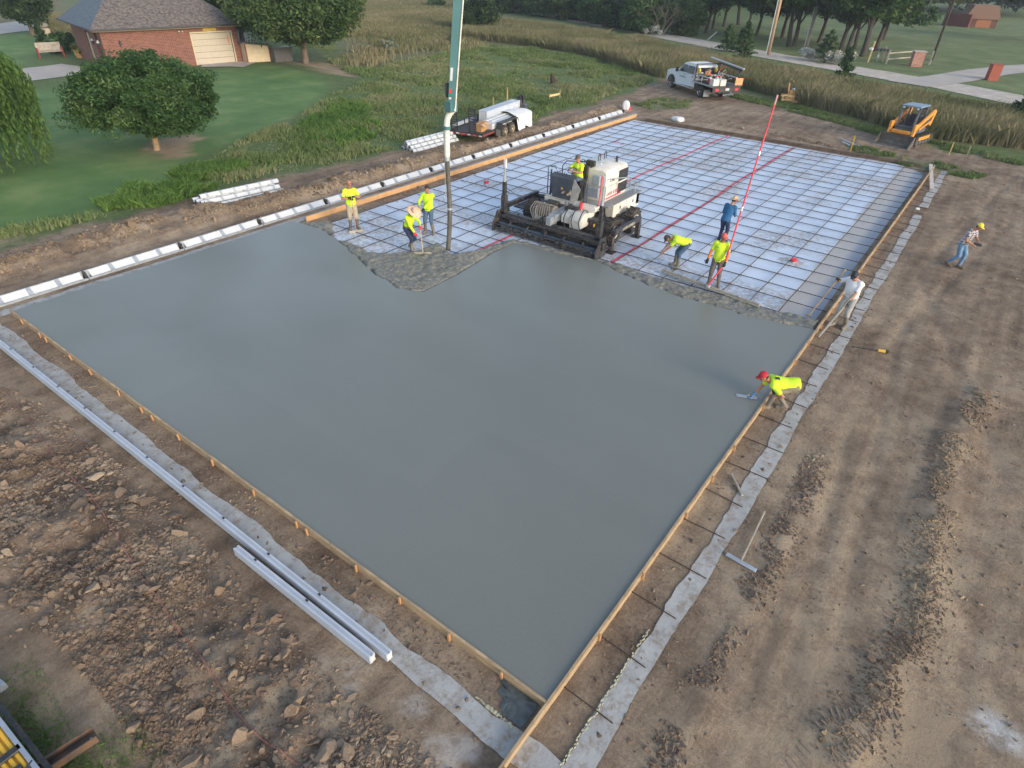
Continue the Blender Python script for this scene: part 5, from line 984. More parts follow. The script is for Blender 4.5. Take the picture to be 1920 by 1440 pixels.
# operator console
cn = part('console', m_slate, lambda b: (b.add([(-.62, 1.30, 1.24), (.12, 1.30, 1.24), (.12, 1.62, 1.20), (-.62, 1.62, 1.20), (-.72, 1.22, 2.0), (.28, 1.22, 2.0), (.28, 1.50, 2.08), (-.72, 1.50, 2.08)], [(0, 3, 2, 1), (4, 5, 6, 7), (0, 1, 5, 4), (1, 2, 6, 5), (2, 3, 7, 6), (3, 0, 4, 7)])))
part('side_panel', mat('grey panel', (.23, .25, .27), .45, dirt=.3), lambda b: b.add([(.13, 1.30, 1.20), (.30, 1.22, 2.04), (.52, 1.34, 1.70), (.30, 1.50, 1.14), (.135, 1.33, 1.20), (.30, 1.26, 2.04), (.51, 1.37, 1.70), (.30, 1.53, 1.14)], [(0, 1, 2, 3), (7, 6, 5, 4), (0, 4, 5, 1), (1, 5, 6, 2), (2, 6, 7, 3), (3, 7, 4, 0)]), cn)
part('levers', m_black, lambda b: [b.tube([(-.5+.1*i, 1.36, 2.02), (-.5+.1*i, 1.36+.02*(i % 2), 2.17)], .014, 6) for i in range(5)], cn)
part('steering_wheel', m_black, lambda b: (b.tube([(.02+.17*math.cos(a*PI/9), 1.52+.12*math.sin(a*PI/9), 2.24+.07*math.sin(a*PI/9)) for a in range(19)], .014, 6), b.cyl((.02, 1.5, 2.0), (.02, 1.52, 2.24), .02, 8)), cn)
part('decal', m_decal, lambda b: b.box((-.2, 1.252, 1.62), (.06, .01, .06)), cn)
part('seat', m_black, lambda b: (b.box((.12, 1.86, 1.84), (.46, .44, .12), None, .04), b.box((.12, 2.08, 2.12), (.44, .10, .50), None, .04), b.bb(-.08, .32, 1.7, 2.05, 1.2, 1.78)))
# hood
def hoodf(b):
    pr = [(-.35, 1.16), (1.05, 1.16), (1.10, 1.24), (1.10, 2.06), (1.03, 2.24), (.90, 2.30), (-.20, 2.30), (-.33, 2.22), (-.38, 2.05)]; n_ = len(pr); vs = []
    for y_, k_, dz in ((2.16, 0, -.06), (2.24, 0, 0), (3.62, 0, .0), (3.78, .03, -.04), (3.84, .10, -.14)):
        for x_, z_ in pr: vs.append((x_-(k_ if x_ > 0 else -k_), y_, z_+(dz if z_ > 1.5 else 0)))
    b.add(vs, [(i*n_+j, i*n_+(j+1) % n_, (i+1)*n_+(j+1) % n_, (i+1)*n_+j) for i in range(4) for j in range(n_)]+[tuple(range(n_)), tuple(range(4*n_, 5*n_))])
ho = part('engine_hood', m_cream, hoodf, smooth='auto')
for z0, z1 in ((1.30, 1.66), (1.72, 2.12)):
    g_ = part('grille', m_black, lambda b: (b.bb(1.10, 1.108, 3.02, 3.72, z0, z1), [b.bar((1.108, 3.06, z0+.04+i*.06), (1.108, 3.68, z0+.04+i*.06), .012, .02) for i in range(int((z1-z0)/.06))]), ho)
part('seam_lines', m_text, lambda b: (b.bb(1.10, 1.104, 2.92, 2.93, 1.2, 2.1), b.bb(1.10, 1.104, 2.24, 3.0, 1.70, 1.71)), ho)
part('hood_handle', m_alu, lambda b: b.tube([(.5, 2.7, 2.30), (.5, 2.72, 2.36), (.5, 2.88, 2.36), (.5, 2.9, 2.30)], .012, 6), ho)
text('lettering', 'S-940', .15, m_text, ho, (1.106, 2.55, 1.88), (PI/2, 0, PI/2)); text('lettering', 'LASER SCREED', .15, mat('red lettering', (.42, .06, .12), .6), ho, (1.106, 2.72, 1.42), (PI/2, 0, PI/2))
part('stripe', m_magenta, lambda b: b.bb(1.10, 1.106, 2.2, 3.3, 1.25, 1.30), ho)
for y_ in (3.0, 3.45): part('lifting_eye', m_text, lambda b: b.tube([(.2, y_, 2.28), (.2, y_, 2.50), (.2, y_+.07, 2.56), (.2, y_+.14, 2.50), (.2, y_+.14, 2.28)], .016, 8))
part('work_lamp', m_black, lambda b: (b.box((.36, 2.2, 2.42), (.34, .14, .20), None, .02), b.tube([(.1, 2.2, 2.48), (-.02, 2.2, 2.5), (-.02, 2.2, 2.3)], .014, 6), b.bar((.4, 2.2, 2.32), (.4, 2.2, 2.0), .03, .03)))
part('beacon_wire', m_red, lambda b: (b.tube([(-.2, 3.9, 1.3), (-.18, 3.9, 2.35)], .008, 5), b.tube([(.9, 3.9, 1.2), (.92, 3.9, 2.1)], .008, 5)))
part('walkway', mat('grip plate', (.24, .26, .27), .6, metal=.3, dirt=.3, scale=6), lambda b: b.bb(1.10, 1.48, 1.75, 4.35, 1.13, 1.17))
tk = part('side_tank', m_cream, lambda b: (b.bb(1.10, 1.44, 2.25, 4.25, .62, 1.12, .02), b.bb(.2, 1.44, 4.0, 4.25, .7, 1.12, .02)))
part('latch', m_text, lambda b: (b.box((1.445, 2.75, .92), (.01, .07, .11)), b.box((1.445, 3.75, .92), (.01, .07, .11)), b.bb(1.44, 1.443, 3.25, 3.26, .65, 1.1)), tk); part('decal', m_decal, lambda b: b.box((1.445, 3.3, .74), (.008, .12, .08)), tk)
def rail_(b, pts, r=.02): b.tube(pts, r, 8)
part('handrail', m_slate, lambda b: (rail_(b, [(-.98, 1.5, 1.15), (-.98, 1.5, 2.0), (-1.0, 1.5, 2.22), (-.7, 1.55, 2.26), (-.68, 1.55, 2.16)]), rail_(b, [(-.86, 1.52, 1.15), (-.86, 1.52, 2.12)], .035)))
part('handrail', m_slate, lambda b: rail_(b, [(-.75, 2.1, 1.15), (-.76, 2.1, 2.15), (-.6, 2.1, 2.35), (.1, 2.3, 2.40), (.12, 2.3, 2.2)]))
part('handrail', m_slate, lambda b: (rail_(b, [(.72, 1.5, 1.15), (.72, 1.5, 1.85), (.6, 1.5, 1.95), (.42, 1.5, 1.95), (.38, 1.52, 1.8)]), rail_(b, [(.62, 1.5, 1.15), (.62, 1.5, 1.8)], .04)))
part('handrail', m_alud, lambda b: rail_(b, [(1.12, 2.15, 1.95), (1.13, 2.2, 2.0), (1.18, 3.9, 1.72), (1.18, 3.95, 1.2)]))
part('handrail', m_alud, lambda b: (rail_(b, [(1.40, 3.9, 1.15), (1.40, 3.9, 1.45), (1.40, 4.3, 1.45), (.4, 4.3, 1.45)]), rail_(b, [(.4, 4.3, 1.45), (.4, 4.3, 1.15)])))
part('red_post', m_pink, lambda b: b.tube([(1.12, 1.7, 1.15), (1.14, 1.72, 2.2)], .03, 8))
part('control_panel', m_alud, lambda b: (b.box((.78, 1.95, 1.95), (.34, .10, .34), None, .02), b.box((.75, 1.9, 1.55), (.5, .25, .35), None, .02)))
# telescopic boom and housings below the platform
bm = part('boom_housing', m_cream, lambda b: b.prism([(.55, .70), (1.42, .66), (1.42, 1.0), (.95, 1.05), (.55, .95)], .30, .62, 'x')); part('counterweight', m_cream, lambda b: b.prism([(.45, .62), (1.40, .62), (1.42, 1.0), (.75, 1.12), (.42, .92)], .72, 1.12, 'x')); part('counterweight', m_cream, lambda b: b.prism([(.6, .5), (1.4, .55), (1.4, .98), (.7, .98)], -.9, -.35, 'x'))
part('round_port', m_text, lambda b: b.wheel((1.12, 1.05, .82), (1, 0, 0), [(.09, -.01), (.09, .008), (.01, .01)], 16), bm)
part('telescopic_boom', m_alud, lambda b: (b.bb(-.12, .22, .30, 1.5, .72, .98, .01), b.bb(-.06, .16, .1, .5, .62, .92, .01)), bm)
def reel(b):
    for i in range(15): x_ = -.78+.045*i; b.wheel((x_+.01, .78, .86), (1, 0, 0), [(.15, -.018), (.25, -.008), (.25, .008), (.15, .018)], 22)
    b.cyl((-.80, .78, .86), (-.12, .78, .86), .16, 16)
part('hose_reel', mat('hose grey', (.19, .185, .17), .65, dirt=.5), reel)
def loops(b):
    for i in range(9):
        x0 = -.75+.08*i; pts = smoothpts([(x0, .75, 1.12), (x0-.10, .55, 1.18), (x0-.12+.02*i, .30, .98), (x0+.05, .22, .72), (x0+.2+.03*i, .24, .55), (x0+.45, .30, .62)], 5); b.tube(pts, .016, 6)
part('hydraulic_hoses', mat('pale hose', (.20, .195, .18), .65, dirt=.5), loops)
def bigloops(b):
    for (a_, d_, c_) in (((-1.9, .2, .66), (-1.2, -.05, .2), (-.6, .2, .66)), ((-.3, .25, .8), (.25, -.15, .12), (.9, .2, .60)), ((-.25, .2, .85), (.3, -.12, .2), (1.1, .2, .62)), ((-1.4, .3, .7), (-1.0, .0, .4), (-.2, .3, .9)), ((1.6, .2, .6), (1.9, .0, .45), (2.5, .4, .35))):
        b.tube(smoothpts([a_, Vector(a_).lerp(Vector(d_), .7)+Vector((-.1, -.05, .0)), d_, Vector(c_).lerp(Vector(d_), .6)+Vector((.12, -.04, -.02)), c_], 6), .024, 7)
part('slack_hoses', m_hose, bigloops)
part('mast_stay', m_hose, lambda b: b.tube([(-1.95, .22, 1.55), (-.9, 1.0, .66)], .01, 5)); part('ladder', m_cream, lambda b: (b.tube([(1.02, 1.2, 1.0), (1.1, 1.0, .45)], .025, 7), b.tube([(1.02, 1.6, 1.0), (1.1, 1.4, .45)], .025, 7), [b.bar((1.04+.025*i, 1.18-.06*i, .9-.16*i), (1.04+.025*i, 1.58-.06*i, .9-.16*i), .08, .02) for i in range(3)]))
part('extinguisher', m_red, lambda b: b.cyl((.55, 1.38, .95), (.6, 1.36, 1.25), .06, 10)); part('fan_guard', m_text, lambda b: b.bb(-.37, -.36, 2.4, 3.5, 1.35, 2.0), ho)
[part('valve_block', m_dirtyb, lambda b: b.box(c_, d_, None, .03)) for c_, d_ in (((.35, 1.15, 1.0), (.5, .3, .2)), ((-.55, 1.25, .98), (.5, .3, .22)), ((1.25, 1.3, .72), (.3, .5, .3)))]
part('fuel_cap', m_text, lambda b: (b.cyl((-.1, 2.6, 2.29), (-.1, 2.6, 2.34), .07, 12), b.cyl((.75, 3.4, 2.29), (.75, 3.4, 2.50), .05, 10)))
def runs(b):
    for i in range(3): x0 = .40+.31*i; b.tube(smoothpts([(x0, 1.15, 1.06), (x0+.05, .75, 1.16+.03*(i % 3)), (x0+.12, .35, .92), (x0+.3, .24, .62)], 5), .018, 6)
    for i in range(4): x0 = 1.2+.06*i; b.tube(smoothpts([(x0, 1.6, 1.1), (x0+.25, 1.35, .95), (x0+.45, .9, .78), (2.0, .35, .75+.05*i)], 5), .018, 6)
part('hydraulic_hoses', m_hose, runs); part('hazard_label', m_decal, lambda b: (b.box((1.425, .95, .72), (.008, .12, .10)), b.box((.4, .115, .54), (.14, .01, .08)), b.box((-1.1, .115, .54), (.14, .01, .08))))
# operator
op = person('seated person in a dark cap and lime tee driving the laser screed', (SG.x+.12, SG.y+1.80, 0), -.72, .98, pel=(0, -.02, .10), chest=(0, .06, .49), neck=(0, .03, .12), look=(-.15, 1, -.25), lf=(-.12, .52), rf=(.14, .50), kl=(0, 1, .9), kr=(0, 1, .9), legz=(-.42, -.42),
            lh=(-.12, .38, .40), rh=(.12, .36, .42), lp=(-1, -.5, -.6), rp=(1, -.5, -.6), shirt=m_hv, pants=m_jean, hat='cap', hatm=mat('brown cap', (.10, .08, .07), .8), skin=m_skin2, z=SG.z+1.86, curl=1.2)
# ================================================================ CONCRETE PUMP BOOM
q0 = P(840, 470, -.02); bt_ = thing('pump_boom', 'teal steel pump boom with white elbow pipe hanging over the slab', 'pump boom', q0)
m_teal = mat('teal paint', (.065, .165, .18), .4, scale=1.5, var=.1); m_pipe = mat('white pipe', (.70, .70, .63), .5, scale=3, var=.08, dirt=.3); m_hosed = mat('cement hose', (.09, .09, .085), .75, scale=5, var=.3, dirt=.4)
def at(px, py, z):                                                  # place on the vertical plane of the hose, facing the camera
    d = RC.T @ np.array([px-960, -(py-720), -FP]); nrm_ = np.array([q0.x-CP[0], q0.y-CP[1]]); t_ = (nrm_@nrm_)/(nrm_@d[:2]); v = CP+d*t_; return Vector(v.tolist())
bz = [at(x_, y_, 0)-q0 for x_, y_ in ((846, 206), (852, 100), (859, 0))]; dirb = (bz[2]-bz[0]).normalized(); top_ = bz[0]+dirb*14
side = Vector((RC[0][0], RC[0][1], 0)).normalized(); bk = Vector((-side.y, side.x, 0))
def boomf(b):
    vs = []
    for p_, w_, h_ in ((bz[0], .095, .14), (bz[1], .105, .17), (top_, .19, .27)): vs += [p_-side*w_-bk*h_, p_+side*w_-bk*h_, p_+side*w_+bk*h_, p_-side*w_+bk*h_]
    b.add(vs, [(i*4+j, i*4+(j+1) % 4, i*4+4+(j+1) % 4, i*4+4+j) for i in range(2) for j in range(4)]+[(0, 1, 2, 3), (8, 9, 10, 11)])
part('boom_arm', m_teal, boomf, bt_)
part('delivery_pipe', m_pipe, lambda b: b.tube([bz[0]+side*.125+bk*-.05, bz[1]+side*.14+bk*-.05, top_+side*.235], .022, 10), bt_)
e = [at(x_, y_, 0)-q0 for x_, y_ in ((852, 204), (847, 209), (841, 218), (838, 235), (838.5, 298))]
part('elbow_pipe', m_pipe, lambda b: b.tube(smoothpts(e, 5), .088, 16), bt_, True)
part('clamp', m_teal, lambda b: (b.cyl(e[3]+Vector((0, 0, -.12)), e[3]+Vector((0, 0, -.02)), .115, 16), b.bar(bz[0]-bk*.02+Vector((0, 0, -.05)), bz[0]+Vector((0, 0, .25)), .23, .32)), bt_)
hs = smoothpts([at(x_, y_, 0)-q0 for x_, y_ in ((838.5, 296), (840, 330), (843, 380), (843, 425), (840, 468))], 5)
ho_ = part('rubber_hose', m_hosed, lambda b: b.tube(hs, [.072]*8+[.078]*(len(hs)-8), 16), bt_, True); part('hose_clamp', m_alud, lambda b: (b.cyl(hs[0]-Vector((0, 0, .08)), hs[0]+Vector((0, 0, .04)), .092, 16), b.cyl(hs[11], hs[11]-Vector((0, 0, .06)), .086, 16)), ho_)
part('safety_rope', mat('rope', (.40, .42, .36), .8), lambda b: b.tube(smoothpts([bz[0]-side*.1, at(838, 215, 0)-q0-side*.03, at(832, 240, 0)-q0, at(834, 300, 0)-q0, at(835, 350, 0)-q0, at(836, 372, 0)-q0], 5), .010, 5), bt_)
fr = -bk*.0
def onb(u): return bz[0]+dirb*u
for u, h_, red in ((.55, .12, 1), (.35, .05, 0), (1.0, .35, 0), (1.45, .10, 0), (1.62, .10, 1), (1.85, .12, 0), (2.05, .12, 1), (2.32, .14, 0), (2.55, .08, 1), (3.25, .12, 0), (3.5, .15, 1), (5.5, .30, 0), (5.85, .25, 1)):
    c_ = onb(u)-bk*(.150+.03*u/4+.004)-side*(.045 if u < 5 else .0); part('decal', m_red if red else m_white, lambda b: b.bar(c_-dirb*h_/2, c_+dirb*h_/2, .075 if u < 5 else .15, .006, up=bk), bt_)
for u in (2.95, 4.95): c_ = onb(u)-bk*(.19+.03*u/4); part('pin', m_text, lambda b: b.cyl(c_+bk*.05, c_-bk*.05, .06, 12), bt_)
part('bracket', m_teal, lambda b: (b.bar(onb(4.45)-side*.28-bk*.1, onb(4.45)+side*.18-bk*.1, .40, .07)), bt_); part('strap_box', m_text, lambda b: b.box(onb(.55)-side*.15, (.10, .12, .40), None, .02), bt_); part('strap_box', m_text, lambda b: b.box(onb(4.2)-side*.17, (.10, .12, .2), None, .02), bt_)
# ================================================================ TRAILER
TR = Vector((-21.5, 23.3, 0)); t = thing('flatbed_trailer', 'black twin-axle trailer with raised ladder ramps, parked on the track', 'trailer', (TR.x, TR.y, gz(TR.x, TR.y)), math.radians(9))
m_tred = mat('red rust steel', (.22, .04, .04), .6, scale=6, var=.3, dirt=.3); m_wood = mat('dark deck boards', (.05, .05, .055), .85, scale=3, var=.3, dirt=.4, stretch=(8, 1, 1)); m_rimt = mat('tan rim', (.48, .42, .30), .6, scale=5, var=.1, dirt=.3)
tp = lambda name, m, fn, parent=None, smooth=False: part(name, m, fn, parent or t, smooth)
tp('deck', m_wood, lambda b: b.bb(-1.02, 1.02, 0, 5.6, .52, .56)); tp('frame', m_black, lambda b: (b.bb(-1.06, -1.0, 0, 5.65, .42, .60), b.bb(1.0, 1.06, 0, 5.65, .42, .60), b.bb(-1.06, 1.06, -.06, 0, .40, .58), b.bb(-1.06, 1.06, 5.6, 5.66, .42, .9), b.bar((-.9, 5.6, .45), (0, 7.0, .45), .08, .1), b.bar((.9, 5.6, .45), (0, 7.0, .45), .08, .1), b.bb(-.04, .04, 5.6, 7.2, .40, .50), [b.bb(-1.06, -1.02, y_, y_+.05, .6, .85) for y_ in (.1, 1.5, 3.0, 4.5)], b.bb(-1.06, -1.02, 0, 5.6, .82, .86)))
tp('red_marker', m_tred, lambda b: (b.bb(-1.06, 1.06, -.075, -.062, .42, .50), b.bb(1.062, 1.07, .0, 1.2, .44, .52))); [tp('tail_lamp', m_white if i % 2 else m_red, lambda b: b.bb(-.95+.36*i, -.78+.36*i, -.09, -.076, .44, .50)) for i in range(6)]
tp('fender', m_black, lambda b: b.prism([(1.45, .60), (1.62, .86), (3.38, .86), (3.55, .60), (3.62, .60), (3.45, .91), (1.55, .91), (1.38, .60)], 1.05, 1.38, 'x')); tp('mud_flap', mat('mud flap', (.16, .16, .16), .8, dirt=.4), lambda b: b.box((1.24, 1.36, .42), (.28, .02, .34)))
for sx in (-1, 1):
    for y_ in (2.05, 2.92): wheelset(t, (sx*1.22, y_, .36), .36, .21, (sx, 0, 0), m_dark, m_rimt, 0, .56)
for x_ in (-.78, .38):
    k = tp('ladder_ramp', m_black, lambda b: (b.bar((x_-.20, .04, .56), (x_-.20, -.02, 1.78), .05, .05), b.bar((x_+.20, .04, .56), (x_+.20, -.02, 1.78), .05, .05)))
    tp('rungs', m_black, lambda b: [b.bar((x_-.2, .04-.005*i, .64+.125*i), (x_+.2, .04-.005*i, .64+.125*i), .07, .05) for i in range(10)], k)
tp('toolbox', m_black, lambda b: b.bb(-.45, .45, 5.75, 6.25, .5, .95, .02)); tp('jack', m_alud, lambda b: b.cyl((0, 6.9, .1), (0, 6.9, .9), .04, 10))
trw = lambda v: Matrix.Rotation(math.radians(9), 4, 'Z') @ Vector(v)+Vector((TR.x, TR.y, gz(TR.x, TR.y)))
def tload(name, lab, cat, loc): return thing(name, lab, cat, trw(loc), math.radians(9))
k = tload('siding_stack', 'tall stack of grey siding panels standing on the trailer', 'siding stack', (-.05, 1.9, .57))
for i in range(4): part('panel', m_vinyl, lambda b: (b.bb(-.26+.14*i, -.14+.14*i, 0, 4.0, .02, .72), b.bb(-.28+.14*i, -.13+.14*i, -.0, 4.0, .72, .76)), k)
[part('panel_end', m_white, lambda b: b.bb(-.25+.14*i, -.15+.14*i, -.012, 0, .04, .70), k) for i in range(4)]
k = tload('siding_stack', 'low stack of grey siding strips beside the taller stack on the trailer', 'siding stack', (.62, 1.2, .57))
for i in range(3): part('strip', m_vinyl if i else m_white, lambda b: b.bb(-.28+.2*i, -.10+.2*i, .35*i, 4.1, .32-.04*i, .42-.05*i), k)
part('base_strips', m_white, lambda b: b.bb(-.3, .32, 0, 4.2, .0, .3), k)
for i, (x_, y_, z_, a_) in enumerate(((.55, .55, .57, .2), (.45, 1.05, .57, -.1))):
    k = tload('cardboard_box', ('brown cardboard box nearer the ramps on the trailer', 'brown cardboard box behind the other one on the trailer')[i], 'box', (x_, y_, z_)); part('box', m_card, lambda b: b.box((0, 0, .2), (.42, .42, .40)), k); part('flap', mat('flap', (.55, .36, .20), .85), lambda b: b.bar((.2, -.1, .39), (.42, -.1, .30), .3, .01), k)
def drape(b):
    N, M_ = 26, 16; vs = []
    for i in range(N+1):
        for j in range(M_+1):
            u = i/N; v = j/M_; y_ = 3.45+2.0*u; f_ = math.sin(u*37)*.04+math.sin(u*17+1)*.05
            if v < .4: x_ = .05+1.25*(v/.4); z_ = 1.02+.10*math.sin(v*9)-.1*u+.03*math.sin(u*23+v*11)
            else: w_ = (v-.4)/.6; x_ = 1.30+.16*w_+f_*w_; z_ = 1.02-.1*u-w_*(.78+.12*math.sin(u*9))
            vs.append((x_, y_-(.15*v), z_))
    b.add(vs, [(i*(M_+1)+j, i*(M_+1)+j+1, (i+1)*(M_+1)+j+1, (i+1)*(M_+1)+j) for i in range(N) for j in range(M_)])
k = tload('white_tarp', 'crumpled white tarp draped over the right front of the trailer load', 'tarp', (0, 0, 0)); o = part('tarp', m_bagw, drape, k, True); sm_ = o.modifiers.new('thick', 'SOLIDIFY'); sm_.thickness = .02
part('tarp_tail', m_bagw, lambda b: b.ell((-.1, 5.5, 1.1), (.35, .45, .25)), k, True)
k = tload('black_reel', 'round black reel standing at the front end of the trailer', 'reel', (.05, 6.35, .95)); MB().wheel((0, 0, .10), (.75, .65, 0), [(.02, -.12), (.46, -.13), (.50, -.10), (.50, -.04), (.30, -.02), (.30, .02), (.50, .04), (.50, .10), (.46, .13), (.02, .12)], 30).build('drum', m_black, k, 'auto'); MB().box((.25, -.25, -.12), (.55, .30, .55), None, .02).build('frame', m_slate, k)
k = tload('channel_offcut', 'grey channel offcut with a white end leaning on the trailer left rail', 'channel', (-1.12, .5, .6)); part('rail', m_vinyl, lambda b: b.bb(-.06, .06, 0, 2.4, 0, .16), k); part('end', m_white, lambda b: b.bb(-.055, .055, -.012, 0, .005, .155), k)
# ================================================================ PICKUP TRUCK WITH FLAT BED
fw_ = (P(1239, 158)+P(1311, 183))/2; hdg = math.atan2(P(1239, 158).y-P(1311, 183).y, P(1239, 158).x-P(1311, 183).x)
right_ = Vector((math.cos(hdg-PI/2), math.sin(hdg-PI/2), 0)); rearL = P(1311, 183); lft = -right_
org = rearL-lft*1.0; t = thing('work_truck', 'white crew-cab work truck with a loaded dark flatbed, on the dirt track', 'truck', (org.x, org.y, gz(org.x, org.y)), hdg)  # x forward, y left
m_tw = mat('truck white', (.66, .72, .78), .4, scale=1, var=.03, dirt=.15, spec=.4); m_glass = mat('tinted glass', (.012, .022, .028), .22, spec=.3); m_chrome = mat('chrome', (.6, .6, .62), .18, metal=1)
tp = lambda name, m, fn, parent=None, smooth=False: part(name, m, fn, parent or t, smooth)
WB = 4.3
def cabf(b):
    prof = [(1.05, .55), (1.05, 1.98), (1.25, 2.06), (2.6, 2.07), (2.95, 1.98), (3.55, 1.42), (4.75, 1.32), (5.10, 1.20), (5.18, .80), (5.15, .50), (4.85, .48), (4.72, .82), (4.50, .98), (4.15, .98), (3.92, .80), (3.80, .50), (3.7, .48)]
    n_ = len(prof); vs = []
    for y_, k_ in ((-1.0, 1), (-.96, 0), (.96, 0), (1.0, 1)):
        for x_, z_ in prof:
            yy = y_*(.80 if z_ > 1.9 else (.93 if z_ > 1.38 else 1.0)); vs.append((x_, yy, z_))
    b.add(vs, [(i*n_+j, i*n_+(j+1) % n_, (i+1)*n_+(j+1) % n_, (i+1)*n_+j) for i in range(3) for j in range(n_)]+[tuple(range(n_)), tuple(range(3*n_, 4*n_))])
cb = tp('cab', m_tw, cabf)
def win(b, x0, x1, x2, x3, sg):                                      # side window, slightly proud
    def yz(z_): return sg*((1.0-(z_-1.35)/.6*.165)+.012)
    b.add([(x0, yz(1.40), 1.40), (x1, yz(1.40), 1.40), (x2, yz(1.88), 1.88), (x3, yz(1.88), 1.88), (x0, yz(1.40)-sg*.02, 1.40), (x1, yz(1.40)-sg*.02, 1.40), (x2, yz(1.88)-sg*.02, 1.88), (x3, yz(1.88)-sg*.02, 1.88)], [(0, 1, 2, 3), (7, 6, 5, 4), (0, 4, 5, 1), (1, 5, 6, 2), (2, 6, 7, 3), (3, 7, 4, 0)])
for sg in (-1, 1):
    dr_ = tp('front_door', m_tw, lambda b: b.bb(2.38, 3.45, sg*1.0, sg*1.012, .58, 1.36)); part('window', m_glass, lambda b: win(b, 2.45, 3.42, 2.98, 2.45, sg), dr_); part('handle', m_text, lambda b: b.bb(2.46, 2.62, sg*1.01, sg*1.035, 1.20, 1.24), dr_)
    dr_ = tp('rear_door', m_tw, lambda b: b.bb(1.25, 2.34, sg*1.0, sg*1.012, .58, 1.36)); part('window', m_glass, lambda b: win(b, 1.42, 2.32, 2.32, 1.46, sg), dr_); part('handle', m_text, lambda b: b.bb(1.32, 1.48, sg*1.01, sg*1.035, 1.20, 1.24), dr_)
    tp('running_board', m_alu, lambda b: b.bb(1.1, 3.75, sg*1.0, sg*1.16, .42, .48, .01)); tp('mirror', m_black, lambda b: (b.box((3.35, sg*1.22, 1.48), (.12, .22, .32), None, .03), b.bar((3.35, sg*.98, 1.42), (3.35, sg*1.2, 1.45), .05, .05)))
    tp('fender_trim', m_black, lambda b: [b.bar((WB+.02+.54*math.cos(a*PI/10), sg*1.01, .42+.54*math.sin(a*PI/10)), (WB+.02+.54*math.cos((a+1)*PI/10), sg*1.01, .42+.54*math.sin((a+1)*PI/10)), .05, .07) for a in range(10)])
    text('lettering', 'CONCRETE', .17, m_text, t, (2.75, sg*1.016, 1.04), (PI/2, 0, PI if sg > 0 else 0), .002)
    tp('headlight', m_chrome, lambda b: b.box((5.12, sg*.78, 1.0), (.12, .26, .2), None, .03))
tp('windscreen', m_glass, lambda b: b.add([(3.0, -.72, 1.93), (3.0, .72, 1.93), (3.50, .86, 1.46), (3.50, -.86, 1.46), (2.98, -.72, 1.90), (2.98, .72, 1.90), (3.48, .86, 1.43), (3.48, -.86, 1.43)], [(0, 1, 2, 3), (4, 7, 6, 5), (0, 4, 5, 1), (2, 6, 7, 3), (1, 5, 6, 2), (0, 3, 7, 4)]))
tp('rear_window', m_glass, lambda b: b.bb(1.025, 1.045, -.62, .62, 1.40, 1.86)); tp('grille', m_black, lambda b: (b.box((5.19, 0, .95), (.04, 1.2, .36), None, .02), b.box((5.26, 0, .60), (.16, 1.9, .22), None, .04))); [tp('roof_marker', m_decal, lambda b: b.box((2.7, -.5+.25*i, 2.09), (.08, .06, .04), None, .01)) for i in range(5)]
tp('chassis', m_black, lambda b: (b.bb(-1.6, 4.9, -.45, -.3, .45, .65), b.bb(-1.6, 4.9, .3, .45, .45, .65), b.bb(.4, 1.0, -.98, .98, .42, .95, .02)))
bd = tp('flatbed', m_black, lambda b: (b.bb(-1.75, 1.0, -1.14, 1.14, .92, 1.02, .01), b.bb(-1.78, -1.72, -1.16, 1.16, .62, 1.02, .01)))
tp('bed_edge', m_alud, lambda b: (b.bb(-1.75, 1.0, 1.14, 1.17, .94, 1.04), b.bb(-1.75, 1.0, -1.17, -1.14, .94, 1.04)), bd)
for sg in (-1, 1): tp('side_rack', m_alud, lambda b: (b.bb(-1.2, 1.0, sg*1.02, sg*1.16, 1.44, 1.50, .01), [b.bb(x_, x_+.05, sg*1.08, sg*1.13, 1.02, 1.44) for x_ in (-1.2, -.1, .95)]), bd); tp('tail_lamp', m_red, lambda b: b.box((-1.80, sg*.82, .80), (.05, .30, .16), None, .02)); tp('mud_flap', m_alud, lambda b: b.box((-.62, sg*.85, .40), (.03, .5, .46)))
tp('number_plate', m_white, lambda b: b.box((-1.795, -.05, .82), (.02, .30, .15))); tp('hitch', m_chrome, lambda b: (b.box((-1.95, -.05, .52), (.35, .75, .10), None, .02), b.bb(-2.05, -1.7, -.1, 0, .4, .48))); tp('head_board', m_black, lambda b: (b.bar((1.0, -1.0, 1.02), (1.0, -1.0, 2.15), .07, .07), b.bar((1.0, 1.0, 1.02), (1.0, 1.0, 2.15), .07, .07), b.bar((1.0, -1.0, 2.12), (1.0, 1.0, 2.12), .07, .07), [b.bar((1.0, -1.0, 1.25+.2*i), (1.0, 1.0, 1.25+.2*i), .03, .05) for i in range(4)]))
tp('ladder_rack', m_black, lambda b: (b.bar((.9, -.95, 2.2), (-1.9, -.95, 2.05), .12, .10), b.bar((-1.6, -.95, 1.02), (-1.6, -.95, 2.1), .06, .06), b.bar((.9, -.95, 1.02), (.9, -.95, 2.2), .06, .06)))
for sx, y_ in ((WB, .88), (0, .90)):
    for sg in (-1, 1): wheelset(t, (sx, sg*y_, .41), .41, .28 if sx else .42, (0, sg, 0), m_dark, m_chrome, 0, .58)
tw = lambda v: Matrix.Rotation(hdg, 4, 'Z') @ Vector(v)+Vector(t.location)
def tl(name, lab, cat, loc): return thing(name, lab, cat, tw(loc), hdg)
k = tl('roof_tubes', 'long grey screed tubes carried above the truck bed', 'tubes', (0, 0, 0)); part('tube', m_alud, lambda b: b.bar((2.1, -.82, 2.42), (-2.2, -.82, 2.18), .14, .09, .01), k); part('tube', m_slate, lambda b: b.bar((.3, -.98, 2.20), (-1.9, -.98, 2.02), .10, .22, .02), k)
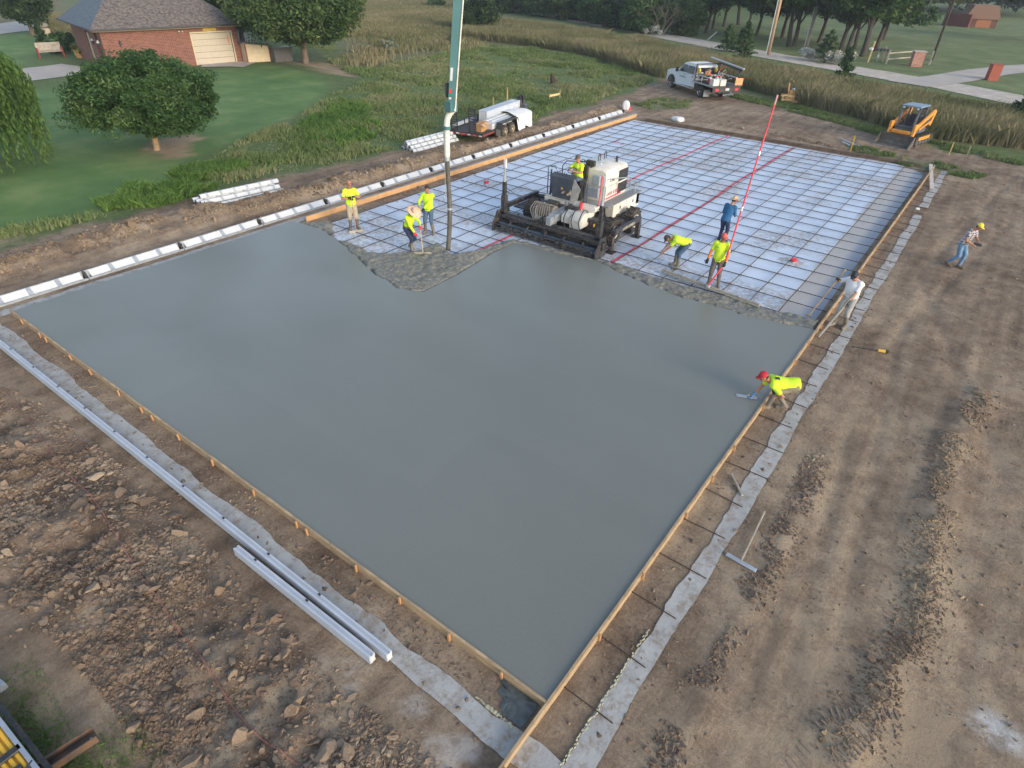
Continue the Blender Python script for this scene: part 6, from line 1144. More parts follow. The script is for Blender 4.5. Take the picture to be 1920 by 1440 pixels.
k = tl('white_bin', 'pair of pale storage bins at the rear left corner of the truck bed', 'bin', (0, 0, 0)); part('bin', m_cream, lambda b: b.box((-1.38, .86, 1.25), (.5, .5, .44), None, .03), k); part('lid', m_white, lambda b: b.box((-1.45, .30, 1.42), (.46, .50, .06), None, .02), k); part('bin', m_cream, lambda b: b.box((-1.45, .30, 1.20), (.44, .48, .36), None, .03), k)
k = tl('orange_sign', 'flat orange board fixed at the rear right corner of the truck bed', 'board', (0, 0, 0)); part('board', mat('faded orange', (.70, .30, .14), .6), lambda b: b.box((-1.74, -.95, 1.30), (.03, .62, .46)), k)
k = tl('bed_tools', 'jumble of red, black and orange tools on the truck bed', 'tools', (0, 0, 0))
rr = random.Random(4)
for i in range(46):
    c_ = (rr.uniform(-1.1, .8), rr.uniform(-.9, .98), 1.03+rr.uniform(.08, .35)) if i < 28 else (rr.uniform(.45, .9), rr.uniform(-.8, .95), 1.03+rr.uniform(.1, .75)); m_ = rr.choice([m_red, m_black, m_alud, m_decal, m_black, m_stake, m_white]); a_ = rr.random()*3
    if i % 3 == 0: part('tool', m_, lambda b: b.cyl(Vector(c_)-Vector((0, .05, 0)), Vector(c_)+Vector((0, .05, 0)), rr.uniform(.1, .2), 16), k)
    elif i % 3 == 1: part('tool', m_, lambda b: b.box(c_, (rr.uniform(.15, .35), rr.uniform(.15, .3), rr.uniform(.12, .3)), Matrix.Rotation(a_, 3, 'Z'), .02), k)
    else: part('tool', m_, lambda b: b.tube([c_, (c_[0]+rr.uniform(-.7, .7), c_[1]+rr.uniform(-.3, .3), c_[2]+rr.uniform(0, .5))], .025, 7), k)
# ================================================================ SKID STEER
bl, br = P(1637, 268), P(1699, 281); c_ = (bl+br)/2; dv = (br-bl).normalized(); rzk = math.atan2(dv.y, dv.x); t = thing('skid_steer', 'orange and black track loader with a lowered steel bucket, right of the sheet', 'track loader', (c_.x, c_.y, gz(c_.x, c_.y)), rzk)   # +x right of picture, +y away
m_or = mat('loader orange', (.72, .30, .04), .45, scale=3, var=.1, dirt=.25); m_cabg = mat('cab steel', (.10, .13, .16), .5, scale=3, var=.2, dirt=.2); m_bucket = mat('bucket steel', (.11, .105, .095), .6, metal=.2, scale=4, var=.3, dirt=.5)
tp = lambda name, m, fn, parent=None, smooth=False: part(name, m, fn, parent or t, smooth)
W_ = .94
def bucketf(b):
    pr = [(0, .02), (.62, .03), (.72, .16), (.70, .50), (.66, .62), (.60, .62), (.64, .48), (.65, .20), (.57, .07), (0, .045)]; b.prism(pr, -W_, W_, 'x')
    for sx in (-W_, W_): b.prism([(0, .02), (.60, .03), (.71, .16), (.66, .62), (.58, .60), (.10, .12)], sx-.015, sx+.015, 'x')
tp('bucket', m_bucket, bucketf); tp('cutting_edge', m_alud, lambda b: b.bb(-W_, W_, -.06, .02, .0, .025))
tp('chassis', m_cabg, lambda b: (b.bb(-.48, .48, 1.1, 3.0, .35, .95, .03), b.bb(-.50, .50, 2.4, 3.15, .9, 1.35, .05)))
for sx in (-1, 1):
    x0 = sx*.72
    def trk(b):
        pr = []
        for cy, cz, r_, a0, a1 in ((1.25, .30, .27, 90, 270), (2.9, .30, .27, 270, 450)):
            for a in range(7): an = math.radians(a0+(a1-a0)*a/6); pr.append((cy+r_*math.cos(an), cz+r_*math.sin(an)))
        b.prism(pr, x0-.18, x0+.18, 'x')
        for i in range(24): u = i/24; y_ = 1.1+1.95*u; b.bb(x0-.19, x0+.19, y_, y_+.035, .565, .59)
    k = tp('track', m_dark, trk); part('track_frame', m_or, lambda b: (b.bb(x0+sx*.10-.09, x0+sx*.10+.09, 1.35, 2.8, .30, .50, .02),), k); [part('roller', m_cabg, lambda b: b.cyl((x0-.19, 1.3+.4*i, .2), (x0+.19, 1.3+.4*i, .2), .10, 14), k) for i in range(5)]
    ar = tp('lift_arm', m_or, lambda b: (b.bar((sx*.66, .95, .95), (sx*.66, 2.95, 1.72), .13, .20, .02), b.bar((sx*.66, 1.0, .98), (sx*.66, .84, .34), .14, .22, .02), b.box((sx*.66, 1.0, 1.02), (.17, .34, .34), None, .06), b.bar((sx*.66, 3.0, 1.72), (sx*.66, 2.75, .95), .12, .18, .02), b.bar((sx*.66, 1.5, .85), (sx*.66, 2.75, 1.15), .08, .09, .01)))
    part('cylinder', m_chrome, lambda b: b.tube([(sx*.62, 2.7, .8), (sx*.62, 2.0, 1.25)], .035, 8), ar); tp('front_fender', m_or, lambda b: b.box((x0, 1.08, .62), (.34, .20, .10), None, .02)) if False else None
tp('cross_tube', m_or, lambda b: (b.bb(-.5, .5, .78, .98, .62, .80, .03), b.bb(-.45, .45, .72, .80, .35, .60, .02)))
cbx = tp('cab_frame', m_cabg, lambda b: ([b.bar((sx*.44, 1.12, .9), (sx*.46, 1.30, 1.98), .08, .08) for sx in (-1, 1)], [b.bar((sx*.44, 2.35, .9), (sx*.44, 2.30, 1.98), .08, .08) for sx in (-1, 1)], b.bb(-.44, .44, 2.28, 2.34, .9, 1.42), b.bar((-.44, 2.31, 1.9), (.44, 2.31, 1.9), .05, .12)))
part('roof', mat('blue grey roof', (.17, .25, .33), .4, var=.08), lambda b: b.bb(-.52, .52, 1.15, 2.42, 1.98, 2.06, .03), cbx); [part('side_mesh', m_text, lambda b: ([b.bar((sx*.455, 1.35+.12*i, .95), (sx*.455, 1.38+.12*i, 1.95), .015, .015) for i in range(8)], [b.bar((sx*.455, 1.2, 1.05+.14*i), (sx*.455, 2.3, 1.05+.14*i), .015, .015) for i in range(6)]), cbx) for sx in (-1, 1)]
part('work_lamp', m_white, lambda b: (b.box((-.38, 1.13, 1.94), (.12, .05, .08), None, .02), b.box((.38, 1.13, 1.94), (.12, .05, .08), None, .02)), cbx)
tp('seat', m_text, lambda b: (b.box((0, 1.95, 1.0), (.5, .45, .14), None, .04), b.box((0, 2.18, 1.28), (.46, .12, .5), None, .05))); [tp('lever', m_text, lambda b: b.tube([(sx*.28, 1.6, .9), (sx*.28, 1.55, 1.22)], .03, 8)) for sx in (-1, 1)]; tp('red_cushion', m_red, lambda b: b.box((.24, 1.9, 1.12), (.14, .10, .12), None, .03)); tp('foot_well', m_text, lambda b: b.bb(-.42, .42, 1.05, 1.6, .9, .94))
# wood pile with boxes
q = P(1478, 191); t = thing('lumber_pile', 'small heap of orange stakes and boards with an upright box by tall grass', 'lumber pile', (q.x, q.y, gz(q.x, q.y)), .55); rr = random.Random(9)
for i in range(15): a_ = rr.uniform(-.25, .25)+(.5 if i % 3 == 0 else 0); x_ = rr.uniform(-.35, .35); z_ = .06+.03*i; part('plank', rr.choice([m_stake, m_woodh, m_boardy, m_stakey]), lambda b: b.bar((x_-.42*math.cos(a_), -.25-.5*math.sin(a_)+.035*i-.2, z_), (x_+.42*math.cos(a_), -.25+.5*math.sin(a_)+.035*i-.2, z_), .15, .06), t)
part('bin', mat('orange bin', (.52, .30, .10), .7), lambda b: b.box((.15, .15, .55), (.38, .34, .42), None, .02), t); part('upright_plank', m_stake, lambda b: b.bar((-.10, .1, .4), (-.2, .1, 1.25), .10, .04), t); part('jug', m_white, lambda b: b.cyl((.2, .15, .76), (.2, .15, .9), .12, 12), t)
# ================================================================ GARAGE HOUSE
def brickmat(name, c1=(.215, .078, .055), c2=(.135, .045, .035), mo=(.29, .235, .20), sc=3.0):
    m = bpy.data.materials.new(name); m.use_nodes = True; n = m.node_tree.nodes; l = L(m); b = n['Principled BSDF']; tc = n.new('ShaderNodeTexCoord'); br = n.new('ShaderNodeTexBrick')
    # bricks on the y-z face: feed (along wall, height)
    sx = n.new('ShaderNodeSeparateXYZ'); l(tc.outputs['Object'], sx.inputs[0]); ad = n.new('ShaderNodeMath'); ad.operation = 'ADD'; l(sx.outputs[0], ad.inputs[0]); l(sx.outputs[1], ad.inputs[1])
    cb_ = n.new('ShaderNodeCombineXYZ'); l(ad.outputs[0], cb_.inputs[0]); l(sx.outputs[2], cb_.inputs[1]); l(cb_.outputs[0], br.inputs['Vector'])
    br.inputs['Scale'].default_value = sc; br.inputs['Color1'].default_value = (*c1, 1); br.inputs['Color2'].default_value = (*c2, 1); br.inputs['Mortar'].default_value = (*mo, 1); br.inputs['Mortar Size'].default_value = .022; br.inputs['Brick Width'].default_value = .9; br.inputs['Row Height'].default_value = .32
    l(br.outputs[0], b.inputs['Base Color']); b.inputs['Roughness'].default_value = .9; return m
m_brick = brickmat('brick'); m_trim = mat('cream trim', (.50, .44, .30), .6); m_garage = mat('garage door', (.44, .40, .33), .55, var=.04)
m_shing = mat('shingles', (.10, .095, .095), .9, scale=5, var=.45, col2=(.20, .17, .155), bump=.6, bs=30); m_shingb = mat('blue grey shingles', (.10, .13, .16), .85, scale=5, var=.3, bump=.5, bs=30)
gA = P(183, 53, 2.95); gB = P(456, 116); gB = Vector((gB.x, gB.y, 0)); gA = Vector((gA.x, gA.y, 0)); ga = math.atan2((gB-gA).y, (gB-gA).x); Lw = (gB-gA).length; HT = 2.85
h = thing('garage_house', 'red brick garage with a grey hipped roof and one pale garage door', 'house', (gA.x, gA.y, gz(gA.x, gA.y)), ga)  # +x along the front to the right, -y towards us is local -y
hp2 = lambda name, m, fn, parent=None, smooth=False: part(name, m, fn, parent or h, smooth)
D_ = 10.0; d0_, d1_ = Lw-3.95, Lw-.62
hp2('front_wall', m_brick, lambda b: (b.bb(0, d0_, 0, .25, 0, HT), b.bb(d1_, Lw, 0, .25, 0, HT), b.bb(d0_, d1_, 0, .25, 2.42, HT)))
hp2('end_wall', m_brick, lambda b: b.bb(Lw-.25, Lw-.003, .253, D_, 0, HT)); hp2('side_wall', m_brick, lambda b: (b.bb(.003, .25, .253, 1.2, 0, HT), b.bb(.003, .25, 2.2, 4.0, 0, HT), b.bb(.003, .25, 5.0, D_, 0, HT)))
gd = hp2('garage_door', m_garage, lambda b: [b.bb(d0_+.02, d1_-.02, .10, .14, .02+.475*i, .48+.475*i, .008) for i in range(5)]); hp2('door_frame', m_trim, lambda b: (b.bb(d0_-.10, d0_, -.02, .02, 0, 2.52), b.bb(d1_, d1_+.10, -.02, .02, 0, 2.52), b.bb(d0_, d1_, -.02, .02, 2.42, 2.52)))
part('orange_mark', mat('orange mark', (.65, .22, .10), .8), lambda b: b.bb(d1_-.34, d1_-.22, .096, .0985, 1.5, 2.1), gd)
hp2('soffit', m_trim, lambda b: (b.bb(-.5, Lw+.4, -.45, -.02, HT, HT+.06), b.bb(-.45, -.02, -.02, D_, HT, HT+.06)))
def roof(b):
    x0, x1, y0, y1, z0, zr = -.7, Lw+.6, -.65, D_+.5, HT+.06, 6.3; xm = (y1-y0)/2
    V_ = [(x0, y0, z0), (x1, y0, z0), (x1, y1, z0), (x0, y1, z0), (x0+xm*.72, (y0+y1)/2, zr), (x1-xm*.80, (y0+y1)/2, zr), (x0, y0, z0+.14), (x1, y0, z0+.14), (x1, y1, z0+.14), (x0, y1, z0+.14)]
    b.add(V_, [(0, 1, 7, 6), (1, 2, 8, 7), (2, 3, 9, 8), (3, 0, 6, 9), (6, 7, 5, 4), (7, 8, 5), (8, 9, 4, 5), (0, 3, 2, 1)])
rf = hp2('roof', m_shing, roof); x0, y0, y1, z0, zr = -.7, -.65, D_+.5, HT+.2, 6.3; xm = (y1-y0)/2
part('roof_side', m_shingb, lambda b: b.add([(x0-.01, y0, z0+.01), (x0-.01, y1, z0+.01), (x0+xm*.72-.01, (y0+y1)/2, zr+.02), (x0+.02, y0, z0-.05), (x0+.02, y1, z0-.05), (x0+xm*.72, (y0+y1)/2, zr-.06)], [(0, 2, 1), (3, 4, 5), (0, 1, 4, 3), (1, 2, 5, 4), (2, 0, 3, 5)]), rf)
part('gutter', m_text, lambda b: (b.bb(x0-.04, Lw+.62, y0-.10, y0-.0, HT+.10, HT+.22), b.bb(x0-.10, x0-.0, y0, y1, HT+.10, HT+.22)), rf)
hp2('side_door', mat('maroon door', (.14, .02, .025), .6), lambda b: b.bb(.08, .13, 1.2, 2.2, 0, 2.2)); hp2('side_window', m_trim, lambda b: b.bb(.08, .13, 4.0, 5.0, 0, 2.4))
for x_, y_ in ((-.12, .8), (-.12, 2.7)): k = hp2('wall_lantern', m_text, lambda b: (b.cyl((x_, y_, 1.75), (x_, y_, 2.0), .07, 8), b.bar((x_, y_, 1.9), (0, y_, 1.95), .03, .03))); part('lantern_cap', m_white, lambda b: b.cyl((x_, y_, 2.0), (x_, y_, 2.18), .13, 8, .03), k)
hp2('wall_lantern', m_text, lambda b: (b.box((1.25, -.12, 2.0), (.14, .14, .34), None, .03), b.box((1.25, -.04, 1.75), (.06, .08, .1)))); hp2('flood_light', m_alud, lambda b: (b.box((5.9, -.1, 2.62), (.14, .14, .12), None, .03), b.box((6.15, -.1, 2.62), (.14, .14, .12), None, .03)))
sg_ = hp2('door_sign', mat('amber sign', (.55, .38, .03), .6), lambda b: b.bb(d0_+1.05, d0_+2.15, -.03, -.004, 2.58, 2.76)); text('lettering', 'NO PARKING', .13, m_text, sg_, (d0_+1.6, -.034, 2.67), (PI/2, 0, 0), .002); hp2('door_lamp', m_white, lambda b: b.bb(d0_+1.4, d0_+1.75, -.05, -.022, 2.43, 2.52))
hw = lambda v: Matrix.Rotation(ga, 4, 'Z') @ Vector(v)+Vector(h.location)
t = thing('lean_to_shed', 'small cream shed with red corner trim beside the brick garage', 'shed', hw((Lw+.05, -.9, 0)), ga)
part('wall', mat('shed cream', (.55, .47, .33), .7), lambda b: b.prism([(.0, 0), (2.2, 0), (2.2, 1.25), (0, 1.55)], .0, 1.4, 'y'), t); part('roof', m_shing, lambda b: b.prism([(-.25, 1.58), (2.4, 1.24), (2.4, 1.32), (-.25, 1.68)], -.15, 1.6, 'y'), t)
part('corner_trim', mat('barn red trim', (.22, .04, .035), .7), lambda b: (b.bb(-.03, .09, -.04, -.003, 0, 1.5), b.bb(2.12, 2.23, -.04, -.003, 0, 1.22)), t); part('lawn_chair', m_alud, lambda b: (b.box((.9, .7, 1.72), (.45, .45, .04)), b.box((.75, .9, 1.95), (.45, .04, .4)), b.bar((.7, .5, 1.5), (.7, .5, 1.95), .03, .03), b.bar((1.1, .5, 1.5), (1.1, .5, 1.95), .03, .03)), t) if False else None
q = hw((Lw+.9, .0, 1.45)); k = thing('patio_chair', 'pale blue chair standing on the low shed roof', 'chair', q, ga); part('seat', m_vinyl, lambda b: b.box((0, 0, .35), (.5, .5, .05)), k); part('backrest', m_vinyl, lambda b: b.box((.0, .24, .62), (.5, .04, .45)), k); [part('leg', m_vinyl, lambda b: b.bar((x_, y_, 0), (x_, y_, .35), .04, .04), k) for x_ in (-.22, .22) for y_ in (-.22, .22)]
q = P(530, 115); k = thing('grey_crate', 'dark grey wooden crate under the oak beside the garage', 'crate', (q.x, q.y, gz(q.x, q.y)), ga); part('box', mat('grey crate wood', (.10, .10, .10), .9, scale=3, var=.3, stretch=(9, 9, 1)), lambda b: b.box((0, 0, .55), (1.7, .9, 1.1), None, .03), k); part('lid', m_slate, lambda b: b.box((0, 0, 1.13), (1.8, 1.0, .06)), k)
q = P(98, 108); k = thing('garden_bench', 'weathered wooden bench with red ends behind the drive', 'bench', (q.x, q.y, gz(q.x, q.y)), ga); part('seat', m_graywood, lambda b: b.box((0, 0, .5), (1.9, .5, .08)), k); part('backrest', m_graywood, lambda b: b.box((0, .28, .85), (1.9, .08, .65)), k); [part('leg', mat('bench red', (.25, .03, .03), .7), lambda b: b.box((x_, 0, .4), (.1, .6, .8)), k) for x_ in (-.95, .95)]
q = P(152, 108); k = thing('plant_barrel', 'wooden half barrel planter with yellow leaves by the garage corner', 'planter', (q.x, q.y, gz(q.x, q.y))); part('barrel', mat('barrel wood', (.34, .22, .08), .8), lambda b: b.wheel((0, 0, .32), (0, 0, 1), [(.34, -.32), (.44, 0), (.42, .32), (.36, .32), (.36, .2), (.01, .2)], 18), k)
q = P(87, 66); k = thing('stone_lantern', 'pale stacked stone ornament on the lawn behind the drive', 'ornament', (q.x, q.y, gz(q.x, q.y))); part('base', mat('pale stone', (.46, .38, .28), .9), lambda b: (b.box((0, 0, .35), (.9, .9, .7), None, .12)), k); part('top', mat('grey stone', (.28, .26, .22), .9), lambda b: b.ell((0, 0, 1.0), (.5, .5, .35)), k)
# ================================================================ FOLIAGE
def quads(cen, size, r, aspect=1.6, upb=.3, direc=None, taper=False):
    n_ = len(cen); nr = r.normal(size=(n_, 3)); nr[:, 2] = np.abs(nr[:, 2])+upb; nr /= np.linalg.norm(nr, axis=1)[:, None]
    a = r.normal(size=(n_, 3)) if direc is None else direc+r.normal(size=(n_, 3))*.12
    u = a-nr*np.sum(a*nr, 1)[:, None]; u /= np.linalg.norm(u, axis=1)[:, None]+1e-9; v = np.cross(nr, u); s_ = size[:, None]*.5
    V = np.stack([cen-u*s_*aspect, cen+v*s_*.62, cen+u*s_*aspect, cen-v*s_*.62], 1).reshape(-1, 3)
    return V, np.arange(n_*4).reshape(-1, 4)
LM = {}
def crown_pts(r, clumps, per):
    c = np.array([k[:3] for k in clumps]); rad = np.array([k[3] for k in clumps]); i = np.repeat(np.arange(len(c)), per); d = r.normal(size=(len(i), 3)); d /= np.linalg.norm(d, axis=1)[:, None]; d[:, 2] *= .75
    return c[i]+d*rad[i][:, None]*(r.random(len(i))**.45)[:, None], i
def clumps_ell(r, R, c, n_, cr, inner=.55, flatb=.8):
    d = r.normal(size=(n_, 3)); d /= np.linalg.norm(d, axis=1)[:, None]; k = (inner+(1-inner)*r.random(n_)**.6)[:, None]; p = d*k*np.array(R); p[:, 2] = np.where(p[:, 2] < 0, p[:, 2]*flatb, p[:, 2]); p += np.array(c)
    return np.concatenate([p, (cr*(.6+.8*r.random(n_)))[:, None]], 1)
def trunk_mb(r, H_, r0, targets, base=(0, 0), lean=(0, 0), n=9):
    mb = MB(); top = Vector((lean[0], lean[1], H_)); b_ = Vector((base[0], base[1], -.2)); mb.tube(smoothpts([b_, b_.lerp(top, .35)+Vector((.04, .03, 0)), b_.lerp(top, .7), top], 3), [r0*1.35]+[r0*(1-.06*i) for i in range(8)]+[r0*.4], n)
    for t_ in targets:
        s_ = b_.lerp(top, .45+.5*r.random()); e_ = Vector(t_); m_ = s_.lerp(e_, .5)+Vector((0, 0, .12*(e_-s_).length)); mb.tube([s_, m_, e_], [r0*.42, r0*.28, r0*.07], 6)
    return mb
m_bark = mat('bark', (.14, .11, .085), .95, scale=4, var=.35, bump=.9, bs=9, stretch=(3, 3, .6)); m_barkd = mat('dark bark oak', (.05, .042, .036), .95, scale=4, var=.35, bump=.9, bs=9, stretch=(3, 3, .6)); m_barkt = mat('tan bark', (.30, .21, .13), .9, scale=5, var=.25)
m_lf = leafmat('round tree leaves', [(.020, .056, .016), (.040, .095, .026), (.062, .132, .038), (.12, .19, .065)]); m_lfo = leafmat('oak leaves', [(.024, .050, .014), (.048, .096, .026), (.08, .14, .04), (.15, .19, .07)])
m_lfd = leafmat('dark leaves', [(.012, .030, .011), (.026, .058, .019), (.046, .088, .029), (.085, .13, .046)]); m_lfw = leafmat('willow leaves', [(.03, .07, .015), (.06, .125, .025), (.09, .17, .035), (.15, .22, .07)]); m_lfp = leafmat('pine needles', [(.018, .045, .018), (.040, .085, .030), (.065, .12, .045), (.10, .16, .06)])
m_lfy = leafmat('yellowing leaves', [(.04, .06, .012), (.09, .12, .02), (.16, .19, .04), (.24, .24, .06)]); m_lfs = leafmat('silver leaves', [(.10, .13, .09), (.16, .20, .14), (.24, .28, .20), (.32, .36, .28)])
def make_tree(seed, R, cz, ncl, per, lsz, lm, tm, H_, r0, cr=.6, inner=.5, nlimb=9, lean=(0, 0), cxy=(0, 0), flatb=.8, extra=None):
    r = np.random.default_rng(seed); cl = clumps_ell(r, R, (cxy[0]+lean[0], cxy[1]+lean[1], cz), ncl, cr, inner, flatb)
    if extra is not None: cl = np.concatenate([cl, extra])
    p, i = crown_pts(r, cl, per); V, F_ = quads(p, lsz*(.6+.8*r.random(len(p))), r); cb = r.normal(.5, .17, len(cl))[i]; rnd = np.repeat(np.clip(cb+r.normal(0, .16, len(p)), 0, 1), 4)
    tg = cl[r.integers(0, len(cl), nlimb), :3]; return (V, F_, rnd, trunk_mb(r, H_, r0, tg, (0, 0), lean))
def put_tree(name, lab, cat, spec, lm, tm, loc, rz=0, grp=None, sc=1.0):
    t = thing(name, lab, cat, loc, rz, grp); t.scale = (sc, sc, sc); V, F_, rnd, tb = spec
    npmesh('crown', V, F_, lm, t, {'rnd': ('FLOAT', rnd)}); tb.build('trunk', tm, t, smooth=True); return t
def gl(px, py): q_ = P(px, py); return Vector((q_.x, q_.y, gz(q_.x, q_.y)-.03))
lob = np.array([(2.2*math.cos(a_)+.3, 2.2*math.sin(a_), 2.3+.9*math.sin(a_*2.3), .95) for a_ in np.arange(9)*.72]+[(.3, .2, 4.0, .9), (-1.1, -.4, 3.9, .8), (1.3, .9, 3.8, .85), (3.2, .6, 2.2, .8), (-3.1, -1.0, 2.1, .8), (-.6, -3.1, 1.9, .8)])
sp = make_tree(11, (3.25, 3.25, 1.9), 2.45, 250, 330, .10, None, None, 2.0, .17, .48, .5, 18, cxy=(.2, .1), flatb=.75, extra=lob)
put_tree('round_tree', 'wide dense round-crowned tree with a tan trunk on the lawn', 'tree', sp, m_lf, m_barkt, gl(294, 281))
sp = make_tree(12, (5.5, 5.5, 4.0), 4.9, 330, 190, .20, None, None, 4.0, .30, 1.05, .5, 14)
put_tree('oak_tree', 'big spreading tree right of the brick garage, bare soil beneath', 'tree', sp, m_lfo, m_bark, gl(573, 119))
o = put_tree('oak_tree', 'dark tree standing close behind the garage and small shed', 'tree', make_tree(13, (4.6, 4.6, 4.0), 4.6, 220, 130, .24, None, None, 4.0, .26, 1.0), m_lfd, m_barkd, gl(455, 82))
# willow: curtains of drooping strands
r = np.random.default_rng(5); pts = []; dr = []; rr_w = []
for i in range(820):
    a = r.random()*2*PI; R0 = r.random()**.5*2.3; h0 = 5.0-.25*R0**1.3+r.normal()*.25; sx_, sy_ = math.cos(a), math.sin(a); c_ = r.random(); ln = r.uniform(2.0, 4.4); K = int(ln*16)
    for k in range(K):
        s_ = k/K; rad = R0+1.25*min(s_*2, 1)*(1-.3*s_); z_ = h0+.35*math.sin(min(s_*3, PI))-ln*s_**1.5*1.05
        if z_ < .25: break
        pts.append((sx_*rad+r.normal()*.05, sy_*rad+r.normal()*.05, z_)); dr.append((sx_*.25*(1-s_), sy_*.25*(1-s_), -1)); rr_w.append(.12+c_*.35+r.random()*.45)
pts = np.array(pts); V, F_ = quads(pts, np.full(len(pts), .105), r, 2.2, 0, np.array(dr)); t = thing('willow_tree', 'drooping willow cut off by the left edge of the photo', 'tree', gl(-48, 318))
npmesh('crown', V, F_, m_lfw, t, {'rnd': ('FLOAT', np.repeat(rr_w, 4))}); trunk_mb(r, 3.6, .22, [(2*math.cos(a), 2*math.sin(a), 4.0) for a in range(7)]).build('trunk', m_bark, t, smooth=True)
put_tree('columnar_tree', 'dark egg-shaped tree at the top left beside the far driveway', 'tree', make_tree(15, (2.3, 2.3, 3.2), 3.7, 120, 150, .22, None, None, 3.6, .2, .8, .4), m_lfd, m_bark, gl(62, 66), sc=1.12)
def conifer(seed, H_, R_, lm, tm=None):
    r = np.random.default_rng(seed); P_ = []; Dv = []
    for i in range(int(H_*26)):
        z_ = H_*(.06+.94*r.random()**.9); rad = R_*(1-z_/H_)**.8*(.75+.5*r.random()); a = r.random()*2*PI
        for k in range(34): s_ = r.random()**.7; P_.append((math.cos(a)*rad*s_+r.normal()*.07, math.sin(a)*rad*s_+r.normal()*.07, z_+.12*s_+r.normal()*.06)); Dv.append((math.cos(a), math.sin(a), .5))
    P_ = np.array(P_); V, F_ = quads(P_, np.full(len(P_), .17), r, 1.7, 0, np.array(Dv)); rnd = np.repeat(np.clip(r.normal(.5, .2, len(P_)), 0, 1), 4); mb = MB(); mb.tube([(0, 0, -.2), (0, 0, H_*.95)], [.09, .02], 7); return V, F_, rnd, mb
put_tree('small_conifer', 'little dark conifer on the lawn behind the garden bench', 'conifer', conifer(3, 2.2, .7, m_lfp), m_lfd, m_bark, gl(84, 86))
for i, (px_, py_, H_, R_, lab, s_) in enumerate(((1388, 122, 3.6, 1.55, 'tallest young pine in the brown grass behind the work truck', 1), (1362, 96, 2.6, 1.3, 'young pine just behind the tallest one, close to the road', 1), (1576, 158, 2.7, 1.0, 'young pine in the brown grass below the mailboxes', 1), (1546, 118, 2.9, 1.6, 'bushy young pine between two others near white flowers', 1), (1915, 232, 2.3, 1.4, 'young dark pine cut off by the right edge of the photo', 1))):
    put_tree('young_pine', lab, 'pine', conifer(20+i, H_, R_, m_lfp), m_lfp, m_bark, gl(px_, py_), grp='young pines in the tall grass')
def bush(seed, R, n_=60, per=110, ls=.2): return make_tree(seed, R, R[2]*.85, n_, per, ls, None, None, R[2]*.7, .09, min(R)*.32, .35, 5, flatb=.9)
put_tree('meadow_bush', 'large dark bush standing in the meadow right of the pump boom', 'bush', bush(31, (2.7, 2.7, 2.3), 120, 150), m_lfd, m_barkd, gl(893, 58))
put_tree('meadow_bush', 'small round green bush at the very top of the meadow', 'bush', bush(32, (1.9, 1.9, 1.0)), m_lf, m_barkd, gl(818, 12)); put_tree('silver_shrub', 'small silver-leaved shrub in the grass right of the big tree', 'shrub', bush(33, (.95, .95, .7), 34, 60, .14), m_lfs, m_bark, gl(730, 98))
put_tree('garage_bush', 'dark green bush beside the left corner of the garage', 'bush', bush(34, (1.3, 1.3, .9), 40, 90), m_lf, m_barkd, gl(122, 100)); put_tree('meadow_bush', 'low green bush beside the pump boom clamp', 'bush', bush(35, (.6, .6, .6), 24, 60, .16), m_lf, m_barkd, gl(852, 85))
q_ = gl(152, 108); put_tree('barrel_leaves', 'yellow-green leafy plant growing out of the half barrel', 'plant', bush(36, (.75, .75, .35), 26, 50, .16), m_lfy, m_barkd, q_+Vector((0, 0, .4)))
# trees beyond the road: six builds, each placed several times
kinds = []
for k in range(5):
    lean = ((.5, .2), (-.4, .3), (.2, -.3), (-.3, -.2), (.6, 0))[k]
    kinds.append((make_tree(40+k, (3.6, 3.6, 3.4), 6.3, 120, 95, .34, None, None, 4.6, .26, 1.15, .4, 12, lean), (m_lfo, m_lfd, m_lf, m_lfd, m_lfo)[k], m_barkd))
protos = {}
def row_tree(k, loc, lab, sc, rz, grp, name='roadside_tree'):
    if k not in protos: spec, lm, tm = kinds[k]; t = put_tree(name, lab, 'tree', spec, lm, tm, loc, rz, grp, sc); protos[k] = t; return t
    t = copy_tree(protos[k], None, lab); t.name = name; t.location = loc; t.rotation_euler = (0, 0, rz); t.scale = (sc,)*3; t['group'] = grp; return t
rowt = [(1322, 62, .95), (1336, 54, .85), (1357, 50, .9), (1384, 46, 1.05), (1404, 54, .8), (1417, 67, .85), (1447, 72, .8), (1466, 70, .9), (1478, 88, 1.1), (1489, 86, 1.05), (1534, 80, .95), (1574, 100, 1.0), (1588, 97, .9), (1602, 92, .85), (1616, 106, 1.15), (1640, 96, 1.0)]
rl = ['leftmost roadside tree, nearest the bare bush', 'slim roadside tree second from the left', 'roadside tree behind the tallest pine', 'thick roadside tree above the tallest pine', 'thin roadside tree left of the near utility pole', 'small roadside tree just left of the near utility pole', 'roadside tree directly behind the near utility pole', 'thin leaning roadside tree right of the near utility pole',
      'stout twin-trunk roadside tree between the utility poles, left trunk', 'stout twin-trunk roadside tree between the utility poles, right trunk', 'reddish roadside tree just right of the grey utility pole', 'roadside tree behind the young pines, left of a clump of three', 'middle tree of the clump of three behind the young pines', 'right tree of the clump of three behind the young pines', 'large leaning roadside tree at the mailboxes', 'roadside tree behind the mailboxes, rightmost of the row']
for i, (px_, py_, s_) in enumerate(rowt): row_tree((i*3) % 5, gl(px_, py_), rl[i], s_, i*1.3, 'trees along the far side of the road')
lowb = np.concatenate([clumps_ell(np.random.default_rng(9), (3.4, 1.8, 1.0), (2.4, -1.2, 3.2), 30, .8)])
put_tree('roadside_tree', 'tree with a low leafy branch hanging over the rail fence', 'tree', make_tree(49, (3.4, 3.4, 2.8), 7.2, 90, 100, .32, None, None, 6.0, .25, 1.1, .4, 9, extra=lowb), m_lf, m_barkd, gl(1655, 74), .2)
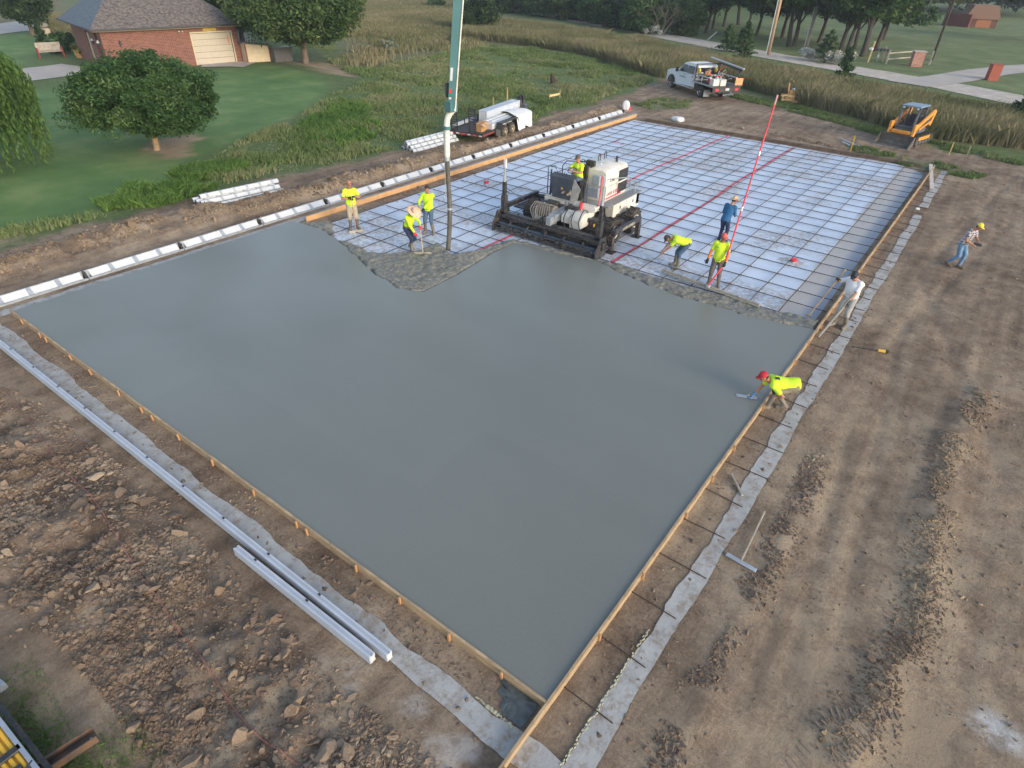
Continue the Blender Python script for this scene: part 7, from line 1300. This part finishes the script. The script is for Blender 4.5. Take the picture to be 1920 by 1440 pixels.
put_tree('yellow_tree', 'yellowish tree standing at the back of the far lawn', 'tree', make_tree(48, (3.4, 3.4, 2.8), 6.2, 90, 90, .4, None, None, 5.5, .22, 1.1, .4), m_lfy, m_barkd, gl(1768, 46))
put_tree('corner_tree', 'dark tree with hanging branches at the top right corner', 'tree', make_tree(47, (6, 5, 3.6), 6.6, 170, 110, .34, None, None, 6, .3, 1.2, .45, 14), m_lfd, m_barkd, gl(1950, 78))
# woods behind the tall grass
bp_ = [(948, 22, 1.0), (985, 24, .9), (1020, 30, 1.0), (1058, 36, .85), (1090, 38, .8), (1118, 44, .9), (1150, 52, .85), (1178, 56, .9), (1205, 62, .9), (1280, 66, .8), (965, 4, 1.3), (1040, 10, 1.3), (1110, 16, 1.2), (1165, 22, 1.3), (1220, 30, 1.2), (1270, 34, 1.3), (1310, 36, 1.2)]
bl_ = ['leftmost shrubby tree of the wood beyond the tall grass', 'second shrubby tree from the left beyond the tall grass', 'third shrubby tree from the left beyond the tall grass', 'fourth shrubby tree from the left beyond the tall grass', 'fifth shrubby tree from the left beyond the tall grass', 'sixth shrubby tree from the left beyond the tall grass', 'seventh shrubby tree from the left beyond the tall grass', 'eighth shrubby tree from the left beyond the tall grass', 'shrubby tree just left of the bare bush', 'shrubby tree just right of the bare bush'] + ['tree deep in the wood behind the shrubs, %s from the left' % ORD[i] for i in range(7)]
pb = None
for i, (px_, py_, s_) in enumerate(bp_):
    if i < 3: pb_ = put_tree('wood_tree', bl_[i], 'tree', make_tree(60+i, (3.2, 3.2, 2.7), 2.6, 110, 90, .34, None, None, 2.5, .16, 1.0, .4, flatb=.95), (m_lfo, m_lfd, m_lf)[i], m_barkd, gl(px_, py_), 0, 'trees in the wood beyond the tall grass', s_); protos['b%d' % i] = pb_
    else: t = copy_tree(protos['b%d' % ((1, 1, 0, 2)[i % 4] if i > 9 else i % 3)], None, bl_[i]); t.location = gl(px_, py_); t.rotation_euler = (0, 0, i*2.1); t.scale = (s_, s_, s_*(1.5 if i > 9 else 1)); t['group'] = 'trees in the wood beyond the tall grass'
r = np.random.default_rng(77)
def far_wood(name, lab, a, b, n_, hgt, dep, lm, ls=.8):
    a = np.array(a[:2]); b = np.array(b[:2]); t_ = r.random(n_); c = a+(b-a)*t_[:, None]; nn = np.array([-(b-a)[1], (b-a)[0]]); nn = nn/np.linalg.norm(nn); c = c+nn*(r.random(n_)*dep)[:, None]
    cl = np.stack([c[:, 0], c[:, 1], hgt*(.12+.88*r.random(n_)**.8)*(.75+.4*vn(c[:, 0]*.12, c[:, 1]*.12, 3)), 1.6+1.2*r.random(n_)], 1); p, i = crown_pts(r, cl, 60); V, F_ = quads(p, ls*(.6+.8*r.random(len(p))), r); rnd = np.repeat(np.clip(r.normal(.42, .16, n_)[i]+r.normal(0, .12, len(p)), 0, 1), 4)
    tag(npmesh(name, V, F_, lm, None, {'rnd': ('FLOAT', rnd)}), lab, 'woods', kind='stuff')
far_wood('far_wood', 'dark mass of woods closing the view behind the shrubby trees', P(900, -6), P(1330, 20), 520, 10, 26, m_lfd)
far_wood('far_wood', 'dark woods behind the far lawn and barn at the top right', P(1560, 12), P(2010, 34), 620, 14, 30, m_lfd)
far_wood('far_wood', 'distant woods seen between the roadside trunks at the top', P(1300, 2), P(1600, 14), 420, 11, 24, m_lfd)
# bare bushes
def bare(seed, H_, n_, lab, loc, m=m_bark):
    r = random.Random(seed); t = thing('bare_bush', lab, 'bush', loc); mb = MB()
    def grow(p, d, ln, rad, dep):
        e_ = p+d*ln; mb.tube([p, p.lerp(e_, .5)+Vector((r.uniform(-.1, .1),)*3)*ln*.5, e_], [rad, rad*.8, rad*.5], 5)
        if dep:
            for i in range(3): nd = (d+Vector((r.uniform(-.8, .8), r.uniform(-.8, .8), r.uniform(-.25, .6)))).normalized(); grow(p.lerp(e_, r.uniform(.5, 1)), nd, ln*r.uniform(.55, .8), rad*.5, dep-1)
    for i in range(n_): a = i*2*PI/n_; grow(Vector((.1*math.cos(a), .1*math.sin(a), 0)), Vector((math.cos(a)*.7, math.sin(a)*.7, 1)).normalized(), H_*.4, .07, 4)
    mb.build('branches', m, t); return t
bare(1, 5.2, 7, 'leafless grey bush with tangled branches at the end of the wood', gl(1240, 66), mat('grey twigs', (.22, .18, .15), .9)); bare(2, 6, 4, 'small bare tree on the lawn beyond the driveway', gl(98, 28))
# ---------------------------------------------------------------- grass as blades
def blades(name, lab, q, h_, w_, lm, lean=.35, cat='grass', seed=1, base=None):
    r = np.random.default_rng(seed); n_ = len(q); zz = height(q[:, 0], q[:, 1]); a = r.uniform(0, PI, n_); dx = np.stack([np.cos(a), np.sin(a), 0*a], 1)*w_[:, None]; b0 = np.stack([q[:, 0], q[:, 1], zz-.02], 1); ln = r.normal(size=(n_, 2))*lean*h_[:, None]+np.array([.12, -.05])*h_[:, None]
    m0 = b0+np.stack([ln[:, 0]*.35, ln[:, 1]*.35, h_*.6], 1); tp_ = b0+np.stack([ln[:, 0], ln[:, 1], h_], 1)
    V = np.stack([b0-dx*.5, b0+dx*.5, m0+dx*.45, tp_, m0-dx*.45], 1).reshape(-1, 3); F_ = np.arange(n_*5).reshape(-1, 5); rnd = np.repeat(np.clip(r.normal(.5, .2, n_) if base is None else base+r.normal(0, .13, n_), 0, 1), 5)
    tag(npmesh(name, V, F_, lm, None, {'rnd': ('FLOAT', rnd)}), lab, cat, kind='stuff')
m_gr = leafmat('rough grass', [(.068, .12, .038), (.112, .178, .056), (.17, .23, .09), (.29, .28, .16)], .7, .2); m_gb = leafmat('brown grass', [(.105, .125, .05), (.17, .178, .082), (.245, .225, .125), (.35, .30, .20)], .8, .2); m_weed = leafmat('weeds', [(.045, .11, .025), (.075, .16, .032), (.11, .21, .045), (.17, .26, .075)], .7, .2)
def inside(poly, n_, seed, den=None): r = np.random.default_rng(seed); a = np.array([[p[0], p[1]] for p in poly]); lo, hi = a.min(0), a.max(0); q = r.uniform(lo, hi, (n_*4, 2)); q = q[sdist(q[:, 0], q[:, 1], poly) > 0]; return q[:n_]
ROUGH = PP((-60, 470), (0, 458), (100, 432), (200, 410), (320, 380), (400, 352), (500, 330), (600, 312), (675, 295), (747, 280), (820, 265), (900, 250), (985, 232), (1040, 205), (1100, 198), (1140, 182), (1190, 166), (1225, 152), (1180, 134), (1100, 106), (1000, 92), (900, 84), (830, 100), (760, 112), (700, 130), (655, 95), (600, 72), (580, 92), (640, 130), (668, 150), (612, 178), (600, 195), (560, 220), (480, 256), (405, 288), (355, 312), (305, 358), (170, 408), (60, 424), (0, 434), (-60, 440))
r = np.random.default_rng(8); q = inside(ROUGH, 150000, 8); d = np.hypot(q[:, 0]-CP[0], q[:, 1]-CP[1]); cl_ = fbm(q[:, 0], q[:, 1], .45, 4, 5); e_ = ss(-sdist(q[:, 0], q[:, 1], DIRT), .1, 1.6); f_ = np.maximum(ss(sdist(q[:, 0], q[:, 1], ROUGH)+(fbm(q[:, 0], q[:, 1], .3, 3, 19)-.5)*4, -.5, 2.2), ss(q[:, 0], -36, -30)); q_k = r.random(len(q)) < np.clip((.25+1.1*ss(cl_, .35, .6))*(.25+.75*e_)*f_, 0, 1); q = q[q_k]; cl_ = cl_[q_k]; d = d[q_k]
blades('rough_grass', 'rough green grass between the mown lawn and the dirt track', q, (.06+.26*ss(cl_, .38, .62))*(.6+.7*r.random(len(q))), .018+d*.0009, m_gr, .35, seed=2, base=.25+.8*fbm(q[:, 0], q[:, 1], .12, 3, 9))
WE = [PP((150, 400), (220, 360), (300, 335), (385, 345), (360, 372), (250, 402), (170, 414)), PP((560, 240), (640, 190), (700, 205), (720, 255), (640, 285), (560, 290)), PP((300, 330), (420, 300), (470, 320), (420, 352), (320, 375))]
for i, pl_ in enumerate(WE): q = inside(pl_, 9000, 20+i); q = q[fbm(q[:, 0], q[:, 1], .8, 3, 6) > .62-.22*ss(sdist(q[:, 0], q[:, 1], pl_), -.2, 1.6)]; blades('weeds', ('bright leafy weeds by the nearer bundle of curb forms', 'bright green weeds in the long grass left of the pump hose', 'weeds at the lawn edge right of the round tree')[i], q, .22+.25*r.random(len(q)), .05+.03*r.random(len(q)), m_weed, .5, 'weeds', 30+i)
q = inside(BROWN, 170000, 9); cl_ = fbm(q[:, 0], q[:, 1], .3, 4, 5); blades('tall_grass', 'tall brown prairie grass along the near side of the gravel road', q, (.7+.65*cl_)*(.7+.5*r.random(len(q))), (.028+.025*r.random(len(q))), m_gb, .34, seed=3, base=.12+.75*cl_)
q = inside(MEAD, 80000, 10); q = q[r.random(len(q)) < ss(sdist(q[:, 0], q[:, 1], MEAD)+(fbm(q[:, 0], q[:, 1], .15, 3, 2)-.5)*12, -2, 6)]; cl_ = fbm(q[:, 0], q[:, 1], .12, 4, 15); blades('meadow_grass', 'tan meadow grass at the top behind the pump boom', q, (.3+.6*cl_), .07+.04*r.random(len(q)), m_gb, .3, seed=4, base=.1+.8*cl_)
q = inside(PP((160, 50), (100, 30), (60, 36), (95, 62), (130, 75), (150, 88), (172, 80)), 12000, 11); blades('tall_grass', 'brownish brush between the far driveway and the garage', q, .5+.5*r.random(len(q)), .08+.04*r.random(len(q)), m_gb, .3, seed=5)
for i, pp in enumerate(PATCH):
    q = inside(pp, (2500, 2600, 5000, 16000)[i], 40+i); k_ = fbm(q[:, 0], q[:, 1], 1.1, 3, 4) > (.5 if i != 3 else .4); q = q[k_]; blades('sparse_grass', ('thin grass patch on dirt in front of the truck', 'sprouting grass around the yellow ramp at the bottom left', 'sparse grass tufts on dirt right of the skid steer', 'green verge between the dirt and the tall brown grass')[i], q, (.05 if i == 1 else .12)+.10*r.random(len(q)), (.007 if i == 1 else .04)+0*q[:, 0], m_gr if i != 1 else m_weed, .5, seed=50+i)
q = np.concatenate([np.random.default_rng(4).uniform((P(x_, y_).x-.35, P(x_, y_).y-.35), (P(x_, y_).x+.35, P(x_, y_).y+.35), (240, 2)) for x_, y_ in ((150, 1430), (230, 1430), (30, 1290), (60, 1360), (90, 1410), (215, 1400))]); blades('sparse_grass', 'short grass tufts around the rusty steel channel', q, .06+.06*np.random.default_rng(3).random(len(q)), .006+0*q[:, 0], m_weed, .7, seed=60)
# ================================================================ ROADSIDE
def pole(px, py, h_, r0, lab, m, lean=(0, 0), cond=None):
    q = gl(px, py); t = thing('utility_pole', lab, 'utility pole', q); MB().tube([(0, 0, -.2), (lean[0], lean[1], h_)], [r0, r0*.8], 12).build('pole', m, t, True)
    if cond: MB().tube([(-.2, -.15, 0), (-.2+lean[0], -.15+lean[1], h_*.99)], .045, 8).build('conduit', cond, t)
    MB().bar((lean[0]-1.1, lean[1], h_-.6), (lean[0]+1.1, lean[1], h_-.6), .12, .12).build('crossarm', m, t); [MB().cyl((lean[0]+x_, lean[1], h_-.54), (lean[0]+x_, lean[1], h_-.35), .05, 8).build('insulator', m_white, t) for x_ in (-1, 0, 1)]
m_pole = mat('pole wood', (.42, .29, .19), .85, scale=4, var=.2, stretch=(3, 3, .3)); pole(1440, 104, 10, .17, 'tan utility pole with a white conduit at the roadside', m_pole, (0, 0), m_white); pole(1511, 92, 10, .17, 'grey utility pole right of the tan one', mat('grey pole wood', (.24, .23, .21), .9, scale=4, var=.2), (.1, 0), m_alud); pole(1747, 113, 10, .13, 'dark thin utility pole right of the rail fence', m_barkd, (.1, .2))
q = gl(1326, 75); T('leaning_post', 'pale leaning post at the far edge of the road', 'post', MB().bar(q, q+Vector((.9, .5, 1.0)), .10, .08), m_vinyl, q)
q = gl(1627, 117); t = thing('mailbox', 'white mailbox on a tan post at the roadside', 'mailbox', q); MB().bar((0, 0, 0), (.1, 0, 2.0), .12, .12).build('post', m_stakey, t); MB().box((-.05, 0, 1.3), (.35, .55, .26), None, .06).build('box', m_white, t)
q = gl(1649, 116); t = thing('mailbox_row', 'row of dark mailboxes on a wooden stand with a paper box below', 'mailbox', q); MB().bar((-.7, 0, 1.0), (.7, 0, 1.0), .2, .06).build('shelf', m_graywood, t); [MB().bar((x_, 0, 0), (x_, 0, 1.0), .1, .1).build('leg', m_graywood, t) for x_ in (-.3, .3)]; [MB().box((-.52+.35*i, 0, 1.17), (.24, .5, .24), None, .05).build('box', m_text, t) for i in range(4)]; MB().box((-.25, -.2, .55), (.18, .12, .32), None, .04).build('paper_box', m_white, t)
a = gl(1661, 120); b = gl(1708, 116); c = gl(1742, 122); t = thing('rail_fence', 'short weathered rail fence running through the brick pillar by the road', 'fence', a)
for p0, p1 in ((a, b), (b, c)):
    for z_ in (.5, 1.05): MB().bar(p0-a+Vector((0, 0, z_)), p1-a+Vector((0, 0, z_)), .06, .12).build('rail', m_graywood, t)
for p0 in (a, c, gl(1654, 114)): MB().bar(p0-a, p0-a+Vector((0, 0, 1.35)), .14, .14).build('post', m_graywood, t)
mb_brick2 = brickmat('pillar brick', (.30, .10, .08), (.40, .22, .18), (.45, .35, .30), 5)
q = gl(1715, 124); t = thing('brick_pillar', 'brick gate pillar with a pale cap in the rail fence', 'pillar', q, .4); MB().bb(-.5, .5, -.5, .5, -.1, 1.35).build('shaft', mb_brick2, t); MB().bb(-.58, .58, -.58, .58, 1.353, 1.45, .02).build('cap', m_conc_old, t)
q = gl(1858, 150); t = thing('brick_pillar', 'plain red brick gate pillar on grass right of the drive entrance', 'pillar', q, .4); MB().bb(-.42, .42, -.42, .42, -.1, 1.3).build('shaft', brickmat('red pillar brick', (.36, .09, .06), (.30, .08, .05), (.33, .12, .09), 5), t); MB().bb(-.44, .44, -.44, .44, 1.303, 1.36, .02).build('cap', mat('brick cap', (.30, .08, .06), .9), t)
q = gl(1836, 50); t = thing('far_barn', 'far brown barn with an orange door behind the far lawn', 'barn', q, .35); t.scale = (.45,)*3; MB().bb(-5.5, 5.5, 0, 8, 0, 3.0).build('wall', mat('barn brown', (.12, .06, .045), .9, scale=1, var=.2), t); MB().prism([(-6, 2.9), (6, 2.9), (4.2, 7.5), (-4.2, 7.5)], -.5, 8.5, 'y').build('roof', mat('barn roof', (.20, .12, .085), .8, scale=2, var=.3, stretch=(6, 1, 1)), t); MB().bb(-1.6, 3.4, -.08, -.01, 0, 2.8).build('door', mat('barn door', (.30, .12, .06), .8), t)
a = gl(1772, 46); b = gl(1816, 50); T('far_brick_wall', 'low dark red wall left of the far barn', 'wall', MB().bar(a+Vector((0, 0, .9)), b+Vector((0, 0, .9)), .5, 2.2), mat('dark red wall', (.13, .04, .035), .9), a)
# white blossom clumps at the road edge
for i, (pa_, pb_, n_) in enumerate((((1508, 112), (1592, 124), 34), ((1098, 34), (1230, 68), 46))):
    a = gl(*pa_); b = gl(*pb_); r = np.random.default_rng(i+90); c = np.array([list(a.lerp(b, u)) for u in r.random(n_)]); c[:, 2] += .5+r.random(n_)*.5; c[:, :2] += r.normal(size=(n_, 2))*.5
    p, ii_ = crown_pts(r, np.concatenate([c, np.full((n_, 1), .42)], 1), 60); V, F_ = quads(p, np.full(len(p), .2), r); tag(npmesh('white_flowers', V, F_, leafmat('white blossom', [(.30, .32, .26), (.5, .5, .45), (.65, .65, .6)]), None, {'rnd': ('FLOAT', np.repeat(r.random(len(p)), 4))}), ('white flower clumps along the road between the young pines', 'pale seed heads at the edge of the wood beyond the grass')[i], 'flowers', kind='stuff')
# ================================================================ HAZE
if True:
    hz = MB().bb(-170, 70, -12, 330, -5, 16).build('haze', None); m = bpy.data.materials.new('haze'); m.use_nodes = True; n = m.node_tree.nodes; n.clear(); out = n.new('ShaderNodeOutputMaterial'); v = n.new('ShaderNodeVolumePrincipled')
    v.inputs['Density'].default_value = 0.0005; v.inputs['Color'].default_value = (.80, .88, 1, 1); v.inputs['Anisotropy'].default_value = .2; m.node_tree.links.new(v.outputs[0], out.inputs['Volume']); hz.data.materials.append(m); tag(hz, 'thin blue morning haze in the air over the site and far trees', 'haze', kind='stuff')
